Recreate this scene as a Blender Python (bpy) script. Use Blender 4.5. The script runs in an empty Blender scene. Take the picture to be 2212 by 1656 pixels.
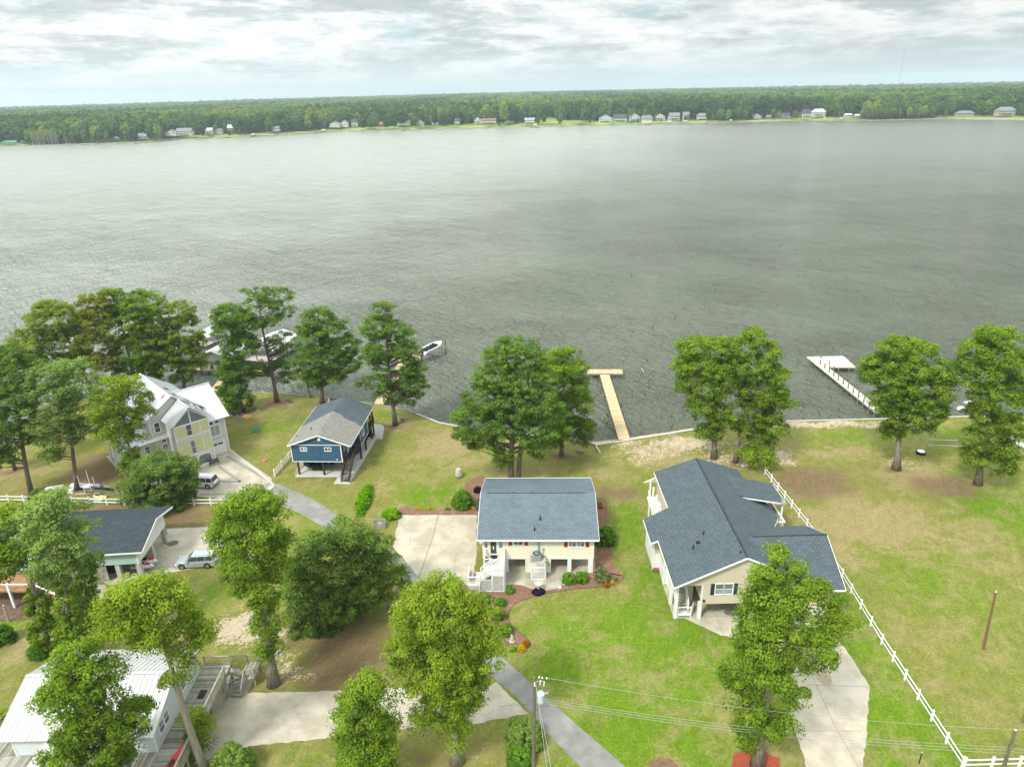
import bpy, bmesh, math, random
import numpy as np
from mathutils import Vector, Matrix
from mathutils.geometry import tessellate_polygon
R_ = random.Random(7)
sc = bpy.context.scene
COL = sc.collection
rad = math.radians

# ---------------------------------------------------------------- camera
CH = 55.0; PIT = rad(22.45); ROLL = rad(1.45); F = 1534.4; CX, CY = 1106.0, 828.0
sp, cp = math.sin(PIT), math.cos(PIT); sa, ca = math.sin(ROLL), math.cos(ROLL)
cf = (0, cp, -sp); cr = (ca, -sa*sp, -sa*cp); cu = (sa, ca*sp, ca*cp)
cam_d = bpy.data.cameras.new('camera'); cam = bpy.data.objects.new('camera', cam_d); COL.objects.link(cam)
cam.matrix_world = Matrix(((cr[0], cu[0], -cf[0], 0), (cr[1], cu[1], -cf[1], 0), (cr[2], cu[2], -cf[2], CH), (0, 0, 0, 1)))
cam_d.sensor_width = 36; cam_d.lens = 36*F/2212; cam_d.clip_end = 60000; cam_d.clip_start = 0.5
sc.camera = cam

# ---------------------------------------------------------------- render settings, sky, sun
sc.render.engine = 'CYCLES'
sc.view_settings.view_transform = 'Standard'
try: sc.view_settings.look = 'None'
except Exception: pass
sc.view_settings.gamma = 1; sc.view_settings.use_curve_mapping = False
sc.view_settings.exposure = 0.69
sc.cycles.max_bounces = 6; sc.cycles.diffuse_bounces = 3; sc.cycles.glossy_bounces = 3
sc.cycles.transmission_bounces = 3; sc.cycles.transparent_max_bounces = 6; sc.cycles.volume_bounces = 0
sc.cycles.use_denoising = True
sc.cycles.caustics_reflective = False; sc.cycles.caustics_refractive = False
SUN_EL, SUN_AZ = rad(50), rad(-140)     # azimuth from +Y towards +X

class N:
    """tiny node-graph helper"""
    def __init__(s, tree): s.t = tree; s.n = tree.nodes; s.l = tree.links; s.n.clear()
    def new(s, typ, **kw):
        n = s.n.new(typ)
        for k, v in kw.items():
            if k.startswith('i_'):
                key = k[2:]; key = int(key) if key.isdigit() else key.replace('_', ' ')
                s.set(n.inputs[key], v)
            else: setattr(n, k, v)
        return n
    def set(s, sock, v):
        if hasattr(v, 'is_output') or isinstance(v, bpy.types.NodeSocket): s.l.new(v, sock)
        else: sock.default_value = v
    def math(s, op, a, b=0.0, clamp=False):
        n = s.n.new('ShaderNodeMath'); n.operation = op; n.use_clamp = clamp
        s.set(n.inputs[0], a); s.set(n.inputs[1], b); return n.outputs[0]
    def vmath(s, op, a, b=(0, 0, 0)):
        n = s.n.new('ShaderNodeVectorMath'); n.operation = op
        s.set(n.inputs[0], a)
        if op == 'SCALE': s.set(n.inputs['Scale'], b)
        else: s.set(n.inputs[1], b)
        return n.outputs[0]
    def noise(s, vec, scale, detail=4, rough=.55, dist=0):
        n = s.n.new('ShaderNodeTexNoise'); s.l.new(vec, n.inputs['Vector'])
        n.inputs['Scale'].default_value = scale; n.inputs['Detail'].default_value = detail
        n.inputs['Roughness'].default_value = rough; n.inputs['Distortion'].default_value = dist
        return n.outputs['Fac']
    def ramp(s, fac, a, b, lo=0.0, hi=1.0):
        n = s.n.new('ShaderNodeMapRange'); n.clamp = True; n.interpolation_type = 'SMOOTHSTEP'
        s.set(n.inputs[0], fac); s.set(n.inputs[1], a); s.set(n.inputs[2], b); s.set(n.inputs[3], lo); s.set(n.inputs[4], hi)
        return n.outputs[0]
    def mix(s, fac, a, b, mode='MIX'):
        n = s.n.new('ShaderNodeMix'); n.data_type = 'RGBA'; n.blend_type = mode
        s.set(n.inputs[0], fac)
        s.set(n.inputs[6], a if not isinstance(a, tuple) else (*a, 1)[:4]); s.set(n.inputs[7], b if not isinstance(b, tuple) else (*b, 1)[:4])
        return n.outputs[2]

world = bpy.data.worlds.new("World"); sc.world = world; world.use_nodes = True
g = N(world.node_tree)
sky = g.new('ShaderNodeTexSky'); sky.sky_type = 'NISHITA'; sky.sun_disc = False
sky.sun_elevation = SUN_EL; sky.sun_rotation = SUN_AZ; sky.air_density = 1.0; sky.dust_density = 1.5
tc = g.new('ShaderNodeTexCoord')
sep = g.new('ShaderNodeSeparateXYZ'); g.l.new(tc.outputs['Generated'], sep.inputs[0])
zz = g.math('ADD', g.math('MAXIMUM', sep.outputs[2], 0.0), 0.045)
px_ = g.math('DIVIDE', sep.outputs[0], zz); py_ = g.math('DIVIDE', sep.outputs[1], zz)
cmb = g.new('ShaderNodeCombineXYZ'); g.l.new(px_, cmb.inputs[0]); g.l.new(py_, cmb.inputs[1])
P = g.vmath('MULTIPLY', cmb.outputs[0], (1.0, 1.0, 1))
Dv = g.vmath('MULTIPLY', tc.outputs['Generated'], (5.2, 5.2, 26.0))   # banks of cloud seen edge-on
n1 = g.noise(g.vmath('MULTIPLY', tc.outputs['Generated'], (5.5, 5.5, 38.0)), 1.0, 7, .60, .5)
n2 = g.noise(g.vmath('ADD', Dv, (7.3, 2.1, 4)), 1.1, 10, .66, .15)
n3 = g.noise(g.vmath('ADD', P, (3.3, 8.1, 9)), 0.30, 5, .55, .3)
n4 = g.noise(g.vmath('ADD', g.vmath('MULTIPLY', Dv, (1.9, 1.9, 1.6)), (1.3, 5.1, 2)), 1.6, 9, .70, .1)
gap = g.ramp(n1, .54, .66)
und = g.ramp(g.math('ADD', g.math('MULTIPLY', n2, .70), g.math('MULTIPLY', n3, .30)), .48, .575)
low = g.ramp(sep.outputs[2], -0.005, 0.06)     # near the horizon the layers merge into pale haze
cloud = g.mix(g.ramp(n4, .36, .60), (4.7, 5.05, 5.1), (6.5, 6.6, 6.5))
cloud = g.mix(g.math('MULTIPLY', und, .72), cloud, (2.7, 3.2, 3.3))
skyc = g.mix(.75, sky.outputs[0], (2.8, 4.2, 4.6))
full = g.mix(g.math('MULTIPLY', gap, .60), cloud, skyc)
hz = g.mix(low, (4.9, 5.4, 5.45), full)
bright = g.ramp(sep.outputs[2], 0.2, 0.8, 1.0, 2.4)   # an overcast sky is brighter overhead
leftward = g.vmath('DOT_PRODUCT', tc.outputs['Generated'], (math.sin(rad(-75)), math.cos(rad(-75)), 0))   # sky brightened to the left, off the sun's bearing, to lift the water
lw_ = world.node_tree.nodes[-1].outputs['Value']
bright = g.math('MULTIPLY', bright, g.ramp(lw_, -.7, 1.0, .88, 1.18))
hz = g.mix(1.0, hz, g.new('ShaderNodeCombineXYZ', i_0=bright, i_1=bright, i_2=bright).outputs[0], 'MULTIPLY')
bg = g.new('ShaderNodeBackground'); g.l.new(hz, bg.inputs[0]); bg.inputs[1].default_value = 0.1
out = g.new('ShaderNodeOutputWorld'); g.l.new(bg.outputs[0], out.inputs[0])

sun_d = bpy.data.lights.new('sun', 'SUN'); sun_d.energy = 2.4; sun_d.angle = rad(9); sun_d.color = (1, .965, .9)
sun = bpy.data.objects.new('sun', sun_d); COL.objects.link(sun)
sv = Vector((math.sin(SUN_AZ)*math.cos(SUN_EL), math.cos(SUN_AZ)*math.cos(SUN_EL), math.sin(SUN_EL)))
sun.rotation_euler = sv.to_track_quat('Z', 'Y').to_euler()

# ---------------------------------------------------------------- geometry helpers
def ray(x, y):
    a = x-CX; b = CY-y
    return tuple(cr[i]*a+cu[i]*b+cf[i]*F for i in range(3))
def G(x, y, z=0.0):
    """ground point seen at survey pixel (x, y) on the level z"""
    d = ray(x, y); t = (z-CH)/d[2]; return (d[0]*t, d[1]*t)
def V(x, y, Y):
    """point on the vertical plane y = Y"""
    d = ray(x, y); t = Y/d[1]; return (d[0]*t, Y, CH+d[2]*t)
def G3(x, y, z=0.0):
    p = G(x, y, z); return (p[0], p[1], z)
def crop(ox, oy, w, cw):
    s = w/cw
    return lambda x, y: ((ox+x*s)/1.3562, (oy+y*s)/1.3562)

class MB:
    def __init__(s): s.v = []; s.f = []
    def add(s, vs, fs):
        o = len(s.v); s.v += [tuple(v) for v in vs]; s.f += [tuple(i+o for i in f) for f in fs]; return s
    def box(s, x0, x1, y0, y1, z0, z1):
        vs = [(x, y, z) for z in (z0, z1) for y in (y0, y1) for x in (x0, x1)]
        return s.add(vs, [(0, 2, 3, 1), (4, 5, 7, 6), (0, 1, 5, 4), (2, 6, 7, 3), (0, 4, 6, 2), (1, 3, 7, 5)])
    def hexa(s, b, t):   # bottom quad, top quad (same winding, ccw from above)
        return s.add(list(b)+list(t), [(3, 2, 1, 0), (4, 5, 6, 7), (0, 1, 5, 4), (1, 2, 6, 5), (2, 3, 7, 6), (3, 0, 4, 7)])
    def slab(s, pts, t):  # polygon with thickness t downwards
        n = len(pts); top = [Vector(p) for p in pts]; bot = [Vector((p[0], p[1], p[2]-t)) for p in pts]
        tris = tessellate_polygon([top]); fs = []
        nz = sum((top[i].x*top[(i+1) % n].y-top[(i+1) % n].x*top[i].y) for i in range(n))
        for a, b, c in tris:
            k = (top[b]-top[a]).cross(top[c]-top[a]).z
            if k < 0: b, c = c, b
            fs += [(a, b, c), (c+n, b+n, a+n)]
        for i in range(n):
            j = (i+1) % n
            fs.append((i, i+n, j+n, j) if nz > 0 else (j, j+n, i+n, i))
        return s.add(top+bot, fs)
    def poly(s, pts):
        top = [Vector(p) for p in pts]
        fs = []
        for a, b, c in tessellate_polygon([top]): fs.append((a, b, c))
        return s.add(top, fs)
    def cyl(s, p0, p1, r0, r1=None, n=8, caps=True):
        r1 = r0 if r1 is None else r1
        p0 = Vector(p0); p1 = Vector(p1); d = (p1-p0).normalized()
        u = d.orthogonal().normalized(); w = d.cross(u)
        vs = []
        for p, r in ((p0, r0), (p1, r1)):
            for k in range(n):
                a = 2*math.pi*k/n; vs.append(p+u*math.cos(a)*r+w*math.sin(a)*r)
        fs = [(k, (k+1) % n, n+(k+1) % n, n+k) for k in range(n)]
        if caps: fs += [tuple(range(n-1, -1, -1)), tuple(range(n, 2*n))]
        return s.add(vs, fs)
    def tube(s, pts, radii, n=7):
        pts = [Vector(p) for p in pts]; m = len(pts); vs = []; 
        u = None
        for i, p in enumerate(pts):
            d = (pts[min(i+1, m-1)]-pts[max(i-1, 0)]).normalized()
            if u is None: u = d.orthogonal().normalized()
            u = (u-d*u.dot(d)).normalized(); w = d.cross(u)
            for k in range(n):
                a = 2*math.pi*k/n; vs.append(p+(u*math.cos(a)+w*math.sin(a))*radii[i])
        fs = [(i*n+k, i*n+(k+1) % n, (i+1)*n+(k+1) % n, (i+1)*n+k) for i in range(m-1) for k in range(n)]
        fs += [tuple(range(n-1, -1, -1)), tuple(range((m-1)*n, m*n))]
        return s.add(vs, fs)
    def beam(s, p0, p1, w, h):
        """rectangular bar from p0 to p1, w across (horizontal), h tall"""
        p0 = Vector(p0); p1 = Vector(p1); d = (p1-p0).normalized()
        sd = d.cross(Vector((0, 0, 1)))
        if sd.length < 1e-4: sd = Vector((1, 0, 0))
        sd.normalize(); up = sd.cross(d).normalized()
        vs = [p+sd*a*w/2+up*b*h/2 for p in (p0, p1) for b in (-1, 1) for a in (-1, 1)]
        return s.add(vs, [(0, 1, 3, 2), (4, 6, 7, 5), (0, 4, 5, 1), (2, 3, 7, 6), (0, 2, 6, 4), (1, 5, 7, 3)])
    def fbox(s, W, u0, u1, z0, z1, d0, d1):
        vs = [W(u, d, z) for z in (z0, z1) for d in (d0, d1) for u in (u0, u1)]
        return s.add(vs, [(0, 2, 3, 1), (4, 5, 7, 6), (0, 1, 5, 4), (2, 6, 7, 3), (0, 4, 6, 2), (1, 3, 7, 5)])
    def loft(s, rings, cap=True):
        n = len(rings[0]); vs = [p for r in rings for p in r]
        fs = [(i*n+k, i*n+(k+1) % n, (i+1)*n+(k+1) % n, (i+1)*n+k) for i in range(len(rings)-1) for k in range(n)]
        if cap: fs += [tuple(range(n-1, -1, -1)), tuple(range((len(rings)-1)*n, len(rings)*n))]
        return s.add(vs, fs)
    def lathe(s, prof, c=(0, 0, 0), n=14):
        rings = [[(c[0]+r*math.cos(2*math.pi*k/n), c[1]+r*math.sin(2*math.pi*k/n), c[2]+z) for k in range(n)] for r, z in prof]
        return s.loft(rings)
    def mesh(s, name, mt, smooth=False):
        me = bpy.data.meshes.new(name); me.from_pydata(s.v, [], s.f)
        if mt is not None: me.materials.append(mt)
        if smooth:
            for p in me.polygons: p.use_smooth = True
        me.update(); return me
    def build(s, name, mt, parent=None, kind=None, smooth=False, loc=None, rz=None, fix=False):
        me = s.mesh(name, mt, smooth)
        if fix:
            bm = bmesh.new(); bm.from_mesh(me); bmesh.ops.recalc_face_normals(bm, faces=bm.faces); bm.to_mesh(me); bm.free()
        o = bpy.data.objects.new(name, me); COL.objects.link(o)
        if parent is not None: o.parent = parent
        if kind: o['kind'] = kind
        if loc: o.location = loc
        if rz is not None: o.rotation_euler = (0, 0, rz)
        return o
def wallframe(ox, oy, ang):
    """u runs along ang, d points outward (to the right-hand side of u)"""
    c, s_ = math.cos(ang), math.sin(ang)
    return lambda u, d, z: (ox+c*u+s_*d, oy+s_*u-c*d, z)
def tag(o, label=None, cat=None, group=None, kind=None):
    if label: o['label'] = label
    if cat: o['category'] = cat
    if group: o['group'] = group
    if kind: o['kind'] = kind
    return o
def thing(name, label, cat, loc=(0, 0, 0), rz=0.0, group=None):
    o = bpy.data.objects.new(name, None); COL.objects.link(o); o.location = loc; o.rotation_euler = (0, 0, rz)
    o.empty_display_size = .3
    return tag(o, label, cat, group)
def copy_tree(o, parent=None):
    c = o.copy(); COL.objects.link(c)
    if parent is not None: c.parent = parent
    for ch in list(o.children): copy_tree(ch, c)
    return c
def share(name, me, parent, loc=(0, 0, 0), rz=0.0):
    o = bpy.data.objects.new(name, me); COL.objects.link(o); o.parent = parent; o.location = loc; o.rotation_euler = (0, 0, rz)
    return o
def np_mesh(name, verts, tris, mt, tint=None, smooth=False):
    me = bpy.data.meshes.new(name); nv = len(verts); nt = len(tris)
    me.vertices.add(nv); me.vertices.foreach_set('co', np.asarray(verts, np.float32).ravel())
    me.loops.add(nt*3); me.loops.foreach_set('vertex_index', np.asarray(tris, np.int32).ravel())
    me.polygons.add(nt); me.polygons.foreach_set('loop_start', np.arange(0, nt*3, 3, dtype=np.int32))
    if mt: me.materials.append(mt)
    if tint is not None:
        a = me.attributes.new('tint', 'FLOAT', 'POINT'); a.data.foreach_set('value', np.asarray(tint, np.float32))
    me.update(calc_edges=True); me.validate()
    if smooth: me.polygons.foreach_set('use_smooth', np.ones(nt, bool))
    return me
def add_obj(name, me, parent=None, kind=None):
    o = bpy.data.objects.new(name, me); COL.objects.link(o)
    if parent is not None: o.parent = parent
    if kind: o['kind'] = kind
    return o

# ---------------------------------------------------------------- materials
def mat(name, c, c2=None, nscale=2.0, nrange=(.35, .65), rough=.8, bump=0, bscale=20, metal=0, spec=.3, wave=None, c3=None, brick=None, stretch=(1, 1, 1), worldpos=False):
    m = bpy.data.materials.new(name); m.use_nodes = True; g = N(m.node_tree)
    b = g.new('ShaderNodeBsdfPrincipled'); o = g.new('ShaderNodeOutputMaterial'); g.l.new(b.outputs[0], o.inputs[0])
    b.inputs['Roughness'].default_value = rough; b.inputs['Metallic'].default_value = metal
    b.inputs['Specular IOR Level'].default_value = spec
    if worldpos: co = g.new('ShaderNodeNewGeometry').outputs['Position']
    else: co = g.new('ShaderNodeTexCoord').outputs['Object']
    sco = g.vmath('MULTIPLY', co, stretch) if stretch != (1, 1, 1) else co
    col = None
    if c2 is not None:
        col = g.mix(g.ramp(g.noise(sco, nscale, 6, .6), nrange[0], nrange[1]), c, c2)
        if c3 is not None:
            col = g.mix(g.ramp(g.noise(g.vmath('ADD', sco, (5, 9, 3)), nscale*.35, 4, .6), .52, .68), col, c3)
    hgt = None
    if brick:                       # (axis order, width, row height, dark factor)
        sx = g.new('ShaderNodeSeparateXYZ'); g.l.new(co, sx.inputs[0])
        cb = g.new('ShaderNodeCombineXYZ')
        ax = brick[0]; g.l.new(sx.outputs['xyz'.index(ax[0])], cb.inputs[0]); g.l.new(sx.outputs['xyz'.index(ax[1])], cb.inputs[1])
        bt = g.new('ShaderNodeTexBrick'); g.l.new(cb.outputs[0], bt.inputs[0])
        bt.inputs['Scale'].default_value = 1; bt.inputs['Brick Width'].default_value = brick[1]; bt.inputs['Row Height'].default_value = brick[2]
        bt.inputs['Mortar Size'].default_value = brick[2]*.13; bt.inputs['Color1'].default_value = (1, 1, 1, 1); bt.inputs['Color2'].default_value = (brick[3],)*3+(1,)
        bt.inputs['Mortar'].default_value = (.45, .45, .45, 1); bt.inputs['Bias'].default_value = 0
        base = col if col is not None else (*c, 1)
        col = g.mix(1.0, base, bt.outputs['Color'], 'MULTIPLY')
    if wave:                        # (axis, period, depth): ridges in the bump and a faint joint line
        sx = g.new('ShaderNodeSeparateXYZ'); g.l.new(co, sx.inputs[0])
        t = g.math('FRACT', g.math('DIVIDE', sx.outputs['xyz'.index(wave[0])], wave[1]))
        line = g.ramp(g.math('ABSOLUTE', g.math('SUBTRACT', t, .5)), .36, .49)
        base = col if col is not None else (*c, 1)
        col = g.mix(g.math('MULTIPLY', line, wave[2]), base, g.mix(1.0, base, (.45, .45, .45), 'MULTIPLY'))
        hgt = g.math('SUBTRACT', 1.0, line)
    if col is None: b.inputs['Base Color'].default_value = (*c, 1)
    else: g.l.new(col, b.inputs['Base Color'])
    if bump:
        bn = g.new('ShaderNodeBump', i_Strength=bump, i_Distance=.05); h = g.noise(sco, bscale, 5, .6)
        if hgt is not None: h = g.math('ADD', g.math('MULTIPLY', hgt, .6), h)
        g.l.new(h, bn.inputs['Height']); g.l.new(bn.outputs[0], b.inputs['Normal'])
    return m
M = {}
M['white'] = mat('white_paint', (.78, .79, .78), (.70, .71, .69), 1.5, rough=.6, bump=.05, bscale=6)
M['trim'] = mat('white_trim', (.80, .80, .79), rough=.55)
M['vinyl'] = mat('white_vinyl', (.83, .83, .82), (.76, .77, .74), 3, rough=.4)
M['cream'] = mat('cream_siding', (.82, .79, .63), (.80, .76, .59), .8, rough=.65, wave=('z', .115, .22), bump=.1, bscale=4)
M['tan_siding'] = mat('tan_siding', (.60, .545, .42), (.57, .51, .39), .7, rough=.65, wave=('z', .115, .38), bump=.1)
M['blue_siding'] = mat('blue_siding', (.045, .115, .20), (.035, .095, .17), 1.2, rough=.6, wave=('x', .2, .5), bump=.1)
M['mint_siding'] = mat('mint_siding', (.42, .58, .52), (.39, .54, .48), .7, rough=.6, wave=('z', .15, .3), bump=.1)
M['gray_siding'] = mat('gray_siding', (.60, .60, .585), (.57, .57, .55), .7, rough=.65, wave=('z', .13, .25), bump=.1)
M['white_siding'] = mat('white_siding', (.66, .71, .72), (.62, .67, .68), .7, rough=.6, wave=('z', .13, .2), bump=.1)
M['yellow_board'] = mat('yellow_board', (.62, .60, .33), (.58, .56, .31), 1.4, rough=.85)
M['red'] = mat('red_shutter', (.42, .012, .012), rough=.5)
M['navy'] = mat('navy_shutter', (.02, .035, .055), rough=.5)
M['roof_blue'] = mat('blue_shingle', (.160, .208, .240), (.142, .186, .216), .5, rough=.9, bump=.5, bscale=30, brick=('xy', .55, .27, .80), c3=(.172, .218, .248))
M['roof_gray'] = mat('charcoal_shingle', (.108, .138, .154), (.092, .120, .134), .8, rough=.9, bump=.5, bscale=30, brick=('yx', .5, .24, .76))
M['roof_grayx'] = mat('charcoal_shingle_wing', (.108, .138, .154), (.092, .120, .134), .8, rough=.9, bump=.5, bscale=30, brick=('xy', .5, .24, .76))
M['roof_dark'] = mat('dark_shingle', (.06, .08, .09), (.045, .06, .07), 2.0, rough=.9, bump=.6, bscale=25, brick=('xy', .4, .2, .7))
M['roof_worn'] = mat('weathered_shingle', (.30, .29, .25), (.25, .245, .22), 1.6, rough=.95, bump=.4, bscale=30, brick=('yx', .4, .17, .8))
M['metal_roof'] = mat('galvanised_roof', (.54, .56, .57), (.48, .50, .51), .6, rough=.38, metal=.1, spec=.5)
M['white_metal'] = mat('white_metal_roof', (.54, .54, .525), (.48, .48, .465), .5, rough=.35, spec=.5)
M['rust'] = mat('rusty_steel', (.20, .075, .03), (.30, .16, .09), 4, rough=.8)
M['concrete'] = mat('pale_concrete', (.46, .415, .325), (.36, .32, .245), .45, (.38, .62), rough=.9, bump=.2, bscale=12, c3=(.50, .455, .37), worldpos=True)
M['concrete2'] = mat('stained_concrete', (.40, .37, .29), (.30, .28, .21), .9, (.35, .65), rough=.9, bump=.2, bscale=12, c3=(.48, .44, .35), worldpos=True)
M['concrete_new'] = mat('fresh_concrete', (.48, .48, .43), (.43, .43, .39), .6, rough=.9, bump=.1, worldpos=True)
M['conc_band'] = mat('exposed_aggregate', (.27, .26, .23), (.23, .22, .20), 3, rough=.9, bump=.3, bscale=40, worldpos=True)
M['asphalt'] = mat('worn_asphalt', (.235, .235, .215), (.19, .19, .175), .8, rough=.92, bump=.3, bscale=30, c3=(.28, .275, .25), worldpos=True)
M['joint'] = mat('joint_line', (.16, .14, .11), rough=.95)
M['rustjoint'] = mat('rusty_joint', (.28, .17, .08), (.17, .13, .09), 2, rough=.95, worldpos=True)
M['oil'] = mat('oil_stain', (.13, .11, .085), (.17, .15, .12), 3, rough=.8, worldpos=True)
M['damp'] = mat('damp_stain', (.30, .25, .18), (.34, .29, .22), 3, rough=.8, worldpos=True)
M['mulch'] = mat('pine_straw_mulch', (.24, .13, .085), (.17, .09, .06), 5, (.35, .65), rough=.95, bump=.8, bscale=40, c3=(.30, .18, .12), worldpos=True)
M['redmulch'] = mat('red_mulch', (.36, .075, .035), (.24, .05, .03), 6, rough=.95, bump=.8, bscale=40, worldpos=True)
M['edging'] = mat('black_edging', (.03, .028, .025), rough=.7)
M['wood_new'] = mat('new_lumber', (.52, .38, .19), (.45, .31, .15), 3, rough=.8, stretch=(1, 1, 1))
M['wood_dock'] = mat('grey_dock_board', (.50, .44, .37), (.42, .37, .31), 2.5, rough=.85)
M['wood_pale'] = mat('bleached_dock_board', (.64, .58, .53), (.56, .50, .45), 2, rough=.85)
M['wood_old'] = mat('weathered_deck_wood', (.40, .38, .32), (.22, .20, .15), 1.6, (.3, .7), rough=.9, c3=(.47, .45, .39), stretch=(1, 1, 1))
M['wood_rail'] = mat('weathered_rail_wood', (.38, .37, .29), (.28, .27, .20), 3, rough=.9)
M['wood_dark'] = mat('dark_stained_wood', (.045, .035, .028), (.07, .05, .035), 3, rough=.8)
M['piling'] = mat('tarred_piling', (.13, .115, .08), (.07, .06, .045), 2, rough=.9)
M['pile_green'] = mat('treated_piling', (.22, .22, .14), (.14, .13, .09), 2, rough=.9)
M['pole'] = mat('pole_wood', (.21, .19, .13), (.13, .11, .075), 3, rough=.9, stretch=(4, 4, .5), bump=.3)
M['bark'] = mat('grey_brown_bark', (.27, .235, .19), (.15, .125, .10), 3, rough=.95, bump=.8, bscale=8, stretch=(2, 2, .4))
M['bark_pine'] = mat('pine_bark', (.22, .17, .135), (.12, .095, .075), 4, rough=.95, bump=.8, bscale=8, stretch=(2, 2, .5))
M['bark_pale'] = mat('pale_cypress_bark', (.36, .33, .28), (.23, .21, .175), 3, rough=.95, bump=.6, bscale=8, stretch=(3, 3, .3))
M['glass'] = mat('window_glass', (.035, .045, .05), (.07, .08, .085), 1.2, rough=.12, spec=.8)
M['glass_pale'] = mat('curtained_glass', (.34, .38, .38), (.25, .29, .30), 2.2, rough=.18, spec=.8)
M['glass_mid'] = mat('blind_glass', (.16, .19, .20), (.11, .13, .14), 1.5, rough=.15, spec=.8)
M['black'] = mat('black_plastic', (.015, .016, .017), rough=.5)
M['rubber'] = mat('tyre_rubber', (.018, .018, .018), rough=.85)
M['chrome'] = mat('alloy', (.45, .46, .47), rough=.3, metal=.8)
M['car_white'] = mat('white_car_paint', (.74, .74, .72), rough=.18, spec=.6)
M['car_silver'] = mat('silver_car_paint', (.44, .50, .52), rough=.22, metal=.35, spec=.6)
M['hull'] = mat('white_gelcoat', (.76, .77, .77), rough=.25, spec=.5)
M['cover'] = mat('dark_boat_cover', (.02, .027, .035), rough=.7)
M['steel'] = mat('galvanised_steel', (.33, .36, .36), rough=.45, metal=.5)
M['iron'] = mat('dark_iron', (.03, .035, .04), rough=.5)
M['ac'] = mat('heat_pump_grey', (.30, .33, .35), rough=.5)
M['transf'] = mat('transformer_paint', (.50, .60, .65), rough=.4)
M['porcelain'] = mat('porcelain', (.75, .77, .80), rough=.25)
M['wire'] = mat('bare_wire', (.33, .34, .29), rough=.5)
M['red_kayak'] = mat('red_kayak', (.50, .02, .02), (.60, .05, .03), .6, rough=.4)
M['teal'] = mat('teal_kayak', (.03, .30, .34), rough=.4)
M['lime'] = mat('lime_kayak', (.13, .45, .10), rough=.4)
M['yellow'] = mat('yellow_hull', (.70, .58, .20), rough=.4)
M['purple'] = mat('purple_tarp', (.17, .09, .33), (.42, .38, .60), 1.2, rough=.6)
M['lav'] = mat('lavender_tarp', (.45, .44, .60), (.60, .60, .68), 1.5, rough=.6)
M['blue_seat'] = mat('blue_seat', (.015, .14, .42), rough=.5)
M['green_lid'] = mat('green_lid', (.04, .17, .10), rough=.6)
M['pink'] = mat('pink_toy', (.70, .13, .17), rough=.5)
M['stone'] = mat('pale_stone', (.50, .48, .42), (.42, .40, .35), 3, rough=.9, bump=.3)
M['boulder'] = mat('grey_boulder', (.26, .26, .25), (.20, .20, .19), 3, rough=.95, bump=.5)
M['pallet'] = mat('fresh_pine', (.62, .36, .12), (.55, .30, .09), 3, rough=.8)
M['plum'] = mat('purple_leaves', (.022, .012, .035), (.04, .02, .05), 3, rough=.7)
M['dirt'] = mat('bare_dirt', (.19, .12, .08), (.11, .07, .05), 2, rough=.95, bump=.5, worldpos=True)
M['sandm'] = mat('beach_sand', (.52, .43, .30), (.43, .34, .22), .8, rough=.95, bump=.3, bscale=6, worldpos=True)
M['leafbrown'] = mat('brown_leaves', (.20, .12, .07), (.13, .08, .05), 3, rough=.9)
M['brickred'] = mat('red_brick', (.20, .07, .05), rough=.9)
M['deckorange'] = mat('cedar_deck', (.34, .18, .10), (.28, .15, .08), 2, rough=.85)
M['flagred'] = mat('flag_red', (.5, .03, .04), rough=.8)
M['w1'] = mat('lumber_a', (.55, .43, .26), (.49, .37, .21), 2, rough=.8); M['w2'] = mat('lumber_b', (.48, .36, .20), rough=.85); M['w3'] = mat('lumber_c', (.60, .48, .31), rough=.8)
M['g1'] = mat('grey_board_a', (.62, .57, .52), (.55, .50, .45), 2, rough=.85); M['g2'] = mat('grey_board_b', (.55, .50, .46), rough=.85); M['g3'] = mat('grey_board_c', (.68, .63, .58), rough=.85)
M['o1'] = mat('old_board_a', (.34, .325, .27), (.27, .255, .20), 3, rough=.9); M['o2'] = mat('old_board_b', (.24, .225, .17), (.18, .165, .12), 3, rough=.9); M['o3'] = mat('old_board_c', (.44, .425, .37), (.36, .35, .30), 3, rough=.9)
def flat(name, c, rough=.7):
    if name not in M: M[name] = mat(name, c, rough=rough)
    return M[name]

def leaf_mat(name, dark, light, trans=.45):
    m = bpy.data.materials.new(name); m.use_nodes = True; g = N(m.node_tree)
    at = g.new('ShaderNodeAttribute', attribute_name='tint')
    oi = g.new('ShaderNodeObjectInfo')
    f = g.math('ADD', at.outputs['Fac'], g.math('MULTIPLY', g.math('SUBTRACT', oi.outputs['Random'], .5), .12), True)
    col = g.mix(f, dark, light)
    d = g.new('ShaderNodeBsdfDiffuse'); g.l.new(col, d.inputs[0])
    t = g.new('ShaderNodeBsdfTranslucent'); g.l.new(g.mix(1.0, col, (1.0, 1.05, .55), 'MULTIPLY'), t.inputs[0])
    mx = g.new('ShaderNodeMixShader'); mx.inputs[0].default_value = trans
    g.l.new(d.outputs[0], mx.inputs[1]); g.l.new(t.outputs[0], mx.inputs[2])
    o = g.new('ShaderNodeOutputMaterial'); g.l.new(mx.outputs[0], o.inputs[0]); return m
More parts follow.
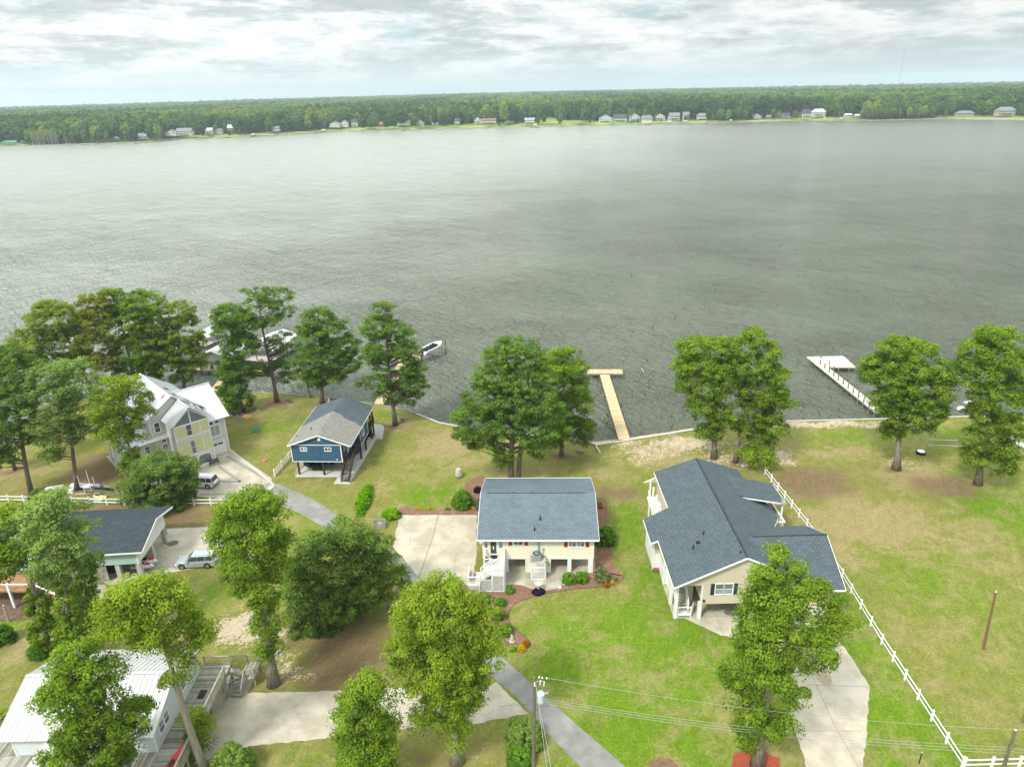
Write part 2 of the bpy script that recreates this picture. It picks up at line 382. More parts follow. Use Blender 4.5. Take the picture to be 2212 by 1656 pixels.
LM = {
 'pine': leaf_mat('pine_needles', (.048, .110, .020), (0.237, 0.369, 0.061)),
 'pine_light': leaf_mat('light_pine_needles', (.090, .150, .040), (0.341, 0.462, 0.121)),
 'cyp': leaf_mat('cypress_leaves', (.062, .130, .014), (0.303, 0.440, 0.044)),
 'cyp_bright': leaf_mat('bright_cypress_leaves', (.090, .165, .014), (.375, .500, .048)),
 'cyp_dark': leaf_mat('deep_cypress_leaves', (.050, .115, .018), (0.220, 0.363, 0.042)),
 'cyp_olive': leaf_mat('olive_cypress_leaves', (.085, .140, .018), (0.341, 0.440, 0.066)),
 'oak': leaf_mat('oak_leaves', (.055, .110, .026), (0.275, 0.396, 0.077)),
 'shrub': leaf_mat('shrub_leaves', (0.061, 0.155, 0.016), (0.223, 0.419, 0.041)),
 'hedge': leaf_mat('bright_hedge_leaves', (.090, .24, .008), (.27, .52, .015)),
 'rust': leaf_mat('rusty_cypress_leaves', (.11, .15, .020), (.36, .37, .055)),
 'plum': leaf_mat('plum_leaves', (.015, .008, .025), (.06, .035, .085)),
 'yellow': leaf_mat('yellow_petals', (.30, .30, .02), (.80, .55, .01)),
 'orange': leaf_mat('orange_petals', (.25, .12, .02), (.65, .18, .01)),
 'olive_grass': leaf_mat('strappy_leaves', (.07, .11, .03), (.25, .30, .12)),
}
# ---------------------------------------------------------------- water, land, roads
WZ = -1.15
m = bpy.data.materials.new('river_water'); m.use_nodes = True; g = N(m.node_tree)
pos = g.new('ShaderNodeNewGeometry').outputs['Position']
b = g.new('ShaderNodeBsdfPrincipled'); o = g.new('ShaderNodeOutputMaterial'); g.l.new(b.outputs[0], o.inputs[0])
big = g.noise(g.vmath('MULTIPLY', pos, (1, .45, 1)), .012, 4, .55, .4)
mid = g.noise(g.vmath('MULTIPLY', pos, (1, .6, 1)), .06, 4, .6, .3)
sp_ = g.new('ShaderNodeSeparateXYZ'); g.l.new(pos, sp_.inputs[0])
silt_sheen = g.math('ADD', g.math('MULTIPLY', g.math('SUBTRACT', big, .5), .5), g.ramp(g.math('SUBTRACT', g.math('MULTIPLY', sp_.outputs[1], .35), sp_.outputs[0]), -60, 330))
col = g.mix(g.ramp(silt_sheen, 0.0, 1.0), (.130, .143, .104), (.345, .362, .310))   # sediment mottle, plus sky reflection painted in as paling towards far left
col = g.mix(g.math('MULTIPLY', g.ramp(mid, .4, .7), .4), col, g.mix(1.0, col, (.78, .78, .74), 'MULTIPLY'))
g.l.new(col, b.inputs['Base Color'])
b.inputs['IOR'].default_value = 1.34
dist = g.new('ShaderNodeSeparateXYZ'); g.l.new(pos, dist.inputs[0])
far = g.ramp(dist.outputs[1], 120, 1000)
gust = g.noise(g.vmath('MULTIPLY', pos, (.6, 1, 1)), .022, 4, .6, .5)
rgh = g.math('ADD', g.math('MULTIPLY', far, .18), .07)
g.l.new(rgh, b.inputs['Roughness'])
def rot(v, a):
    n = g.new('ShaderNodeVectorRotate'); n.inputs['Angle'].default_value = a; g.l.new(v, n.inputs['Vector']); return n.outputs[0]
w1 = g.noise(g.vmath('MULTIPLY', rot(pos, rad(-32)), (1, .34, 1)), .95, 4, .6, .3)
w2 = g.noise(g.vmath('MULTIPLY', rot(pos, rad(20)), (1, .40, 1)), .27, 3, .55, .3)
w0 = g.noise(g.vmath('MULTIPLY', rot(pos, rad(-48)), (1, .28, 1)), .13, 3, .5, .3)
w3 = g.noise(pos, 2.4, 2, .6, .2)
h = g.math('ADD', g.math('ADD', g.math('MULTIPLY', w1, 1.0), g.math('MULTIPLY', w2, 2.1)), g.math('ADD', g.math('MULTIPLY', w3, .22), g.math('MULTIPLY', w0, 1.6)))
amp = g.ramp(gust, .3, .7, .6, 1.2)
bn = g.new('ShaderNodeBump', i_Distance=1.0); g.l.new(h, bn.inputs['Height'])
g.l.new(g.math('MULTIPLY', amp, g.ramp(dist.outputs[1], 90, 700, 2.0, .26)), bn.inputs['Strength'])
g.l.new(bn.outputs[0], b.inputs['Normal'])
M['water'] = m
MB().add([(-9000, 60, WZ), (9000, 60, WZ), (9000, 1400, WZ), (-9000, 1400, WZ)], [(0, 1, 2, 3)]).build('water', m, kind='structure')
MB().add([(-14000, -600, WZ-2.5), (14000, -600, WZ-2.5), (14000, 3000, WZ-2.5), (-14000, 3000, WZ-2.5)], [(0, 1, 2, 3)]).build('riverbed', M['dirt'], kind='structure')

# shoreline of the near bank, survey pixels -> ground
shore_px = [(0, 985), (49, 943), (90, 905), (150, 868), (420, 845), (560, 848), (690, 857), (740, 864), (803, 872), (850, 880), (900, 894), (948, 913), (1010, 925), (1100, 933), (1150, 940), (1225, 946), (1287, 962), (1362, 950), (1440, 938), (1500, 928), (1560, 913), (1700, 910), (1907, 905), (2090, 900), (2212, 903)]
shore = [G(*p) for p in shore_px]
shore = [(-260, 60), (-150, 84)]+[s for s in shore]+[(140, 113), (260, 116), (420, 118)]
sx = np.array([p[0] for p in shore]); sy = np.array([p[1] for p in shore])
def shore_y(x): return float(np.interp(x, sx, sy))
xs = np.concatenate([np.arange(-420, -100, 8.0), np.arange(-100, 100, .45), np.arange(100, 420, 8.0)])
ts = np.linspace(0, 1, 230)
XX, TT = np.meshgrid(xs, ts, indexing='ij')
SY = np.interp(XX, sx, sy)
YY = -60+(SY+60)*(1-(1-TT)**1.25)
nI, nJ = XX.shape
idx = np.arange(nI*nJ).reshape(nI, nJ)
a_, b_, c_, d_ = idx[:-1, :-1].ravel(), idx[1:, :-1].ravel(), idx[1:, 1:].ravel(), idx[:-1, 1:].ravel()
tris = np.concatenate([np.stack([a_, b_, c_], 1), np.stack([a_, c_, d_], 1)])
verts = np.stack([XX.ravel(), YY.ravel(), np.zeros(nI*nJ)], 1)
m = bpy.data.materials.new('lawn'); m.use_nodes = True; g = N(m.node_tree)
pos = g.new('ShaderNodeNewGeometry').outputs['Position']
zn = g.new('ShaderNodeAttribute', attribute_name='zone')
sz = g.new('ShaderNodeSeparateColor'); g.l.new(zn.outputs['Color'], sz.inputs[0])
nf = g.math('ADD', g.math('MULTIPLY', g.noise(pos, 3.4, 4, .75), .6), g.math('MULTIPLY', g.noise(g.vmath('MULTIPLY', rot(pos, rad(25)), (1, .45, 1)), 1.2, 5, .75, .3), .4))
nf = g.ramp(nf, .34, .66); nm = g.noise(pos, 1.3, 6, .65, .4); nb = g.noise(pos, .16, 5, .6, .6); nz = g.noise(g.vmath('ADD', pos, (31, 7, 0)), .42, 6, .7, .8)
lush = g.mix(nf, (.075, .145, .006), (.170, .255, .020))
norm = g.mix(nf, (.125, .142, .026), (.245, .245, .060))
dry = g.mix(nf, (.210, .170, .068), (.350, .290, .135))
dirt = g.mix(nf, (.13, .080, .045), (.23, .155, .095))
sand = g.mix(nf, (.35, .27, .175), (.54, .45, .33))
def thr(v, amt, k=.5):   # zone value modulated by noise for ragged edges
    return g.ramp(g.math('ADD', v, g.math('MULTIPLY', g.math('SUBTRACT', amt, .5), k)), .35, .65)
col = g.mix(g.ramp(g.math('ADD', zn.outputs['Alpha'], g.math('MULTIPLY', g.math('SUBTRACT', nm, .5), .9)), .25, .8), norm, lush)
natural = g.math('MULTIPLY', g.ramp(g.math('ADD', g.math('MULTIPLY', nb, .5), g.math('MULTIPLY', nz, .5)), .45, .60), .62)
col = g.mix(natural, col, dry)
col = g.mix(thr(sz.outputs[2], g.math('ADD', g.math('MULTIPLY', nm, .5), g.math('MULTIPLY', nz, .5)), 1.5), col, dry)
col = g.mix(g.math('MULTIPLY', thr(sz.outputs[0], g.math('ADD', g.math('MULTIPLY', nm, .6), g.math('MULTIPLY', nf, .4)), 1.6), .85), col, dirt)
col = g.mix(thr(sz.outputs[1], g.math('ADD', g.math('MULTIPLY', nm, .6), g.math('MULTIPLY', nf, .4)), 1.5), col, sand)
b = g.new('ShaderNodeBsdfPrincipled'); o = g.new('ShaderNodeOutputMaterial'); g.l.new(b.outputs[0], o.inputs[0])
g.l.new(col, b.inputs['Base Color']); b.inputs['Roughness'].default_value = .95; b.inputs['Specular IOR Level'].default_value = .1
bn = g.new('ShaderNodeBump', i_Strength=.8, i_Distance=.12); g.l.new(g.math('ADD', g.math('MULTIPLY', nf, .6), nm), bn.inputs['Height']); g.l.new(bn.outputs[0], b.inputs['Normal'])
M['lawn'] = m
me = np_mesh('lawn', verts, tris, m)
zone = np.zeros((nI*nJ, 4), np.float32); zone[:, 3] = .30
# survey of worn, sandy, dry and lush patches: (x, y, rx, ry, channel, strength)
ZN = [(220, 1010, 70, 45, 0, 1.0), (90, 1010, 110, 45, 2, .5), (60, 1050, 60, 20, 0, .4), (310, 1040, 60, 30, 0, .5), (640, 905, 45, 16, 0, .5), (600, 870, 34, 8, 0, .6),
 (700, 900, 60, 18, 3, .5), (560, 1000, 60, 40, 2, .35), (590, 930, 50, 20, 3, .3), (960, 960, 70, 40, 2, .8), (1010, 1000, 60, 25, 2, .6), (880, 905, 40, 16, 0, .55), (905, 892, 70, 8, 3, .9),
 (820, 1060, 60, 40, 2, .45), (930, 1065, 60, 35, 3, .35), (1100, 1015, 90, 18, 0, .5), (1230, 990, 60, 16, 0, .55), (1330, 1065, 50, 20, 0, .85), (1300, 1020, 60, 20, 2, .6),
 (1400, 978, 70, 24, 1, .55), (1480, 958, 95, 20, 1, .72), (1420, 985, 90, 30, 2, .8), (1350, 960, 40, 8, 1, .6), (1560, 990, 60, 25, 1, .5), (1620, 975, 50, 20, 1, .5), (1680, 985, 35, 18, 1, .85), (1590, 1000, 60, 15, 0, .5), (1760, 916, 150, 7, 1, .85), (1900, 918, 60, 6, 1, .7),
 (1755, 1040, 85, 36, 0, 1.0), (1830, 1080, 110, 40, 2, .6), (1980, 1030, 130, 40, 2, .75), (2040, 1050, 70, 26, 0, 1.0), (1950, 1000, 70, 20, 1, .35), (1860, 1020, 80, 30, 0, .35), (1880, 1130, 190, 70, 2, .75), (1800, 980, 120, 25, 2, .6), (2000, 1180, 180, 60, 2, .45), (1820, 1190, 60, 60, 2, .6),
 (1950, 940, 190, 20, 3, .45), (2160, 1080, 90, 60, 3, .7), (2180, 940, 60, 40, 2, .3), (2205, 960, 30, 18, 1, .9), (2120, 1350, 120, 120, 3, .15), (2080, 1160, 150, 70, 2, .5), (1950, 1300, 120, 80, 2, .35), (1990, 1250, 120, 60, 3, .25),
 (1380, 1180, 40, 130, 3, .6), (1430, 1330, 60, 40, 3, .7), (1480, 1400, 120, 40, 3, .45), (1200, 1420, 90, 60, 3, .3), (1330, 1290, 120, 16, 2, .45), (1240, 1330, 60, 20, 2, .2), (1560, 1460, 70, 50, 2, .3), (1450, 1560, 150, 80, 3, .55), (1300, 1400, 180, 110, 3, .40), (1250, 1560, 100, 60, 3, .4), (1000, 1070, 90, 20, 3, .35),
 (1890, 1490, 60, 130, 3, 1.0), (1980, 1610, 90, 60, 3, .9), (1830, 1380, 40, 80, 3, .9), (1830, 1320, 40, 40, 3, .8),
 (500, 1350, 55, 28, 1, .95), (560, 1370, 60, 25, 1, .85), (600, 1420, 70, 30, 1, .45), (620, 1450, 60, 28, 1, .5), (760, 1400, 110, 50, 0, .95), (700, 1460, 110, 28, 0, .95), (640, 1000, 60, 40, 2, .5), (700, 1000, 60, 40, 2, .5), (640, 1390, 60, 30, 0, .6), (800, 1340, 60, 40, 0, .6),
 (430, 1285, 70, 30, 3, .4), (470, 1310, 60, 20, 2, .4), (500, 1340, 50, 8, 0, .8), (640, 1130, 40, 30, 3, .25), (390, 1118, 90, 24, 0, 1.0), (300, 1095, 140, 14, 0, .9), (440, 1110, 50, 14, 0, .7), (650, 1100, 60, 20, 3, .2),
 (60, 1400, 60, 40, 2, .7), (20, 1390, 30, 25, 0, .5), (40, 1330, 50, 25, 3, .5), (110, 1330, 50, 30, 2, .4), (700, 1640, 130, 22, 3, .35), (900, 1630, 90, 25, 0, .6), (1050, 1610, 70, 35, 0, .55), (1130, 1660, 40, 30, 2, .6), (1010, 1640, 50, 20, 1, .3), (1180, 1630, 40, 30, 3, .3),
 (620, 1580, 110, 18, 0, .3), (560, 1610, 60, 20, 0, .5), (1740, 1620, 60, 40, 0, .5), (940, 1240, 60, 30, 3, .2), (720, 1180, 60, 30, 3, .4), (1300, 1650, 60, 40, 3, .3), (1560, 1650, 50, 20, 3, .3), (1640, 1420, 60, 100, 3, .2)]
for (x, y) in [(70, 1064), (34, 1015), (166, 1058), (305, 1062), (352, 1098), (527, 890), (597, 868), (697, 870), (853, 918), (1105, 1040), (1213, 984), (1541, 990), (1590, 998), (1935, 1013), (2113, 1045), (590, 1478), (700, 1370), (986, 1645), (1637, 1652), (106, 1412), (165, 1432)]:
    ZN.append((x, y+3, 24, 9, 0, .85)); ZN.append((x, y+4, 44, 18, 2, .7))
vx, vy = verts[:, 0], verts[:, 1]
near = np.abs(vx) < 130
jx = np.sin(vx*1.7+vy*.9)*.25+np.sin(vx*.53-vy*1.3)*.5; jy = np.sin(vy*1.3-vx*.7)*.25+np.cos(vx*.8+vy*.41)*.5
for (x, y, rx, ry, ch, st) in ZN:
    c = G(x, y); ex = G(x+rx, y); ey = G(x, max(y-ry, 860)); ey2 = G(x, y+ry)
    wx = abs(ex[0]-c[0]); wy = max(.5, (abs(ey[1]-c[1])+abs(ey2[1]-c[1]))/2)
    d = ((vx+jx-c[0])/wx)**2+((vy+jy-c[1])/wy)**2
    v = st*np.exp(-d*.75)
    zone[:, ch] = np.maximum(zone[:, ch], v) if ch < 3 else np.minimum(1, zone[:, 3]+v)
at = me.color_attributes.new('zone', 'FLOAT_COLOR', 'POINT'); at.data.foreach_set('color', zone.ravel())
lawn = add_obj('lawn', me, kind='structure')

# seawall along the bank: sheet piling face and a pale cap
SW = thing('seawall', 'long low timber seawall with a pale cap along the near bank', 'seawall')
face = MB(); n0 = 0
pts = [s for s in shore if -100 < s[0] < 130]
for a, c in zip(pts[:-1], pts[1:]):
    face.add([(a[0], a[1]+.02, -2.2), (c[0], c[1]+.02, -2.2), (c[0], c[1]+.02, .04), (a[0], a[1]+.02, .04)], [(0, 1, 2, 3)])
face.build('sheet_piling', M['wood_old'], SW)
for a, c in zip(pts[:-1], pts[1:]):
    L = math.dist(a, c)
    dark = a[0] < -22
    cap = MB().beam((a[0], a[1]-.02, .09), (c[0], c[1]-.02, .09), .16 if dark else .34, .10)
    cap.build('cap_board', M['wood_old'] if dark else M['stone'], SW)
# strip of beach outside the wall, sloping under the water
bch = MB()
bp = [(1140, 944, 1120, 930), (1225, 946, 1218, 928), (1287, 962, 1282, 930), (1362, 950, 1362, 922), (1440, 938, 1440, 912), (1500, 928, 1505, 902), (1560, 913, 1570, 893), (1640, 911, 1650, 903)]
prev = None
for (x0, y0, x1, y1) in bp:
    p = G(x0, y0); q = G(x1, y1)
    cur = [(p[0], p[1]+.04, -.45 if x0 < 1600 else -1.0), ((p[0]+q[0])/2, (p[1]+q[1])/2, -.98), (q[0], q[1]+1.5, -1.9)]
    if prev:
        o_ = len(bch.v); bch.v += prev+cur; bch.f += [(o_, o_+3, o_+4, o_+1), (o_+1, o_+4, o_+5, o_+2)]
    prev = cur
bch.build('beach', M['sandm'], kind='structure')
# broken timber retaining wall in the notch of the bank
RW = thing('retaining_wall', 'broken dark timber retaining wall at the water by the tall pines', 'retaining wall')
a = G(1180, 948); c = G(1287, 966)
for k in range(13):
    t = k/12; x = a[0]+(c[0]-a[0])*t; y = a[1]+(c[1]-a[1])*t+.5
    MB().cyl((x, y, -1.6), (x+R_.uniform(-.05, .05), y, .1+R_.uniform(-.15, .25)), .12, .11, 7).build('post', M['piling'], RW)
MB().beam((a[0]+5, a[1]+.1, .2), (c[0], c[1]+.4, .2), .14, .2).build('rail', M['wood_old'], RW)
MB().beam((c[0], c[1]+.7, .1), (c[0]+.5, c[1]-2.3, .1), .22, .2).build('rail', M['stone'], RW)

# flush sheets
def ragged(pts, j=.09):
    out = []
    for a, b in zip(pts, list(pts[1:])+[pts[0]]):
        L = math.dist(a, b); n = max(1, min(40, int(L/.55)))
        for k in range(n):
            t = k/n; e = 0 if k == 0 and L > 2 else j
            out.append((a[0]+(b[0]-a[0])*t+R_.uniform(-e, e), a[1]+(b[1]-a[1])*t+R_.uniform(-e, e)))
    return out
def sheet(name, pts, m, z, thick=0.0, label=None):
    if name in ('parking_pad', 'driveway', 'mulch_bed', 'patio', 'mulch_ring', 'gravel_strip', 'garden_path'): pts = ragged(pts)
    mb = MB()
    if thick: mb.slab([(p[0], p[1], z) for p in pts], thick)
    else: mb.poly([(p[0], p[1], z) for p in pts])
    return mb.build(name, m, kind='structure', fix=False)
def smooth_poly(pts, n=4):
    out = []; k = len(pts)
    for i in range(k):
        p0, p1, p2, p3 = (Vector(pts[(i+j-1) % k]) for j in range(4))
        for s in range(n):
            t = s/n
            out.append(tuple(.5*((2*p1)+(p2-p0)*t+(2*p0-5*p1+4*p2-p3)*t*t+(3*p1-p0-3*p2+p3)*t**3)))
    return out
def line_strip(name, pts, w, m, z, parent=None):
    mb = MB()
    for a, c in zip(pts[:-1], pts[1:]):
        a = Vector((a[0], a[1])); c = Vector((c[0], c[1])); d = (c-a).normalized(); n = Vector((-d.y, d.x))*w/2
        mb.poly([(*(a-n), z), (*(c-n), z), (*(c+n), z), (*(a+n), z)])
    o = mb.build(name, m, parent)
    if parent is None: o['kind'] = 'structure'
    return o
# asphalt lane from the pale courtyard, behind the trees, to the bottom edge
laneL = [(588, 1046), (600, 1085), (650, 1110), (706, 1142), (760, 1172), (830, 1215), (880, 1262), (930, 1330), (980, 1400), (1030, 1445), (1085, 1478), (1145, 1535), (1180, 1580), (1260, 1662), (1330, 1740)]
laneR = [(600, 1045), (650, 1066), (700, 1092), (763, 1142), (800, 1160), (850, 1192), (905, 1238), (965, 1300), (1020, 1360), (1078, 1414), (1120, 1450), (1190, 1515), (1230, 1550), (1352, 1656), (1450, 1740)]
def spl(pts, n=5):
    out = []
    for i in range(len(pts)-1):
        p0 = Vector(pts[max(i-1, 0)]); p1 = Vector(pts[i]); p2 = Vector(pts[i+1]); p3 = Vector(pts[min(i+2, len(pts)-1)])
        for s in range(n):
            t = s/n; out.append(tuple(.5*((2*p1)+(p2-p0)*t+(2*p0-5*p1+4*p2-p3)*t*t+(3*p1-p0-3*p2+p3)*t**3)))
    return out+[tuple(pts[-1])]
L_ = spl([G(*p) for p in laneL]); Rr = spl([G(*p) for p in laneR])
mb = MB()
for i in range(len(L_)-1): mb.poly([(*L_[i], .012), (*Rr[i], .012), (*Rr[i+1], .012), (*L_[i+1], .012)])
mb.build('lane', M['asphalt'], kind='structure')
# gravelly edges break up the cut line of the lane
# yellow house slab, left parking pad, front patio
pad = [(862, 1112), (1030, 1112), (1030, 1200), (1020, 1262), (957, 1264), (905, 1247), (872, 1205), (849, 1182)]
sheet('parking_pad', [G(*p) for p in pad], M['concrete'], .020)
line_strip('pad_joint', [G(947, 1112), G(935, 1160), G(905, 1246)], .09, M['rustjoint'], .026)
line_strip('pad_joint', [G(853, 1175), G(935, 1176), G(1029, 1178)], .03, M['joint'], .026)
line_strip('pad_edge', [G(849, 1182), G(862, 1112), G(1030, 1111)], .14, M['mulch'], .015)
line_strip('pad_joint', [G(868, 1138), G(890, 1150), G(886, 1160), G(888, 1176)], .035, M['joint'], .0255)
line_strip('pad_joint', [G(985, 1196), G(982, 1230), G(990, 1262)], .03, M['joint'], .0255)
patio = smooth_poly([G(*p) for p in [(1078, 1240), (1082, 1262), (1120, 1263), (1165, 1274), (1195, 1272), (1225, 1257), (1245, 1240), (1225, 1225), (1100, 1225)]], 4)
sheet('patio', patio, M['concrete2'], .024)
sheet('understorey_slab', [(-2.6, 72.4), (9.7, 71.75), (10.4, 85), (-2.0, 85.6)], M['concrete2'], .028)
# mulch beds
bed = [(1125, 1262), (1165, 1273), (1200, 1272), (1228, 1256), (1245, 1240), (1282, 1236), (1290, 1165), (1290, 1080), (1305, 1080), (1313, 1100), (1310, 1130), (1312, 1150), (1322, 1175), (1322, 1200), (1330, 1222), (1345, 1243), (1340, 1256), (1322, 1265), (1280, 1268), (1220, 1275), (1170, 1284), (1120, 1300), (1100, 1320), (1102, 1345), (1130, 1372), (1145, 1385), (1143, 1397), (1125, 1402), (1102, 1398), (1085, 1375), (1050, 1350), (1040, 1310), (1010, 1290), (990, 1265), (1010, 1262), (1085, 1275)]
bp_ = smooth_poly([G(*p) for p in bed], 3)
sheet('mulch_bed', bp_, M['mulch'], .016)
e0 = spl([G(*p) for p in [(1282, 1236), (1300, 1237), (1345, 1243), (1340, 1256), (1322, 1265), (1280, 1268), (1220, 1275), (1170, 1284), (1120, 1300), (1100, 1320), (1102, 1345), (1130, 1372), (1145, 1385), (1143, 1397), (1125, 1402), (1102, 1398), (1085, 1375)]])
line_strip('bed_edging', e0, .06, M['edging'], .034)
bedl = smooth_poly([G(*p) for p in [(1050, 1112), (862, 1112), (872, 1092), (900, 1100), (945, 1101), (980, 1094), (1004, 1080), (1004, 1050), (1018, 1036), (1050, 1030)]], 3)
sheet('mulch_bed', bedl, M['mulch'], .0165)
def ring(cx, cy, rx, ry, n=30):
    c = G(cx, cy); ax = abs(G(cx+rx, cy)[0]-c[0]); ay = abs(G(cx, cy-ry)[1]-c[1])
    return [(c[0]+math.cos(2*math.pi*k/n)*ax*R_.uniform(.85, 1.1), c[1]+math.sin(2*math.pi*k/n)*ay*R_.uniform(.85, 1.1)) for k in range(n)]
sheet('mulch_ring', ring(599, 872, 24, 7), M['mulch'], .012)
sheet('mulch_ring', ring(1637, 1655, 58, 42), M['redmulch'], .012)
sheet('mulch_ring', ring(1432, 1660, 36, 24), M['leafbrown'], .012)
sheet('mulch_ring', ring(1618, 985, 26, 12), M['mulch'], .012)
# courtyard of the metal-roofed house
yard = [(300, 1070), (430, 1072), (510, 1080), (563, 1069), (590, 1050), (586, 1032), (497, 971), (430, 990), (300, 1010)]
sheet('courtyard', [G(*p) for p in yard], M['concrete'], .018, .10)
line_strip('courtyard_band', [G(490, 985), G(585, 1040), G(558, 1066), G(430, 1068)], .55, M['conc_band'], .023)
line_strip('courtyard_band', [G(473, 1008), G(520, 1040), G(460, 1040)], .5, M['conc_band'], .023)
line_strip('courtyard_kerb', [G(495, 969), G(592, 1047)], .35, M['concrete_new'], .030)
line_strip('courtyard_kerb', [G(592, 1047), G(568, 1073)], .35, M['concrete_new'], .030)
# blue house slab and walks
sheet('blue_house_slab', [G(*p) for p in [(637, 1030), (730, 1030), (720, 1045), (755, 1045), (829, 922), (828, 919), (760, 915), (700, 960)]], M['concrete_new'], .016, .08)
sheet('side_pad', [G(*p) for p in [(800, 948), (826, 948), (830, 922), (820, 916), (800, 916)]], M['concrete_new'], .020)
sheet('gravel_strip', [G(*p) for p in [(634, 1026), (652, 1028), (656, 995), (645, 1000)]], flat('river_gravel', (.33, .24, .16), .95), .012)
# silver wagon driveway
drv = smooth_poly([G(*p) for p in [(235, 1262), (300, 1248), (345, 1245), (372, 1236), (395, 1231), (440, 1226), (520, 1215), (560, 1190), (540, 1150), (470, 1138), (360, 1142), (300, 1150), (200, 1220)]], 3)
sheet('driveway', drv, M['concrete'], .014)
sheet('oil_stain', ring(373, 1173, 13, 6), M['oil'], .019)
sheet('garden_path', [G(*p) for p in [(190, 1262), (228, 1262), (240, 1300), (196, 1300)]], M['concrete2'], .015)
# bottom driveway
sheet('driveway', [G(*p) for p in [(440, 1590), (470, 1495), (540, 1496), (720, 1492), (860, 1485), (1060, 1480), (1072, 1472), (1142, 1540), (1030, 1562), (880, 1572), (740, 1592), (540, 1610), (420, 1650)]], M['concrete'], .0165)
sheet('stair_landing', [G(*p) for p in [(440, 1520), (468, 1470), (540, 1440), (558, 1448), (535, 1496), (470, 1500), (455, 1530), (430, 1560)]], M['concrete2'], .020)
line_strip('drive_joint', [G(470, 1498), G(443, 1560)], .05, M['joint'], .024)
line_strip('drive_joint', [G(738, 1492), G(722, 1590)], .04, M['joint'], .024)
line_strip('drive_joint', [G(1075, 1525), G(1142, 1520)], .03, M['joint'], .024)
# right house slab and drive
sheet('driveway', [G(*p) for p in [(1462, 1326), (1500, 1345), (1558, 1372), (1600, 1380), (1640, 1400), (1700, 1520), (1745, 1662), (1780, 1750), (1870, 1750), (1864, 1662), (1879, 1482), (1820, 1392), (1790, 1330), (1760, 1290), (1600, 1300)]], M['concrete'], .014)
line_strip('drive_joint', [G(1745, 1478), G(1879, 1483)], .04, M['joint'], .020)
line_strip('drive_joint', [G(1755, 1460), G(1800, 1560), G(1862, 1670)], .04, M['joint'], .020)
line_strip('drive_joint', [G(1550, 1335), G(1562, 1372)], .03, M['joint'], .020)
line_strip('drive_joint', [G(1712, 1578), G(1864, 1578)], .03, M['joint'], .020)
sheet('oil_stain', ring(1778, 1462, 18, 16), M['damp'], .019)
# ---------------------------------------------------------------- trees
def foliage(C, Rr, per, size, flat=.75, up=.35, jit=.7, rng=None, tint0=.45, droop=0.0, tb=None):
    """leaf triangles spread over clumps: C (n,3) centres, Rr (n,) radii"""
    n = len(C)
    d = rng.normal(size=(n, per, 3)); d /= np.linalg.norm(d, axis=2, keepdims=True)
    d[:, :, 2] = np.where(rng.random((n, per)) < up, np.abs(d[:, :, 2]), d[:, :, 2])
    rr = Rr[:, None, None]*(.45+.6*rng.random((n, per, 1))**.7)
    off = d*rr; off[:, :, 2] *= flat
    if droop: off[:, :, 2] -= droop*rng.random((n, per))*Rr[:, None]*np.hypot(d[:, :, 0], d[:, :, 1])
    p = C[:, None, :]+off
    nr = d+np.array([0, 0, .35])+rng.normal(size=(n, per, 3))*jit*.6
    nr /= np.linalg.norm(nr, axis=2, keepdims=True)
    t = np.cross(nr, rng.normal(size=(n, per, 3))); t /= np.linalg.norm(t, axis=2, keepdims=True)
    b = np.cross(nr, t)
    s = size*(.6+.8*rng.random((n, per, 1)))
    v = np.stack([p+t*s*.75, p-t*s*.45+b*s*.42, p-t*s*.45-b*s*.42], 2).reshape(-1, 3)
    tris = np.arange(len(v)).reshape(-1, 3)
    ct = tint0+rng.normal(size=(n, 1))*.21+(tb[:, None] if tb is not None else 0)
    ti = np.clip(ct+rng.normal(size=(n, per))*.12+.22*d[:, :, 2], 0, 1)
    return v, tris, np.repeat(ti.ravel(), 3)
KINDS = {  # leaf material, bark, clump radius, leaf size, flatness, leaves per clump, droop, density
 'pine':   ('pine', 'bark_pine', .82, .20, .55, 95, .1, .85),
 'pinel':  ('pine_light', 'bark_pine', .85, .20, .55, 92, .1, .78),
 'cyp':    ('cyp', 'bark', .80, .20, .58, 100, .45, .88),
 'cypb':   ('cyp_bright', 'bark_pale', .80, .19, .58, 104, .5, .92),
 'cypd':   ('cyp_dark', 'bark', .80, .20, .58, 100, .45, .88),
 'cypo':   ('cyp_olive', 'bark', .76, .20, .50, 92, .35, .85),
 'oak':    ('oak', 'bark', .82, .19, .70, 105, .1, .95),
 'rust':   ('rust', 'bark', .72, .20, .50, 85, .3, .8),
}
def lobes3d(base, lobes, dscale=.9):
    """crown lobes surveyed as (x, y, rx, ry[, depth shift]) -> ellipsoids in the world at the tree's own distance"""
    D = math.hypot(base[0], base[1]); dx, dy = base[0]/D, base[1]/D
    out = []
    for l in lobes:
        x, y, rx, ry = l[:4]; r = ray(x, y); k = D/(r[0]*dx+r[1]*dy)
        c = Vector((r[0]*k, r[1]*k, CH+r[2]*k)); mpp = k
        zr = ry*mpp*1.12
        sh = (l[4] if len(l) > 4 else 0)
        dep = rx*mpp*dscale
        c += Vector((dx, dy, 0))*sh
        out.append((c, rx*mpp, dep, zr))
    return out, (dx, dy)
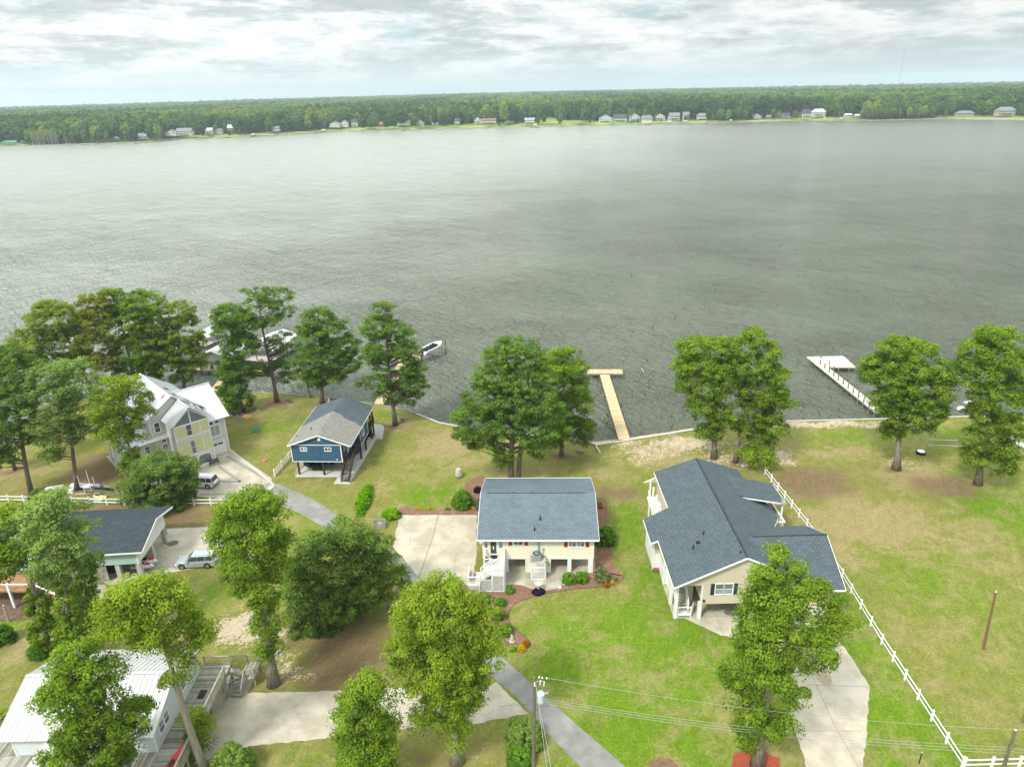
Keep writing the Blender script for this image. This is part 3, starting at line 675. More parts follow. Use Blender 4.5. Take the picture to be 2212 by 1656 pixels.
def tree(name, label, cat, bpx, lobes, kind='cyp', r=.35, group=None, seed=None, lean=None, twin=False, ivy=None, z0=0.0, dens=1.0, tint=.45, base=None, limbs=10, flare=1.6, leafmul=1.0):
    seed = seed if seed is not None else int(bpx[0]*7+bpx[1]); rng = np.random.default_rng(seed)
    base = base or G(bpx[0], bpx[1], z0)
    lm, bk, cr_, ls, fl, per, droop, dn = KINDS[kind]
    if math.hypot(*base) < 66: ls *= .8; per = int(per*1.4)
    root = thing(name, label, cat, (base[0], base[1], z0), 0, group)
    L, (dx, dy) = lobes3d(base, lobes)
    O = np.array([base[0], base[1], z0])
    cs = []; 
    lat = np.array([dy, -dx, 0]); dep = np.array([dx, dy, 0])
    for li, (c, ax, ay, az) in enumerate(L):
        area = 4*math.pi*((ax*ay)**1.6/3+(ax*az)**1.6/3+(ay*az)**1.6/3)**(1/1.6)
        k = max(6, int(area*dn*dens/(1.75*cr_*cr_)))
        u = rng.normal(size=(k, 3)); u /= np.linalg.norm(u, axis=1, keepdims=True)
        u[:, 2] = np.where(rng.random(k) < .3, np.abs(u[:, 2]), u[:, 2])
        rad_ = .35+.62*rng.random((k, 1))**.45
        u = u*rad_
        p = np.array(c)[None]+u[:, 0:1]*ax*lat+u[:, 1:2]*ay*dep+u[:, 2:3]*np.array([0, 0, az])
        keep = np.ones(k, bool)
        for lj, (c2, bx, by, bz) in enumerate(L):
            if lj == li: continue
            q = p-np.array(c2)[None]
            e = ((q@lat)/bx)**2+((q@dep)/by)**2+(q[:, 2]/bz)**2
            keep &= ~((e < .30) & (rng.random(k) < .8))
        # break the crown into masses with gaps between
        f = np.sin(p[:, 0]*1.15+seed)+np.sin(p[:, 1]*1.05+seed*2)+np.sin(p[:, 2]*1.35+seed*3)
        keep &= (f > -1.05) | (rng.random(k) < .22)
        cs.append(p[keep])
    P_ = np.concatenate(cs); rr = cr_*(.6+.75*rng.random(len(P_)))
    P_[:, 2] = np.maximum(P_[:, 2], z0+.3)
    top = P_[:, 2].max(); zn_ = (P_[:, 2]-P_[:, 2].min())/max(1e-3, top-P_[:, 2].min())
    cm = np.array([sum(l[0][i] for l in L)/len(L) for i in range(3)])
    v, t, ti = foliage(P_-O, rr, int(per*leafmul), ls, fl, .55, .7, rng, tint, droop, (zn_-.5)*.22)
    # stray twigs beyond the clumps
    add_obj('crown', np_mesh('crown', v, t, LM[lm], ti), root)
    # trunk: from the base up through the lobes
    tb = MB(); topl = max(L, key=lambda l: l[0].z+l[3]); tz = topl[0].z+topl[3]*.55
    def trunk(x0, y0, tx, ty, rr0, tz):
        pts = []; rs = []; m = 9; ph = rng.random()*6
        for i in range(m):
            s = i/(m-1); z = z0-.05+(tz-z0)*s
            w = .12*math.sin(s*5+ph)*(tz-z0)*.05
            q = s**1.15
            pts.append((x0+(tx-x0)*q+w-O[0], y0+(ty-y0)*q+w*.6-O[1], z-O[2]))
            rs.append(rr0*.8*(1-.86*s)*(1+(flare-1)*.75*max(0, 1-s*10)))
        tb.tube(pts, rs, 9); return pts, rs
    tx, ty = topl[0].x, topl[0].y
    if lean: 
        q = Vector(V(lean[0], lean[1], base[1])); 
    pts, rs = trunk(base[0], base[1], tx, ty, r, tz)
    if twin:
        trunk(base[0]+twin[0], base[1]+twin[1], tx+twin[0]*1.8, ty+twin[1], r*.85, tz*.92)
    def at_z(z):
        for i in range(len(pts)-1):
            if pts[i][2] <= z <= pts[i+1][2]:
                s = (z-pts[i][2])/(pts[i+1][2]-pts[i][2]); return Vector(pts[i]).lerp(Vector(pts[i+1]), s), rs[i]*(1-s)+rs[i+1]*s
        return Vector(pts[-1]), rs[-1]
    sel = rng.choice(len(P_), min(limbs*len(L)//2+6, len(P_)), replace=False)
    for s_ in sel:
        e = Vector(P_[s_]-O); hd = math.hypot(e.x-pts[4][0], e.y-pts[4][1])
        z = max(min(e.z-hd*.35, pts[-1][2]*.97), pts[1][2]*1.2, .8); a_, ra = at_z(z)
        if (e-a_).length < .8: continue
        mid_ = a_.lerp(e, .5)+Vector((0, 0, .06*(e-a_).length*(1 if rng.random() > .4 else -1)))
        tb.tube([a_, mid_, e], [max(.04, ra*.42), max(.03, ra*.25), .015], 5)
    tb.build('trunk', M[bk], root, smooth=True)
    if ivy:
        cs = []
        for (z_a, z_b, rd) in ivy:
            k = int((z_b-z_a)*rd*9)+6
            for _ in range(k):
                z = z_a+(z_b-z_a)*rng.random(); a_, ra = at_z(z); an = rng.random()*6.3
                q = rd*(.55+.45*rng.random())*(1-.35*abs((z-(z_a+z_b)/2)/max(.1, (z_b-z_a)/2)))
                cs.append((a_.x+math.cos(an)*q, a_.y+math.sin(an)*q, a_.z))
        cs = np.array(cs); v, t, ti = foliage(cs, .5*(.6+.6*rng.random(len(cs))), 46, .22, .8, .3, .7, rng, .4)
        add_obj('ivy', np_mesh('ivy', v, t, LM['cyp'], ti), root)
    return root
def bush(name, label, cat, px, rx, ry, lm='shrub', group=None, z0=0., per=60, cl=.34, ls=.15, box=False, base=None, tint=.45, stem=True, hh=None, yy=None):
    """low plant: px centre of its foot, half width and height in survey pixels"""
    b0 = base or G(px[0], px[1], z0); rng = np.random.default_rng(int(px[0]*3+px[1]*5))
    D = math.hypot(*b0); mpp = D/ (ray(px[0], px[1])[1]*b0[1]/D+ray(px[0], px[1])[0]*b0[0]/D)
    ax = rx*mpp; h = hh or ry*mpp*1.15; ay = yy or ax*.9
    root = thing(name, label, cat, (b0[0], b0[1], z0), 0, group)
    k = max(8, int((ax*ay+ax*h)*4*1.0/(cl*cl*1.3)))
    u = rng.normal(size=(k, 3)); u /= np.linalg.norm(u, axis=1, keepdims=True); u[:, 2] = np.abs(u[:, 2])
    u *= (.45+.5*rng.random((k, 1))**.4) if not box else (.8+.12*rng.random((k, 1)))
    e = .75 if box else 1.0
    u = np.sign(u)*np.abs(u)**e
    C = u*np.array([ax, ay, h*.92]); C[:, 2] = np.maximum(C[:, 2], .08)
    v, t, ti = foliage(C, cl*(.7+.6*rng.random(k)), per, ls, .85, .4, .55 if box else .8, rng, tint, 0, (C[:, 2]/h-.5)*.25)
    v[:, 2] = np.maximum(v[:, 2], .01)
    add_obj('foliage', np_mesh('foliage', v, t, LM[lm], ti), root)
    if stem:
        mb = MB()
        for a in range(4):
            an = a*1.6+1; mb.cyl((0, 0, 0), (math.cos(an)*ax*.45, math.sin(an)*ay*.45, h*.6), .04, .02, 5)
        mb.build('stem', M['bark'], root)
    return root

GS = 'trees along the near bank'; GY = 'trees between the houses'
# cypresses behind the metal-roofed house
tree('cypress_tree', 'wide olive cypress leftmost behind the metal roofed house, crown over the water', 'tree', (203, 856), [(120, 690, 62, 32), (70, 735, 48, 30), (135, 745, 62, 38), (60, 775, 38, 18), (165, 785, 45, 30), (110, 665, 35, 16), (178, 700, 36, 34)], 'cypo', .42, GS, dens=.9)
tree('cypress_tree', 'cypress with a rusty orange top behind the metal roofed house', 'tree', (262, 860), [(205, 655, 42, 22), (215, 690, 42, 26), (205, 745, 48, 34), (235, 785, 40, 26)], 'rust', .35, GS, dens=.8)
tree('cypress_tree', 'tallest green cypress with twin leaders behind the metal roofed house', 'tree', (300, 850), [(245, 645, 36, 22), (300, 655, 55, 28), (270, 700, 60, 40), (325, 705, 50, 42), (300, 755, 62, 40), (340, 770, 45, 30), (285, 795, 40, 22)], 'cyp', .5, GS, twin=(1.6, .5), dens=.95)
tree('cypress_tree', 'yellowish cypress standing right of the tallest one behind the metal roof', 'tree', (398, 838), [(385, 675, 36, 24), (400, 715, 38, 34), (375, 760, 40, 30), (405, 775, 38, 26), (425, 740, 26, 18), (395, 815, 28, 14), (425, 790, 26, 12)], 'cypo', .32, GS, dens=.85)
tree('cypress_tree', 'slim cypress half hidden behind the yellowish one at the left bank', 'tree', (345, 848), [(345, 735, 35, 26), (355, 790, 34, 24), (320, 820, 34, 14)], 'cyp', .25, GS, dens=.8)
# left yard
tree('pine_tree', 'dark pine at the left edge with a long bare trunk', 'tree', (70, 1064), [(15, 775, 40, 30), (35, 810, 62, 40), (20, 860, 66, 42), (40, 905, 58, 36), (15, 945, 45, 26), (50, 950, 30, 18), (5, 990, 30, 22)], 'pine', .45, GY, dens=1.0, flare=1.2)
tree('pine_tree', 'second pine at the left edge leaning to the frame border', 'tree', (34, 1015), [(-25, 800, 40, 40), (-20, 870, 45, 40), (-25, 930, 40, 30)], 'pine', .35, GY, flare=1.2)
tree('pine_tree', 'broad light pine beside the metal roofed house, trunk by the scrap pile', 'tree', (166, 1058), [(140, 800, 48, 20), (105, 815, 45, 24), (160, 835, 62, 34), (110, 860, 58, 36), (165, 885, 62, 36), (110, 910, 48, 26), (180, 930, 52, 24), (130, 945, 48, 20), (105, 985, 24, 16)], 'pinel', .42, GY, flare=1.2)
tree('cypress_tree', 'light green cypress in front of the left end of the metal roofed house', 'tree', (305, 1062), [(250, 835, 40, 22), (290, 830, 28, 18), (235, 870, 42, 28), (285, 865, 42, 26), (205, 890, 24, 14), (255, 910, 50, 28), (310, 895, 24, 16), (300, 930, 30, 18), (245, 945, 44, 20), (290, 985, 34, 18), (330, 975, 22, 10), (270, 1015, 20, 14)], 'cypb', .3, GY, dens=.75, tint=.35)
tree('oak_tree', 'round dark oak between the white fence and the metal roofed house', 'tree', (352, 1098), [(340, 1010, 50, 26), (390, 1008, 36, 20), (395, 1040, 36, 22), (345, 1045, 62, 30), (295, 1050, 36, 24), (330, 1080, 56, 22), (385, 1078, 38, 20), (290, 1075, 26, 14)], 'oak', .35, GY, dens=1.15)
tree('cypress_tree', 'narrow dark green cypress by the pallets and fire ring', 'tree', (527, 890), [(490, 680, 34, 24), (525, 700, 34, 26), (490, 715, 40, 26), (520, 745, 40, 26), (495, 775, 30, 18), (520, 800, 30, 22), (490, 810, 28, 22), (505, 840, 40, 24), (520, 868, 32, 16), (495, 870, 20, 10)], 'cypd', .35, GS, dens=1.0)
tree('pine_tree', 'tallest open pine on the bank between boathouse and blue house', 'tree', (597, 868), [(555, 632, 34, 14), (595, 640, 38, 18), (565, 660, 38, 18), (615, 668, 24, 16), (585, 692, 30, 16), (555, 700, 20, 12), (610, 735, 26, 18), (575, 745, 26, 14), (625, 760, 26, 20), (590, 790, 34, 16), (560, 800, 30, 14), (615, 815, 26, 12)], 'pine', .48, GS, dens=.6, limbs=22)
tree('cypress_tree', 'small cypress at the water edge behind the blue house', 'tree', (671, 858), [(655, 805, 26, 18), (680, 815, 26, 16), (665, 830, 22, 10), (730, 815, 14, 18)], 'cyp', .2, GS, dens=.8)
tree('pine_tree', 'full pine behind the left corner of the blue house roof', 'tree', (697, 870), [(690, 685, 40, 20), (665, 700, 30, 20), (715, 715, 45, 26), (680, 735, 50, 26), (735, 750, 45, 28), (690, 775, 56, 30), (745, 785, 38, 24), (660, 790, 34, 20), (700, 815, 48, 18)], 'pine', .48, GS, dens=.9)
tree('pine_tree', 'leaning pine right of the blue house with its crown over the plank dock', 'tree', (853, 918), [(830, 675, 30, 20), (815, 705, 40, 20), (850, 715, 38, 22), (880, 725, 22, 14), (830, 745, 48, 24), (870, 760, 42, 22), (805, 765, 34, 18), (850, 790, 58, 24), (895, 800, 30, 18), (875, 825, 50, 20), (805, 830, 38, 14), (900, 838, 30, 14), (840, 850, 40, 12), (885, 860, 26, 12)], 'pine', .5, GS, dens=.75, limbs=14)
tree('pine_tree', 'huge twin trunked pine behind the yellow house', 'tree', (1105, 1046), [(1115, 748, 48, 24), (1080, 775, 46, 26), (1145, 780, 46, 30), (1070, 815, 56, 34), (1130, 820, 62, 36), (1175, 825, 30, 22), (1050, 865, 58, 34), (1110, 870, 66, 38), (1165, 875, 56, 40), (1020, 900, 44, 26), (1075, 915, 62, 28), (1150, 930, 62, 32), (1200, 915, 36, 30), (1015, 935, 38, 20), (1050, 950, 36, 18), (1030, 965, 22, 14), (1160, 970, 40, 22), (1085, 985, 28, 22)], 'pine', .58, GS, twin=(1.1, .35), dens=.95, flare=1.15, tint=.5)
tree('cypress_tree', 'round green cypress at the water right of the huge pine', 'tree', (1213, 984), [(1222, 772, 36, 22), (1200, 795, 40, 26), (1245, 800, 32, 26), (1225, 835, 50, 32), (1250, 870, 34, 34), (1215, 885, 50, 36), (1255, 920, 28, 24), (1225, 930, 40, 24), (1262, 945, 18, 14), (1200, 945, 30, 16)], 'cyp', .4, GS, dens=1.0)
tree('cypress_tree', 'left cypress of the pair on the sandy bank behind the grey roof', 'tree', (1541, 990), [(1500, 750, 46, 22), (1545, 750, 40, 24), (1475, 785, 34, 20), (1520, 790, 58, 30), (1560, 805, 36, 34), (1490, 825, 38, 28), (1535, 840, 46, 34), (1520, 880, 40, 24), (1550, 895, 34, 24), (1535, 930, 32, 18)], 'cyp', .55, GS, dens=1.0, tint=.5)
tree('cypress_tree', 'right cypress of the pair on the sandy bank, tallest top', 'tree', (1590, 998), [(1628, 728, 30, 18), (1610, 755, 42, 24), (1655, 760, 30, 22), (1625, 795, 54, 34), (1675, 815, 34, 30), (1640, 845, 60, 36), (1690, 870, 30, 30), (1625, 890, 52, 34), (1665, 920, 38, 30), (1640, 950, 36, 22), (1610, 925, 26, 20)], 'cyp', .45, GS, dens=1.0)
tree('cypress_sapling', 'small bright cypress sapling at the start of the long white fence', 'sapling', (1637, 1012), [(1622, 980, 26, 12), (1655, 985, 26, 13), (1640, 970, 22, 10), (1640, 998, 24, 8)], 'cypb', .15, None, dens=1.4)
tree('cypress_tree', 'wide cypress with a bare flared trunk on the big right lawn', 'tree', (1935, 1013), [(1955, 752, 56, 20), (1990, 765, 40, 22), (1905, 785, 42, 22), (1960, 790, 66, 26), (2025, 800, 36, 24), (1885, 808, 36, 18), (1935, 825, 66, 30), (2000, 840, 60, 32), (1945, 865, 60, 30), (1995, 885, 50, 28), (1940, 900, 46, 24), (1985, 915, 34, 20), (1925, 930, 26, 16), (2050, 815, 20, 14)], 'cyp', .55, GS, dens=1.05, tint=.5, flare=2.0)
tree('cypress_tree', 'tall cypress at the right edge of the photo near the net', 'tree', (2113, 1045), [(2155, 722, 44, 18), (2190, 745, 34, 22), (2120, 755, 48, 22), (2165, 775, 56, 30), (2100, 790, 36, 20), (2140, 815, 60, 30), (2195, 830, 30, 36), (2150, 860, 58, 34), (2130, 900, 48, 30), (2175, 920, 44, 30), (2130, 950, 48, 28), (2175, 975, 34, 24), (2120, 985, 42, 22), (2160, 1005, 30, 16)], 'cyp', .5, GS, dens=.95, flare=2.0)
# between the houses
tree('cypress_tree', 'tall cypress with a narrow leafy waist between wagon and lane', 'tree', (590, 1478), [(545, 1085, 62, 26), (500, 1110, 50, 30), (580, 1120, 50, 32), (530, 1145, 80, 34), (600, 1165, 36, 30), (490, 1165, 46, 30), (550, 1190, 74, 32), (520, 1220, 58, 28), (595, 1215, 36, 24), (555, 1255, 50, 24), (525, 1270, 30, 18), (575, 1300, 32, 28), (575, 1345, 34, 34), (580, 1395, 26, 26)], 'cyp', .55, GY, dens=1.0, tint=.55, flare=1.9)
tree('oak_tree', 'big spreading dark oak left of the parking pad', 'tree', (725, 1345), [(740, 1158, 74, 22), (690, 1180, 60, 28), (790, 1180, 56, 28), (730, 1210, 90, 36), (655, 1225, 40, 28), (820, 1215, 36, 28), (690, 1255, 76, 36), (770, 1250, 70, 34), (645, 1275, 44, 28), (730, 1295, 80, 34), (670, 1315, 60, 30), (790, 1290, 44, 24), (700, 1350, 52, 28), (655, 1350, 34, 18)], 'oak', .4, GY, dens=1.1, tint=.5)
tree('small_tree', 'thin light green tree between the dark oak and the pad', 'tree', (838, 1312), [(855, 1235, 26, 14), (830, 1255, 30, 18), (870, 1255, 20, 14), (845, 1280, 28, 16), (815, 1290, 22, 14)], 'cypb', .12, GY, dens=.7, tint=.25)
tree('cypress_tree', 'bright yellow green cypress in front of the yellow house steps', 'tree', (986, 1645), [(940, 1265, 50, 22), (985, 1280, 46, 26), (900, 1300, 44, 26), (960, 1320, 80, 36), (1020, 1325, 44, 30), (895, 1345, 50, 32), (960, 1375, 90, 36), (1040, 1370, 44, 34), (880, 1400, 50, 32), (950, 1425, 92, 38), (1035, 1420, 52, 36), (890, 1450, 52, 30), (985, 1470, 76, 32), (930, 1490, 56, 28), (1015, 1500, 34, 26), (965, 1525, 56, 28), (905, 1545, 28, 20), (990, 1560, 34, 22), (985, 1595, 20, 16)], 'cypb', .55, GY, dens=1.0, tint=.55, flare=1.9)
tree('cypress_tree', 'bushy green cypress on the lower driveway edge without visible trunk', 'tree', (800, 1705), [(795, 1480, 40, 20), (770, 1505, 40, 24), (820, 1520, 44, 26), (775, 1545, 52, 28), (825, 1565, 40, 26), (780, 1590, 60, 30), (820, 1615, 50, 26), (785, 1640, 62, 26), (800, 1665, 56, 22)], 'cyp', .35, GY, dens=1.05, tint=.5, leafmul=1.15)
tree('cypress_tree', 'big cypress in front of the right house rising from red mulch', 'tree', (1637, 1652), [(1690, 1195, 30, 18), (1700, 1225, 46, 26), (1660, 1245, 46, 26), (1735, 1255, 46, 30), (1690, 1285, 76, 32), (1775, 1290, 40, 30), (1630, 1300, 44, 22), (1720, 1325, 90, 34), (1810, 1335, 34, 22), (1650, 1345, 62, 30), (1750, 1365, 80, 32), (1670, 1385, 76, 32), (1730, 1410, 66, 32), (1620, 1410, 50, 34), (1660, 1440, 70, 30), (1600, 1460, 40, 34), (1710, 1465, 46, 26), (1620, 1500, 56, 30), (1690, 1510, 40, 24), (1640, 1545, 56, 26), (1690, 1560, 32, 22), (1620, 1580, 44, 22), (1675, 1595, 34, 18)], 'cyp', .5, GY, dens=.95, tint=.48, flare=2.0)
tree('cypress_tree', 'bright leaning cypress with a bare trunk over the white roofed house', 'tree', (446, 1672), [(310, 1265, 52, 20), (265, 1285, 50, 24), (345, 1285, 56, 26), (235, 1310, 44, 22), (300, 1315, 66, 28), (385, 1310, 40, 26), (400, 1340, 46, 26), (330, 1345, 60, 26), (255, 1345, 56, 22), (430, 1365, 36, 20), (395, 1385, 40, 22), (320, 1380, 40, 20), (390, 1425, 26, 24), (375, 1465, 26, 20)], 'cypb', .48, GY, dens=.9, tint=.55, flare=1.2)
tree('cypress_tree', 'green cypress covering the middle of the white roof', 'tree', None or (318, 1760), [(160, 1405, 36, 24), (195, 1425, 46, 28), (145, 1450, 44, 28), (205, 1460, 56, 32), (150, 1500, 54, 32), (225, 1505, 60, 34), (180, 1545, 64, 34), (260, 1550, 56, 32), (160, 1580, 50, 28), (235, 1595, 64, 32), (280, 1580, 40, 24), (115, 1500, 30, 24), (300, 1540, 34, 26), (130, 1625, 46, 24), (200, 1635, 66, 26), (265, 1630, 40, 24)], 'cyp', .45, GY, base=(-33.2, 41.3), dens=1.0, tint=.5, leafmul=1.15)
tree('cypress_tree', 'leaning cypress with a pale ivy wrapped trunk at the left edge', 'tree', (106, 1412), [(40, 1105, 44, 18), (15, 1130, 44, 26), (60, 1140, 40, 26), (25, 1175, 60, 28), (80, 1185, 30, 26), (30, 1215, 62, 20)], 'cyp', .4, GY, dens=.95, ivy=[(5.2, 8.2, 1.3), (1.8, 4.8, 1.7), (.2, 1.4, 1.1)], flare=1.2)
tree('cypress_tree', 'light green cypress left of the charcoal garage roof', 'tree', (165, 1432), [(115, 1085, 48, 18), (90, 1110, 48, 26), (145, 1112, 50, 28), (105, 1145, 58, 30), (165, 1155, 46, 34), (120, 1185, 62, 28), (175, 1190, 36, 24), (125, 1215, 56, 24), (120, 1250, 36, 22), (150, 1240, 36, 22)], 'pinel', .38, GY, dens=1.05, tint=.62, ivy=[(4.5, 9, 1.2), (.3, 5, 1.9)])
tree('cypress_tree', 'slim trunk wrapped in dark ivy beside the charcoal garage', 'tree', (195, 1350), [(180, 1215, 22, 20), (200, 1205, 18, 14)], 'cypd', .25, GY, ivy=[(.5, 7.5, 1.35)])
tree('cypress_tree', 'leafy crown at the left border below the white roof', 'tree', (-30, 1760), [(-5, 1560, 24, 22), (-10, 1600, 26, 22)], 'cyp', .3, GY, base=(-51.5, 44.0))
tree('small_tree', 'small bright cypress beside the deck and leaning trunk', 'tree', (428, 1636), [(420, 1545, 24, 18), (438, 1570, 22, 16), (425, 1592, 28, 16)], 'cypb', .1, None, dens=1.3)
# ---------------------------------------------------------------- building kit
def ext(mb, pts, ax, a0, a1):
    """extrude a polygon: ax 'y' -> pts are (x, z); ax 'x' -> pts are (y, z); ax 'z' -> pts are (x, y)"""
    def mk(p, a): return (p[0], a, p[1]) if ax == 'y' else ((a, p[0], p[1]) if ax == 'x' else (p[0], p[1], a))
    n = len(pts); A = [Vector(mk(p, a0)) for p in pts]; B = [Vector(mk(p, a1)) for p in pts]
    fs = []
    for a, b, c in tessellate_polygon([A]): fs += [(a, b, c), (c+n, b+n, a+n)]
    fs += [(i, (i+1) % n, (i+1) % n+n, i+n) for i in range(n)]
    return mb.add(A+B, fs)
def window(root, W, u0, u1, z0, z1, nu=1, nz=2, fw=.11, glass='glass', label=None, frame='trim', name='window', d=.05, mun=0.035):
    mb = MB()
    mb.fbox(W, u0-fw, u1+fw, z1, z1+fw, 0, d); mb.fbox(W, u0-fw, u1+fw, z0-fw, z0, 0, d+.02)
    mb.fbox(W, u0-fw, u0, z0, z1, 0, d); mb.fbox(W, u1, u1+fw, z0, z1, 0, d)
    for k in range(1, nu): 
        u = u0+(u1-u0)*k/nu; mb.fbox(W, u-mun, u+mun, z0, z1, .001, d-.012)
    for k in range(1, nz):
        z = z0+(z1-z0)*k/nz; mb.fbox(W, u0, u1, z-mun*.8, z+mun*.8, .001, d-.02)
    f = mb.build(name, M[frame], root, fix=True)
    if label: f['label'] = label
    for k in range(nu):
        for j in range(nz):
            a, b = u0+(u1-u0)*k/nu, u0+(u1-u0)*(k+1)/nu; c, e = z0+(z1-z0)*j/nz, z0+(z1-z0)*(j+1)/nz
            gg = glass if isinstance(glass, str) else glass[(k+j) % len(glass)]
            MB().fbox(W, a+mun, b-mun, c+mun*.8, e-mun*.8, .004, .012).build('pane', M[gg], f, fix=True)
    return f
def shutter(root, W, u0, u1, z0, z1, m):
    mb = MB(); mb.fbox(W, u0, u1, z0, z1, 0, .03); n = max(4, int((z1-z0)/.14))
    mb.fbox(W, u0, u0+.05, z0, z1, .03, .05); mb.fbox(W, u1-.05, u1, z0, z1, .03, .05)
    for k in range(n): 
        z = z0+(z1-z0)*(k+.3)/n; mb.fbox(W, u0+.05, u1-.05, z, z+.06, .03, .045)
    return mb.build('shutter', M[m], root, fix=True)
def strip_roof(root, e0, e1, r1, r0, n, m, name='roof_panel', rib=.045, t=.06):
    """standing-seam roof plane of n panels; e0->e1 along the eave, r0->r1 along the ridge"""
    e0, e1, r1, r0 = map(Vector, (e0, e1, r1, r0)); nrm = (e1-e0).cross(r0-e0).normalized()
    if nrm.z < 0: nrm = -nrm
    for k in range(n):
        a, b = k/n, (k+1)/n
        p = [e0.lerp(e1, a), e0.lerp(e1, b), r0.lerp(r1, b), r0.lerp(r1, a)]
        w = (p[1]-p[0]).normalized()*.03
        mb = MB(); mb.slab([tuple(q) for q in p], t)
        q0, q1 = p[0]+nrm*.002, p[3]+nrm*.002
        mb.hexa([tuple(q0-w), tuple(q0+w), tuple(q1+w), tuple(q1-w)], [tuple(q0-w*.6+nrm*rib), tuple(q0+w*.6+nrm*rib), tuple(q1+w*.6+nrm*rib), tuple(q1-w*.6+nrm*rib)])
        mb.build(name, M[m], root, fix=True)
def lattice(root, W, u0, u1, z0, z1, d=0, step=.16, w=.035, m='vinyl', frame=.07, name='lattice'):
    mb = MB(); H = z1-z0; L = u1-u0
    k = -H
    while k < L:
        for sgn in (1, -1):
            a0, a1 = (k, k+H)
            za, zb = (z0, z1) if sgn > 0 else (z1, z0)
            t0 = max(0, (0-a0)/(a1-a0)); t1 = min(1, (L-a0)/(a1-a0))
            if t1-t0 < .03: continue
            ua, ub = u0+a0+(a1-a0)*t0, u0+a0+(a1-a0)*t1; zc, zd = za+(zb-za)*t0, za+(zb-za)*t1
            hw = w*.7; dd = d+(.012 if sgn > 0 else 0)
            vs = [W(ua-hw, dd, zc), W(ua+hw, dd, zc), W(ub+hw, dd, zd), W(ub-hw, dd, zd)]
            mb.add(vs, [(0, 1, 2, 3)])
        k += step
    mb.build(name, M[m], root, kind='stuff')
    fr = MB()
    fr.fbox(W, u0, u1, z0, z0+frame, d-.01, d+.03); fr.fbox(W, u0, u1, z1-frame, z1, d-.01, d+.03)
    fr.fbox(W, u0, u0+frame, z0+frame, z1-frame, d-.01, d+.03); fr.fbox(W, u1-frame, u1, z0+frame, z1-frame, d-.01, d+.03)
    fr.build('lattice_frame', M[m], root, fix=True)
PSEEN = {}
def railing(root, pts, h=.95, m='white', step=.16, post=.10, bal=.035, top=(.10, .05), name='railing', nposts=None):
    """railing along 3-D points given at floor level; balusters joined, posts separate"""
    mb = MB()
    for a, b in zip(pts[:-1], pts[1:]):
        a, b = Vector(a), Vector(b); L = (b-a).length; up = Vector((0, 0, 1))
        mb.beam(a+up*h, b+up*h, *top); mb.beam(a+up*.12, b+up*.12, .05, .05)
        n = max(2, int(L/step))
        for k in range(1, n): 
            p = a.lerp(b, k/n); mb.box(p.x-bal/2, p.x+bal/2, p.y-bal/2, p.y+bal/2, p.z+.12, p.z+h-.02)
    o = mb.build(name, M[m], root, fix=True)
    seen = PSEEN.setdefault(root.name, set())
    for p in pts:
        key = (round(p[0]/.14), round(p[1]/.14), round(p[2]/.3))
        if any((key[0]+i, key[1]+j, key[2]) in seen for i in (-1, 0, 1) for j in (-1, 0, 1)): continue
        seen.add(key)
        MB().box(p[0]-post/2, p[0]+post/2, p[1]-post/2, p[1]+post/2, p[2]-.05, p[2]+h+.08).build('post', M[m], root)
    return o
def stairs(root, top, bot, width, m='white', n=7, mat_str=None, riser=False):
    """open stairs descending from top to bottom centre points"""
    t, b = Vector(top), Vector(bot); h = Vector((b.x-t.x, b.y-t.y, 0)); L = h.length; h.normalize(); sd = Vector((-h.y, h.x, 0))
    for s in (-1, 1):
        MB().beam(t+sd*s*(width/2+.03)-Vector((0, 0, .1)), b+sd*s*(width/2+.03)+Vector((0, 0, .02)), .05, .26).build('stringer', M[mat_str or m], root)
    for k in range(1, n):
        p = t.lerp(b, k/n); mb = MB()
        q = h*.14
        mb.hexa([tuple(p-q+sd*width/2-Vector((0, 0, .05))), tuple(p-q-sd*width/2-Vector((0, 0, .05))), tuple(p+q-sd*width/2-Vector((0, 0, .05))), tuple(p+q+sd*width/2-Vector((0, 0, .05)))],
                [tuple(p-q+sd*width/2), tuple(p-q-sd*width/2), tuple(p+q-sd*width/2), tuple(p+q+sd*width/2)])
        mb.build('tread', M[m], root, fix=True)
def planks(root, x0, x1, y0, y1, z, m, along='x', w=.14, gap=.012, t=.035, name='deck_boards', single=True, jig=.004):
    mb = MB(); a0, a1 = (y0, y1) if along == 'x' else (x0, x1); n = max(1, int(round((a1-a0)/w))); s = (a1-a0)/n
    for k in range(n):
        a = a0+k*s+gap/2; b = a0+(k+1)*s-gap/2; dz = R_.uniform(-jig, jig)
        if along == 'x': mb.box(x0+R_.uniform(0, .02), x1-R_.uniform(0, .02), a, b, z-t+dz, z+dz)
        else: mb.box(a, b, y0+R_.uniform(0, .02), y1-R_.uniform(0, .02), z-t+dz, z+dz)
    tones = {'wood_old': ('o1', 'o2', 'o3'), 'wood_pale': ('g1', 'g2', 'g3'), 'wood_dock': ('g1', 'g2', 'o1')}.get(m)
    o = mb.build(name, M[m] if not tones else None, root, kind='stuff')
    if tones:
        for q in tones: o.data.materials.append(M[q])
        o.data.polygons.foreach_set('material_index', [i for k in range(n) for i in [R_.choice((0, 0, 1, 2))]*6])
    return o
def vent(root, x, y, z, h=.45, r=.07, m='black'):
    mb = MB(); mb.cyl((x, y, z-.1), (x, y, z+h), r, r, 8); mb.cyl((x, y, z-.05), (x, y, z+.08), r*2.4, r*1.2, 8)
    return mb.build('vent_pipe', M[m], root)

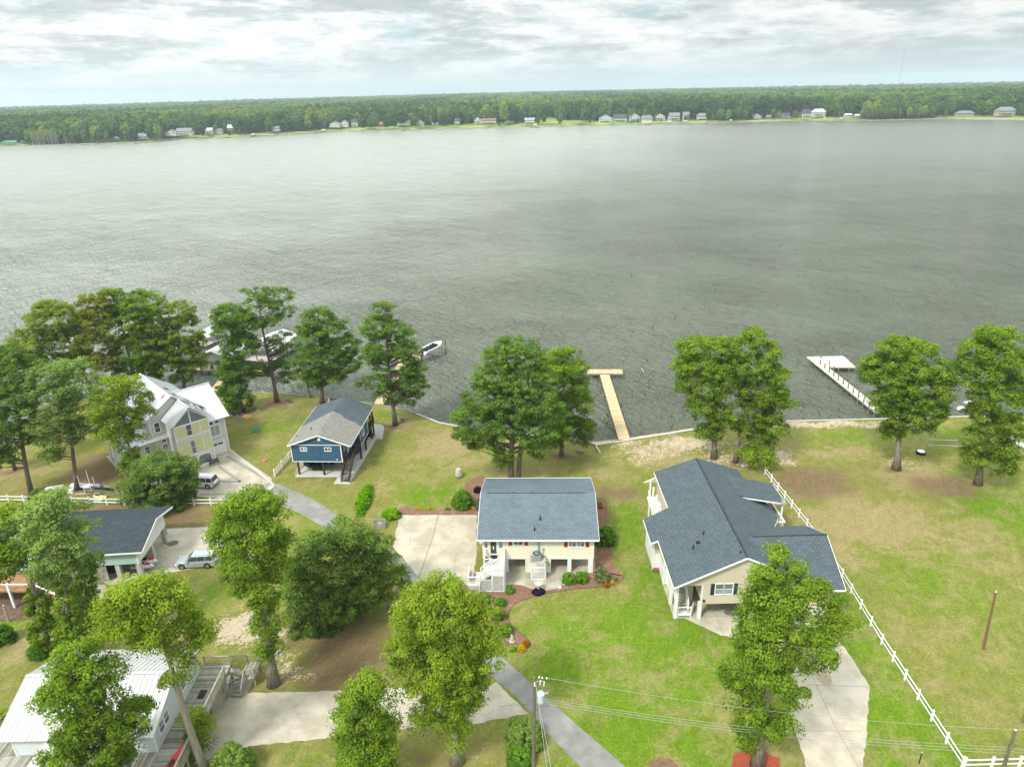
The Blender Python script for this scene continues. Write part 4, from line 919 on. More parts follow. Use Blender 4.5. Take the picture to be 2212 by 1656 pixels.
# ---------------------------------------------------------------- yellow house
YH = thing('house', 'cream raised house with blue grey shingle roof, red shutters and white lattice steps', 'house', (-4.1, 72.25, 0), rad(-2.5))
W0 = wallframe(0, 0, 0)
mb = MB(); mb.box(0, 13.5, 0, 13.4, 2.25, 5.18)
mb.build('wall', M['cream'], YH, fix=True)
zr, ze, yr = 7.42, 5.22, 6.7
for xg in (0, 13.38): ext(MB(), [(0.0, 5.18), (13.4, 5.18), (6.7, 7.22)], 'x', xg, xg+.12).build('gable', M['cream'], YH, fix=True)
MB().slab([(-.55, -.6, ze), (14.05, -.6, ze), (14.05, yr, zr), (-.55, yr, zr)], .10).build('roof', M['roof_blue'], YH)
MB().slab([(-.55, yr, zr), (14.05, yr, zr), (14.05, 14.0, ze), (-.55, 14.0, ze)], .10).build('roof', M['roof_blue'], YH)
mb = MB(); mb.hexa([(.2, yr-.16, zr-.03), (13.2, yr-.16, zr-.03), (13.2, yr+.16, zr-.03), (.2, yr+.16, zr-.03)], [(.2, yr-.10, zr+.07), (13.2, yr-.10, zr+.07), (13.2, yr+.10, zr+.07), (.2, yr+.10, zr+.07)])
mb.build('ridge_vent', M['roof_blue'], YH)
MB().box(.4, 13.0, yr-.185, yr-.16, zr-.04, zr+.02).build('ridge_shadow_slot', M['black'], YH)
MB().box(-.57, 14.07, -.74, -.602, ze-.16, ze+.0).build('gutter', M['trim'], YH); MB().box(-.57, 14.07, 14.002, 14.1, ze-.16, ze).build('gutter', M['trim'], YH)
for x in (-.60, 14.05):
    mb = MB()
    for (ya, za, yb, zb) in ((-.6, ze, yr, zr), (yr, zr, 14.0, ze)):
        mb.hexa([(x, ya, za-.2), (x+.05, ya, za-.2), (x+.05, yb, zb-.2), (x, yb, zb-.2)], [(x, ya, za-.03), (x+.05, ya, za-.03), (x+.05, yb, zb-.03), (x, yb, zb-.03)])
    mb.build('rake_board', M['trim'], YH, fix=True)
MB().box(0, 13.5, -.025, 0, 2.10, 2.25).build('skirt_board', M['trim'], YH); MB().box(13.40, 13.53, -.03, .1, 2.25, 5.1).build('corner_trim', M['trim'], YH)
vent(YH, 7.05, 2.4, 6.2, .5); vent(YH, 6.35, .8, 5.72, .38)
# left bump-out with its own small roof
mb = MB(); mb.box(-.95, -.01, 6.0, 8.4, .0, 5.15); mb.build('bay', M['cream'], YH)
MB().slab([(-1.25, 5.7, 5.22), (-.56, 5.7, 5.5), (-.56, 8.7, 5.5), (-1.25, 8.7, 5.22)], .08).build('bay_roof', M['roof_dark'], YH)
# supports and enclosed block under the house
for (x0, x1, y0, y1) in ((2.7, 3.1, 0, .45), (10.34, 10.8, 0, .45), (12.85, 13.45, 0, .5), (.05, .45, 0, .45), (.05, .45, 6, 6.4), (12.95, 13.4, 4.4, 4.8), (12.95, 13.4, 8.8, 9.2), (2.7, 3.1, 4.4, 4.8), (10.34, 10.8, 4.4, 4.8), (6.5, 6.9, 8.8, 9.2), (.05, .45, 12.9, 13.3), (12.95, 13.4, 12.9, 13.3)):
    MB().box(x0, x1, y0, y1, 0, 2.1).build('pier', M['trim'], YH)
MB().box(5.2, 8.28, .02, 4.6, 0, 2.1).build('storage_wall', M['cream'], YH)
for q in ((5.18, 5.30, -.02, .02, 0, 2.1), (8.18, 8.30, -.02, .02, 0, 2.1), (3.1, 5.2, -.02, .06, 2.02, 2.12), (8.3, 12.85, -.02, .06, 2.02, 2.12), (7.78, 7.9, -.02, .02, 0, 1.3)): MB().box(*q).build('opening_trim', M['trim'], YH)
MB().box(0.1, 13.4, 13.0, 13.3, 0, 2.1).build('rear_wall', M['concrete2'], YH)
# front windows, door
window(YH, W0, 3.85, 4.9, 4.08, 5.02, 2, 2, .13, ['glass_mid', 'glass'], 'small two light window between red shutters')
shutter(YH, W0, 3.2, 3.6, 4.0, 5.05, 'red'); shutter(YH, W0, 5.14, 5.54, 4.0, 5.05, 'red')
window(YH, W0, 10.5, 11.32, 3.82, 5.0, 2, 2, .12, ['glass_pale', 'glass_mid'], 'left half of the wide window'); window(YH, W0, 11.5, 12.32, 3.82, 5.0, 2, 2, .12, ['glass_pale', 'glass_mid'], 'right half of the wide window')
shutter(YH, W0, 9.92, 10.32, 3.78, 5.06, 'red'); shutter(YH, W0, 12.52, 12.92, 3.78, 5.06, 'red')
window(YH, W0, .25, .66, 3.65, 5.0, 1, 2, .10, 'glass_mid'); window(YH, W0, 2.02, 2.5, 3.62, 5.0, 1, 2, .10, 'glass_mid')
MB().fbox(W0, 8.6, 9.3, 5.02, 5.1, 0, .03).build('soffit_vent', M['black'], YH)
dr = MB(); dr.fbox(W0, .84, .98, 2.66, 5.0, 0, .08); dr.fbox(W0, 1.72, 1.86, 2.66, 5.0, 0, .08); dr.fbox(W0, .98, 1.72, 4.86, 5.0, 0, .08); dr.fbox(W0, .98, 1.72, 2.66, 2.84, 0, .08)
drf = dr.build('door', M['trim'], YH, fix=True)
MB().fbox(W0, .98, 1.72, 2.84, 4.86, .01, .03).build('pane', M['glass'], drf)
MB().fbox(W0, 1.64, 1.70, 3.7, 3.9, .08, .12).build('handle', M['chrome'], drf)
rng = np.random.default_rng(5)
a = rng.random(60)*6.28; Cw = np.stack([1.35+.24*np.cos(a), -.12+0*a, 4.35+.24*np.sin(a)], 1)
v, t, ti = foliage(Cw, np.full(60, .09), 22, .09, 1, .3, .8, rng, .35)
wr = thing('wreath', 'green door wreath with a white ribbon on the glass front door', 'wreath', (-4.1, 72.25, 0), rad(-2.5))
add_obj('foliage', np_mesh('foliage', v, t, LM['oak'], ti), wr)
MB().fbox(W0, 1.29, 1.41, 3.55, 4.15, .12, .15).build('ribbon', M['trim'], wr)
MB().fbox(W0, 1.29, 1.41, 3.40, 3.55, .12, .15).build('ribbon_tip', M['red'], wr)
MB().box(6.72, 6.95, -.14, -.03, 3.2, 5.08).build('line_cover', M['ac'], YH)
mb = MB(); mb.box(7.3, 7.5, -.12, -.002, 3.35, 3.65); mb.cyl((7.35, -.06, 2.4), (7.4, -.06, 3.35), .03); mb.build('disconnect_box', M['ac'], YH)
mb = MB(); mb.cyl((7.72, -.05, 1.5), (7.72, -.18, 1.5), .14, .14, 12); mb.box(7.66, 7.78, -.1, -.003, .9, 1.4); mb.build('electric_meter', M['ac'], YH)
MB().box(8.0, 8.13, -.14, -.03, 1.15, 1.45).build('meter_box', M['ac'], YH)
# heat pump stand
ST = thing('lattice_stand', 'tall white lattice stand carrying the heat pump on the cream wall', 'stand', (1.75, 70.68, 0), rad(-2.5))
for (x, y) in ((0, 0), (1.72, 0), (0, 1.25), (1.72, 1.25)): MB().box(x-.05, x+.05, y-.05, y+.05, 0, 2.5).build('post', M['vinyl'], ST)
MB().box(-.08, 1.8, -.08, 1.3, 2.42, 2.5).build('platform', M['wood_old'], ST)
lattice(ST, wallframe(0, -.06, 0), 0, 1.72, .02, 1.75); lattice(ST, wallframe(0, -.06, 0), 0, 1.72, 1.78, 2.5)
lattice(ST, wallframe(1.78, 0, rad(90)), 0, 1.25, .02, 2.4)
HP = thing('heat_pump', 'grey heat pump unit on top of the white lattice stand', 'heat pump', (1.95, 70.82, 2.5), rad(-2.5))
mb = MB(); mb.box(0, .95, 0, .9, .05, .85); 
for k in range(7): mb.box(-.012, .962, -.012, .912, .14+k*.1, .17+k*.1)
mb.build('cabinet', M['ac'], HP)
mb = MB(); mb.cyl((.475, .45, .852), (.475, .45, .88), .42, .42, 24); mb.build('fan_guard', M['iron'], HP)
mb = MB()
for k in range(5):
    a = k*1.257; mb.beam((.475, .45, .89), (.475+.34*math.cos(a), .45+.34*math.sin(a), .89), .12, .012)
mb.cyl((.475, .45, .885), (.475, .45, .93), .09, .09, 12); mb.build('fan', M['ac'], HP)
mb = MB(); mb.lathe([(.5, .85), (.5, .90), (.44, .90), (.44, .85)], (.475, .45, 0), 20); mb.build('rim', M['chrome'], HP)
LD = thing('ladder', 'dark folded chair leaning beside the lattice stand', 'chair', (3.62, 70.95, 0), rad(80))
mb = MB(); mb.beam((0, 0, 0), (.1, .15, 1.15), .04, .04); mb.beam((.5, 0, 0), (.55, .15, 1.15), .04, .04)
for k in range(5): mb.beam((.02+k*.02, .03*k+.02, .2+k*.2), (.52, .03*k+.02, .2+k*.2), .03, .06)
mb.build('frame', M['iron'], LD)
# entrance deck with two levels
DK = thing('entrance_deck', 'white two level entrance deck with lattice skirt at the cream house door', 'deck', (-4.1, 72.25, 0), rad(-2.5))
planks(DK, .3, 2.75, -3.55, -.05, 2.62, 'wood_pale', 'y', .14); planks(DK, -1.55, -.1, -3.75, -1.7, 1.35, 'wood_dock', 'y', .14)
for (x, y, z) in ((2.7, -3.5, 2.6), (2.7, -1.8, 2.6), (1.3, -3.5, 2.6), (.35, -.3, 2.6), (.35, -2.0, 2.6), (-1.5, -3.7, 1.3), (-.15, -3.7, 1.3), (-1.5, -1.75, 1.3)):
    MB().box(x-.06, x+.06, y-.06, y+.06, 0, z-.04).build('post', M['vinyl'], DK)
for q in ((.28, 2.78, -3.6, -3.56, 2.36, 2.6), (2.76, 2.80, -3.555, 0, 2.36, 2.6), (.24, .28, -2.2, 0, 2.36, 2.6), (-1.6, -.1, -3.8, -3.76, 1.1, 1.33)): MB().box(*q).build('fascia', M['vinyl'], DK)
lattice(DK, wallframe(1.35, -3.62, 0), 0, 1.4, .02, 2.34); lattice(DK, wallframe(-.12, -3.62, 0), 0, 1.42, .02, 1.75); lattice(DK, wallframe(-1.6, -3.82, 0), 0, 1.46, .02, 1.08)
lattice(DK, wallframe(2.82, -3.55, rad(90)), 0, 3.4, .02, 2.34, m='vinyl')
railing(DK, [(1.3, -3.5, 2.62), (2.7, -3.5, 2.62), (2.7, -.1, 2.62)], .95, 'vinyl', .13)
railing(DK, [(.35, -.1, 2.62), (.35, -2.1, 2.62), (1.25, -2.1, 2.62)], .95, 'vinyl', .13)
stairs(DK, (1.25, -2.85, 2.62), (-.1, -2.85, 1.35), 1.2, 'vinyl', 6)
railing(DK, [(1.25, -3.5, 2.62), (-.1, -3.7, 1.35)], .95, 'vinyl', .13); railing(DK, [(1.25, -2.2, 2.62), (-.1, -2.2, 1.35)], .95, 'vinyl', .13)
railing(DK, [(-.1, -3.72, 1.35), (-1.5, -3.72, 1.35), (-1.5, -1.75, 1.35)], .85, 'vinyl', .13)
stairs(DK, (-.8, -1.7, 1.35), (-.8, -.6, 0.0), 1.1, 'vinyl', 6)
BN = thing('bench', 'wooden bench with its back to the pad on the lower white landing', 'bench', (-5.55, 69.85, 1.36), rad(-2.5))
mb = MB(); 
for k in range(4): mb.box(.02+k*.1, .1+k*.1, -1.0, .3, .42, .45)
mb.build('seat', M['wood_dock'], BN); mb = MB()
for k in range(4): mb.box(-.04, 0, -1.0, .3, .50+k*.12, .59+k*.12)
mb.build('backrest', M['wood_old'], BN)
for y in (-.95, .2): MB().box(0, .4, y, y+.06, 0, .42).build('leg', M['wood_old'], BN)
MT = MB(); MT.cyl((0, 0, 0), (0, 0, .02), .45, .45, 20); o = MT.build('doormat', M['black'], loc=(-2.72, 71.82, 2.63)); tag(o, 'dark half round doormat before the glass front door', 'doormat')
# wrought-iron plant stand on the deck
PS = thing('plant_stand', 'curly dark iron plant stand with a straw hat on the white deck', 'plant stand', (-3.62, 70.8, 2.63))
mb = MB()
for a in range(4):
    an = a*math.pi/2+.4; mb.tube([(.25*math.cos(an), .25*math.sin(an), 0), (.34*math.cos(an), .34*math.sin(an), .35), (.12*math.cos(an), .12*math.sin(an), .7), (.2*math.cos(an), .2*math.sin(an), .95)], [.02]*4, 5)
for z, r in ((.05, .27), (.4, .35), (.75, .17)): mb.lathe([(r, z), (r, z+.03), (r-.04, z+.03), (r-.04, z)], n=14)
mb.build('frame', M['iron'], PS)
MB().lathe([(.02, 1.12), (.12, 1.1), (.14, 1.0), (.28, .96), (.28, .94), (.02, .94)], n=14).build('hat', flat('straw', (.45, .36, .22)), PS)

# ---------------------------------------------------------------- right house
RH = thing('house', 'large tan raised house with a charcoal roof beside the long white fence', 'house', (0, 0, 0))
def zl(x): return 8.5-.46*(24.6-x)
def zrr(x): return 8.5-.46*(x-24.6)
MB().slab([(16.95, 62.3, zl(16.95)), (24.6, 62.5, 8.5), (24.6, 84.6, 8.5), (19.25, 85.4, zl(19.25)), (19.25, 76.4, zl(19.25)), (16.15, 76.1, zl(16.15)), (16.15, 71.0, zl(16.15)), (16.95, 71.0, zl(16.95))], .14).build('roof', M['roof_gray'], RH)
MB().slab([(24.6, 62.5, 8.5), (30.1, 62.5, zrr(30.1)), (25.75, 67.0, zrr(25.75)), (31.3, 72.5, zrr(31.3)), (32.9, 75.5, zrr(32.9)), (32.9, 77.6, zrr(32.9)), (31.1, 82.0, zrr(31.1)), (31.1, 86.3, zrr(31.1)), (24.6, 84.6, 8.5)], .14).build('roof', M['roof_gray'], RH)
MB().slab([(28.2, 77.65, zrr(28.2)+.03), (34.4, 77.35, 5.62), (34.4, 82.2, 5.62), (28.2, 82.6, zrr(28.2)+.03)], .14).build('porch_roof', M['roof_gray'], RH)
MB().slab([(25.7, 66.95, 7.95), (30.1, 62.45, 6.0), (31.6, 60.9, 5.25), (34.8, 60.9, 5.25), (35.0, 67.1, 7.95)], .14).build('wing_roof', M['roof_grayx'], RH)
MB().slab([(25.7, 66.97, 7.95), (35.0, 67.1, 7.95), (35.2, 72.7, 5.38), (31.2, 72.55, 5.42)], .14).build('wing_roof', M['roof_grayx'], RH)
MB().slab([(27.2, 60.9, 5.25), (31.6, 60.9, 5.25), (30.1, 62.45, 6.0), (27.2, 62.45, 6.0)], .12).build('wing_roof', M['roof_grayx'], RH)
mb = MB()
mb.hexa([(24.45, 62.5, 8.46), (24.75, 62.5, 8.46), (24.75, 84.5, 8.46), (24.45, 84.5, 8.46)], [(24.52, 62.5, 8.56), (24.68, 62.5, 8.56), (24.68, 84.5, 8.56), (24.52, 84.5, 8.56)])
mb.hexa([(26.6, 66.9, 7.92), (35.0, 66.95, 7.92), (35.0, 67.25, 7.92), (26.6, 67.1, 7.92)], [(26.6, 66.95, 8.01), (35.0, 67.0, 8.01), (35.0, 67.18, 8.01), (26.6, 67.05, 8.01)])
mb.build('ridge_cap', M['roof_dark'], RH, fix=True)
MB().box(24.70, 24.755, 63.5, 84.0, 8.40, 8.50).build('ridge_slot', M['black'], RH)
def rake(pts, h=.2, w=.05, name='fascia'):
    for a, b in zip(pts[:-1], pts[1:]): MB().beam((a[0], a[1], a[2]-h/2-.02), (b[0], b[1], b[2]-h/2-.02), w, h).build(name, M['trim'], RH)
rake([(16.95, 62.26, zl(16.95)), (24.6, 62.46, 8.5), (30.1, 62.4, zrr(30.1))]); rake([(16.9, 62.3, zl(16.95)), (16.9, 71.0, zl(16.95))]); rake([(16.1, 71.0, zl(16.1)), (16.1, 76.1, zl(16.1))])
rake([(16.15, 70.96, zl(16.15)), (16.95, 70.96, zl(16.95))]); rake([(19.2, 76.4, zl(19.2)), (19.2, 85.4, zl(19.2))]); rake([(34.45, 77.35, 5.62), (34.45, 82.2, 5.62)]); rake([(28.8, 77.6, zrr(28.8)), (34.4, 77.3, 5.62)])
rake([(34.84, 60.86, 5.25), (35.04, 67.1, 7.95), (35.24, 72.7, 5.38)]); rake([(27.2, 60.86, 5.25), (34.8, 60.86, 5.25)]); rake([(31.3, 72.45, zrr(31.3)), (32.9, 75.45, zrr(32.9))])
# front gable wall with the corner porch cut out
mb = MB(); ext(mb, [(17.35, 4.95), (24.6, 8.32), (29.9, 5.9), (29.9, 2.2), (20.25, 2.2), (20.25, 4.72), (17.35, 4.72)], 'y', 62.85, 63.0)
mb.build('gable_wall', M['tan_siding'], RH, fix=True)
mb = MB(); mb.box(20.3, 31.0, 63.0, 85.0, 2.2, 5.2); mb.box(18.4, 20.3, 66.6, 76.3, 2.2, 5.1); mb.box(19.6, 20.3, 76.3, 84.8, 2.2, 5.9); mb.build('wall', M['tan_siding'], RH)
mb = MB(); ext(mb, [(17.6, 5.05), (24.6, 8.3), (30.9, 5.4)], 'y', 84.2, 84.4); mb.build('gable_wall', M['tan_siding'], RH, fix=True)
mb = MB(); mb.box(28.0, 34.3, 61.6, 72.2, 2.35, 5.2); mb.build('wing_wall', M['tan_siding'], RH)
mb = MB(); ext(mb, [(61.4, 5.2), (72.2, 5.2), (67.0, 7.75)], 'x', 34.2, 34.3); mb.build('gable_wall', M['tan_siding'], RH, fix=True)
mb = MB(); mb.box(28.0, 34.3, 61.7, 72.2, 0, 2.345); mb.build('wing_base', M['white'], RH)
# left flank: white ground floor, tan upper floor, projecting bay
mb = MB(); mb.box(16.75, 18.4, 72.0, 77.0, 0, 2.25); mb.box(17.48, 18.4, 69.2, 72.0, 0, 2.25); mb.box(17.9, 18.4, 66.6, 69.2, 0, 2.25); mb.box(19.0, 20.3, 77.0, 84.8, 0, 2.2); mb.build('ground_floor_wall', M['white'], RH)
mb = MB(); mb.box(16.78, 18.4, 72.03, 76.0, 2.25, 4.6); mb.box(17.5, 18.4, 69.22, 72.03, 2.25, 4.9); mb.box(17.92, 18.4, 66.62, 69.2, 2.25, 5.0); mb.build('side_wall', M['tan_siding'], RH)
for (x, y, z0, z1) in ((16.74, 71.98, 0, 4.6), (17.46, 69.18, 0, 4.9), (17.88, 66.58, 0, 4.9)): MB().box(x-.06, x+.1, y-.06, y+.1, z0, z1).build('corner_trim', M['trim'], RH)
MB().box(16.72, 17.5, 71.4, 72.0, 0, .25).build('footing', M['brickred'], RH)
for (x, y) in ((17.56, 63.32), (17.56, 65.7)): MB().box(x-.17, x+.17, y-.17, y+.17, 0, 4.72).build('post', M['trim'], RH)
MB().box(20.0, 20.36, 63.02, 63.42, 0, 2.2).build('pier', M['trim'], RH); MB().box(20.12, 20.26, 62.83, 62.98, 2.2, 4.75).build('corner_board', M['trim'], RH)
MB().box(27.4, 27.8, 63.05, 63.5, 0, 2.2).build('pier', M['trim'], RH)
MB().box(17.5, 20.2, 66.2, 66.5, 0, 4.7).build('porch_back_wall', M['tan_siding'], RH)
MB().box(20.4, 27.9, 70.5, 70.7, 0, 2.19).build('carport_back_wall', M['concrete2'], RH)
sheet('carport_slab', [(17.4, 63.2), (28, 63.2), (28, 70.4), (17.4, 70.4)], M['concrete2'], .022)
sheet('oil_stain', [(24.3+1.05*math.cos(a*.5)*R_.uniform(.85, 1.1), 63.95+.55*math.sin(a*.5)) for a in range(12)], M['oil'], .028)
WR = wallframe(0, 62.85, 0)
window(RH, WR, 21.62, 22.5, 3.5, 4.85, 1, 2, .09, ['glass_pale', 'glass_mid'], 'left sash of the double window'); window(RH, WR, 22.62, 23.5, 3.5, 4.85, 1, 2, .09, ['glass_pale', 'glass_mid'], 'right sash of the double window')
shutter(RH, WR, 21.1, 21.5, 3.42, 4.9, 'navy'); shutter(RH, WR, 23.62, 24.02, 3.42, 4.9, 'navy')
window(RH, WR, 25.6, 26.3, 4.3, 5.1, 1, 2, .09, 'glass_mid')
mb = MB(); mb.cyl((20.45, 62.75, 2.55), (20.45, 62.75, 2.8), .09, .14, 8); mb.box(20.42, 20.48, 62.7, 62.85, 2.8, 2.85); mb.build('wall_lantern', M['iron'], RH)
for (x, y) in ((19.9, 66.9), (21.45, 68.6)): vent(RH, x+.2, y+.3, zl(x+.2), .5)
vent(RH, 24.2, 63.6, zl(24.2), .3, .06)
mb = MB(); mb.box(20.55, 20.95, 67.6, 67.95, zl(20.75)+.02, zl(20.75)+.2); mb.build('roof_vent', M['black'], RH)
# corner stairs with sunburst gate
stairs(RH, (18.45, 65.9, 2.3), (18.45, 63.95, .55), 1.25, 'wood_old', 8, 'trim')
planks(RH, 17.75, 19.35, 63.0+.35, 64.0, .52, 'wood_old', 'x'); railing(RH, [(19.35, 63.4, .52), (19.9, 64.6, .1)], .8, 'trim', .14); railing(RH, [(19.2, 65.9, 2.3), (19.2, 64.1, .6)], .85, 'trim', .14)
mb = MB(); W1 = wallframe(0, 63.36, 0)
mb.fbox(W1, 17.8, 19.35, .42, .56, 0, .06); mb.fbox(W1, 17.8, 19.35, 1.35, 1.45, 0, .06); mb.fbox(W1, 17.8, 17.9, .56, 1.35, 0, .06); mb.fbox(W1, 19.25, 19.35, .56, 1.35, 0, .06); mb.fbox(W1, 17.8, 19.35, .25, .42, 0, .05)
for k in range(9):
    a = rad(8+k*20.5); l = min(.68/max(.01, abs(math.cos(a))), .76/max(.01, math.sin(a))); mb.beam((18.575, 63.33, .6), (18.575+math.cos(a)*l, 63.33, .6+math.sin(a)*l), .03, .035)
mb.cyl((18.575, 63.36, .6), (18.575, 63.29, .6), .1, .1, 10); mb.build('sunburst_gate', M['trim'], RH)
for x in (17.85, 19.3): MB().box(x-.06, x+.06, 63.3, 63.42, 0, .3).build('foot', M['trim'], RH)
# rear porches
for y in (77.8, 79.8, 81.8, 83.8): MB().box(18.35, 18.55, y-.1, y+.1, 0, 5.75).build('post', M['trim'], RH)
railing(RH, [(18.45, 77.2, 2.5), (18.45, 84.6, 2.5)], 1.0, 'trim', .16); MB().box(18.3, 19.6, 77.0, 84.8, 2.3, 2.48).build('balcony_floor', M['trim'], RH)
for (x, y) in ((34.15, 77.6), (34.15, 81.9)): MB().box(x-.1, x+.1, y-.1, y+.1, 0, 5.5).build('post', M['trim'], RH)
mb = MB(); mb.box(31.2, 34.25, 76.4, 76.55, 2.3, 3.35); mb.box(34.15, 34.28, 76.4, 81.9, 2.3, 3.35); mb.build('porch_parapet', M['tan_siding'], RH); mb = MB(); mb.box(31.2, 34.3, 76.35, 76.6, 3.35, 3.45); mb.box(34.1, 34.33, 76.6, 81.9, 3.35, 3.45); mb.build('parapet_cap', M['trim'], RH)
DS = thing('satellite_dish', 'small grey satellite dish on the porch roof edge of the charcoal roofed house', 'satellite dish', (33.7, 77.15, 5.72))
mb = MB(); mb.tube([(0, 0, 0), (0, -.15, .4), (.05, -.2, .55)], [.03, .03, .03], 6); mb.build('mast', M['steel'], DS)
mb = MB(); mb.lathe([(.02, 0), (.2, .03), (.36, .10), (.36, .12), (.2, .05), (.02, .02)], (0, 0, 0), 16); o = mb.build('reflector', M['ac'], DS); o.location = (.05, -.3, .62); o.rotation_euler = (rad(60), 0, rad(25))

# ---------------------------------------------------------------- blue house
BH = thing('house', 'dark blue stilt house with a two tone worn gable roof near the water', 'house', (-34.3, 97.55, 0), rad(-3.8))
WB = wallframe(0, 0, 0)
MB().box(0, 7.9, 0, 13.5, 2.6, 5.45).build('wall', M['blue_siding'], BH); MB().box(7.9, 9.35, 5.4, 10.2, 2.6, 5.25).build('side_room', M['blue_siding'], BH)
xe0, xe1, xm, zE, zR = -.35, 9.55, 4.6, 5.5, 7.3
y0, y1 = -.4, 14.3
def two_tone(pa, pb, pc, pd):  # slope split where the front part has faded
    k = 0.56
    return
for (xa, za, xb, zb) in ((xe0, zE, xm, zR), (xm, zR, xe1, zE)):
    ya = y0+(y1-y0)*.56
    n = 9; zig = []
    for i in range(n+1):
        t = i/n; x = xa+(xb-xa)*t; z = za+(zb-za)*t; mid_ = (t if xa == xe0 else 1-t)
        zig.append((x, ya-1.6+mid_*2.3+R_.uniform(-.25, .25), z))
    MB().slab([(xa, y0, za), (xb, y0, zb)]+zig[::-1], .12).build('roof', M['roof_worn'], BH).__setitem__('label', 'faded grey front part of the roof')
    MB().slab(zig+[(xb, y1, zb), (xa, y1, za)], .12).build('roof', M['roof_gray'], BH).__setitem__('label', 'darker rear part of the roof')
mb = MB(); ext(mb, [(0, 5.46), (7.9, 5.46), (9.2, 5.42), (xm, 7.14)], 'y', -.04, .1); mb.build('gable', M['blue_siding'], BH, fix=True)
mb = MB(); mb.box(-.05, 8.0, -.09, -.045, 5.40, 5.50); mb.box(-.02, .10, -.07, -.001, 2.6, 5.4); mb.box(7.78, 7.93, -.07, -.001, 2.6, 5.4); mb.box(-.02, 7.95, -.07, -.001, 2.52, 2.6); mb.box(9.33, 9.38, 5.36, 5.5, 2.55, 5.2); mb.box(9.35, 9.39, 10.1, 10.22, 2.55, 5.2); mb.box(9.35, 9.39, 5.5, 10.1, 2.5, 2.6)
mb.beam((xe0, y0-.03, zE-.1), (xm, y0-.03, zR-.1), .04, .18); mb.beam((xm, y0-.03, zR-.1), (xe1, y0-.03, zE-.1), .04, .18); mb.beam((xe1+.03, y0, zE-.1), (xe1+.03, y1, zE-.1), .04, .16); mb.beam((xe0-.03, y0, zE-.1), (xe0-.03, y1, zE-.1), .04, .16)
mb.build('trim', M['trim'], BH)
mb = MB(); mb.box(4.4, 4.85, -.09, -.05, 6.2, 6.75); mb.build('gable_vent', M['trim'], BH)
window(BH, WB, 1.55, 2.45, 4.45, 4.95, 2, 1, .09, ['glass_mid', 'glass_pale'], 'left small window'); window(BH, WB, 5.35, 6.25, 4.45, 4.95, 2, 1, .09, ['glass', 'glass_mid'], 'right small window')
WBs = wallframe(9.36, 6.0, rad(90)); window(BH, WBs, .7, 1.9, 3.6, 4.8, 2, 1, .09, 'glass_mid')
WBd = wallframe(7.91, .5, rad(90)); window(BH, WBd, .6, 1.1, 3.9, 4.9, 1, 1, .09, 'glass_mid'); MB().box(7.9, 7.95, 2.6, 3.5, 2.7, 4.8).build('door', M['trim'], BH)
MB().box(6.95, 7.15, -.12, -.05, 2.9, 3.05).build('camera_box', M['trim'], BH)
for (x, y) in ((.6, .5), (4.6, .4), (7.5, .4), (9.1, 5.7), (9.1, 8.8), (9.1, 12.9), (.6, 4.5), (4.6, 4.5), (.6, 9), (4.6, 9), (.6, 13.2), (4.6, 13.2), (9.2, 14.0)):
    MB().cyl((x, y, -.05), (x+R_.uniform(-.04, .04), y, 2.6 if y < 12 else 5.4), .17, .15, 9).build('stilt', M['wood_dark'], BH)
MB().box(5.2, 7.8, 4.2, 8.5, 0, 2.55).build('storage_wall', M['white'], BH)
planks(BH, 7.95, 9.4, .3, 5.3, 2.62, 'wood_dark', 'x'); planks(BH, .2, 9.4, 10.4, 14.1, 2.62, 'wood_dark', 'x')
stairs(BH, (8.75, .6, 2.62), (8.55, -1.9, .12), 1.15, 'wood_dark', 12)
for s in (-.62, .62): railing(BH, [(8.75+s, .6, 2.62), (8.55+s, -1.9, .12)], .95, 'wood_dark', .2, .09)
railing(BH, [(9.38, .6, 2.62), (9.38, 5.2, 2.62)], 1.0, 'wood_dark', .16, .12); railing(BH, [(9.38, 10.5, 2.62), (9.38, 14.05, 2.62), (.2, 14.05, 2.62)], 1.0, 'wood_dark', .18, .12)
vent(BH, 2.4, 3.3, zE+(2.4-xe0)/(xm-xe0)*(zR-zE), .32); vent(BH, .35, 2.3, zE+(.35-xe0)/(xm-xe0)*(zR-zE), .15)

# ---------------------------------------------------------------- mint garage house
MH = thing('house', 'mint green garage building on square pillars under a charcoal roof', 'house', (-46.3, 72.55, 0), rad(3.2))
X0 = -17.5
MB().box(X0, 0, 0, 8.4, 2.4, 4.35).build('wall', M['mint_siding'], MH)
mb = MB(); ext(mb, [(0, 4.35), (8.4, 4.35), (4.6, 5.55)], 'x', -.12, .001); mb.box(-.1, .012, .01, 8.39, 2.4, 4.35); mb.build('end_wall', M['white'], MH, fix=True)
MB().slab([(X0-.6, -.55, 4.42), (1.0, -.55, 4.42), (.95, 4.7, 5.78), (X0-.6, 4.7, 5.78)], .12).build('roof', M['roof_dark'], MH)
MB().slab([(X0-.6, 4.7, 5.78), (.95, 4.7, 5.78), (.9, 9.6, 4.5), (X0-.6, 9.6, 4.5)], .12).build('roof', M['roof_dark'], MH)
for q in (((1.02, -.55, 4.3), (.97, 4.7, 5.66), .05, .24), ((.97, 4.7, 5.66), (.92, 9.6, 4.38), .05, .24), ((X0-.6, -.6, 4.33), (1.0, -.6, 4.33), .06, .18)): MB().beam(*q).build('fascia', M['trim'], MH)
mb = MB(); mb.box(-.14, .03, -.04, 0, 2.3, 4.3); mb.build('corner_trim', M['trim'], MH)
for (x, y) in ((-.25, .1), (-2.75, .1), (-.25, 3.7), (-.25, 7.6), (-8.5, .1)): MB().box(x-.27, x+.27, y, y+.55, 0, 2.4).build('pillar', M['concrete_new'], MH)
mb = MB()
for k in range(16): mb.box(-8.2+k*.26, -8.2+k*.26+.24, .05, .09+R_.uniform(0, .01), 0, 2.2)
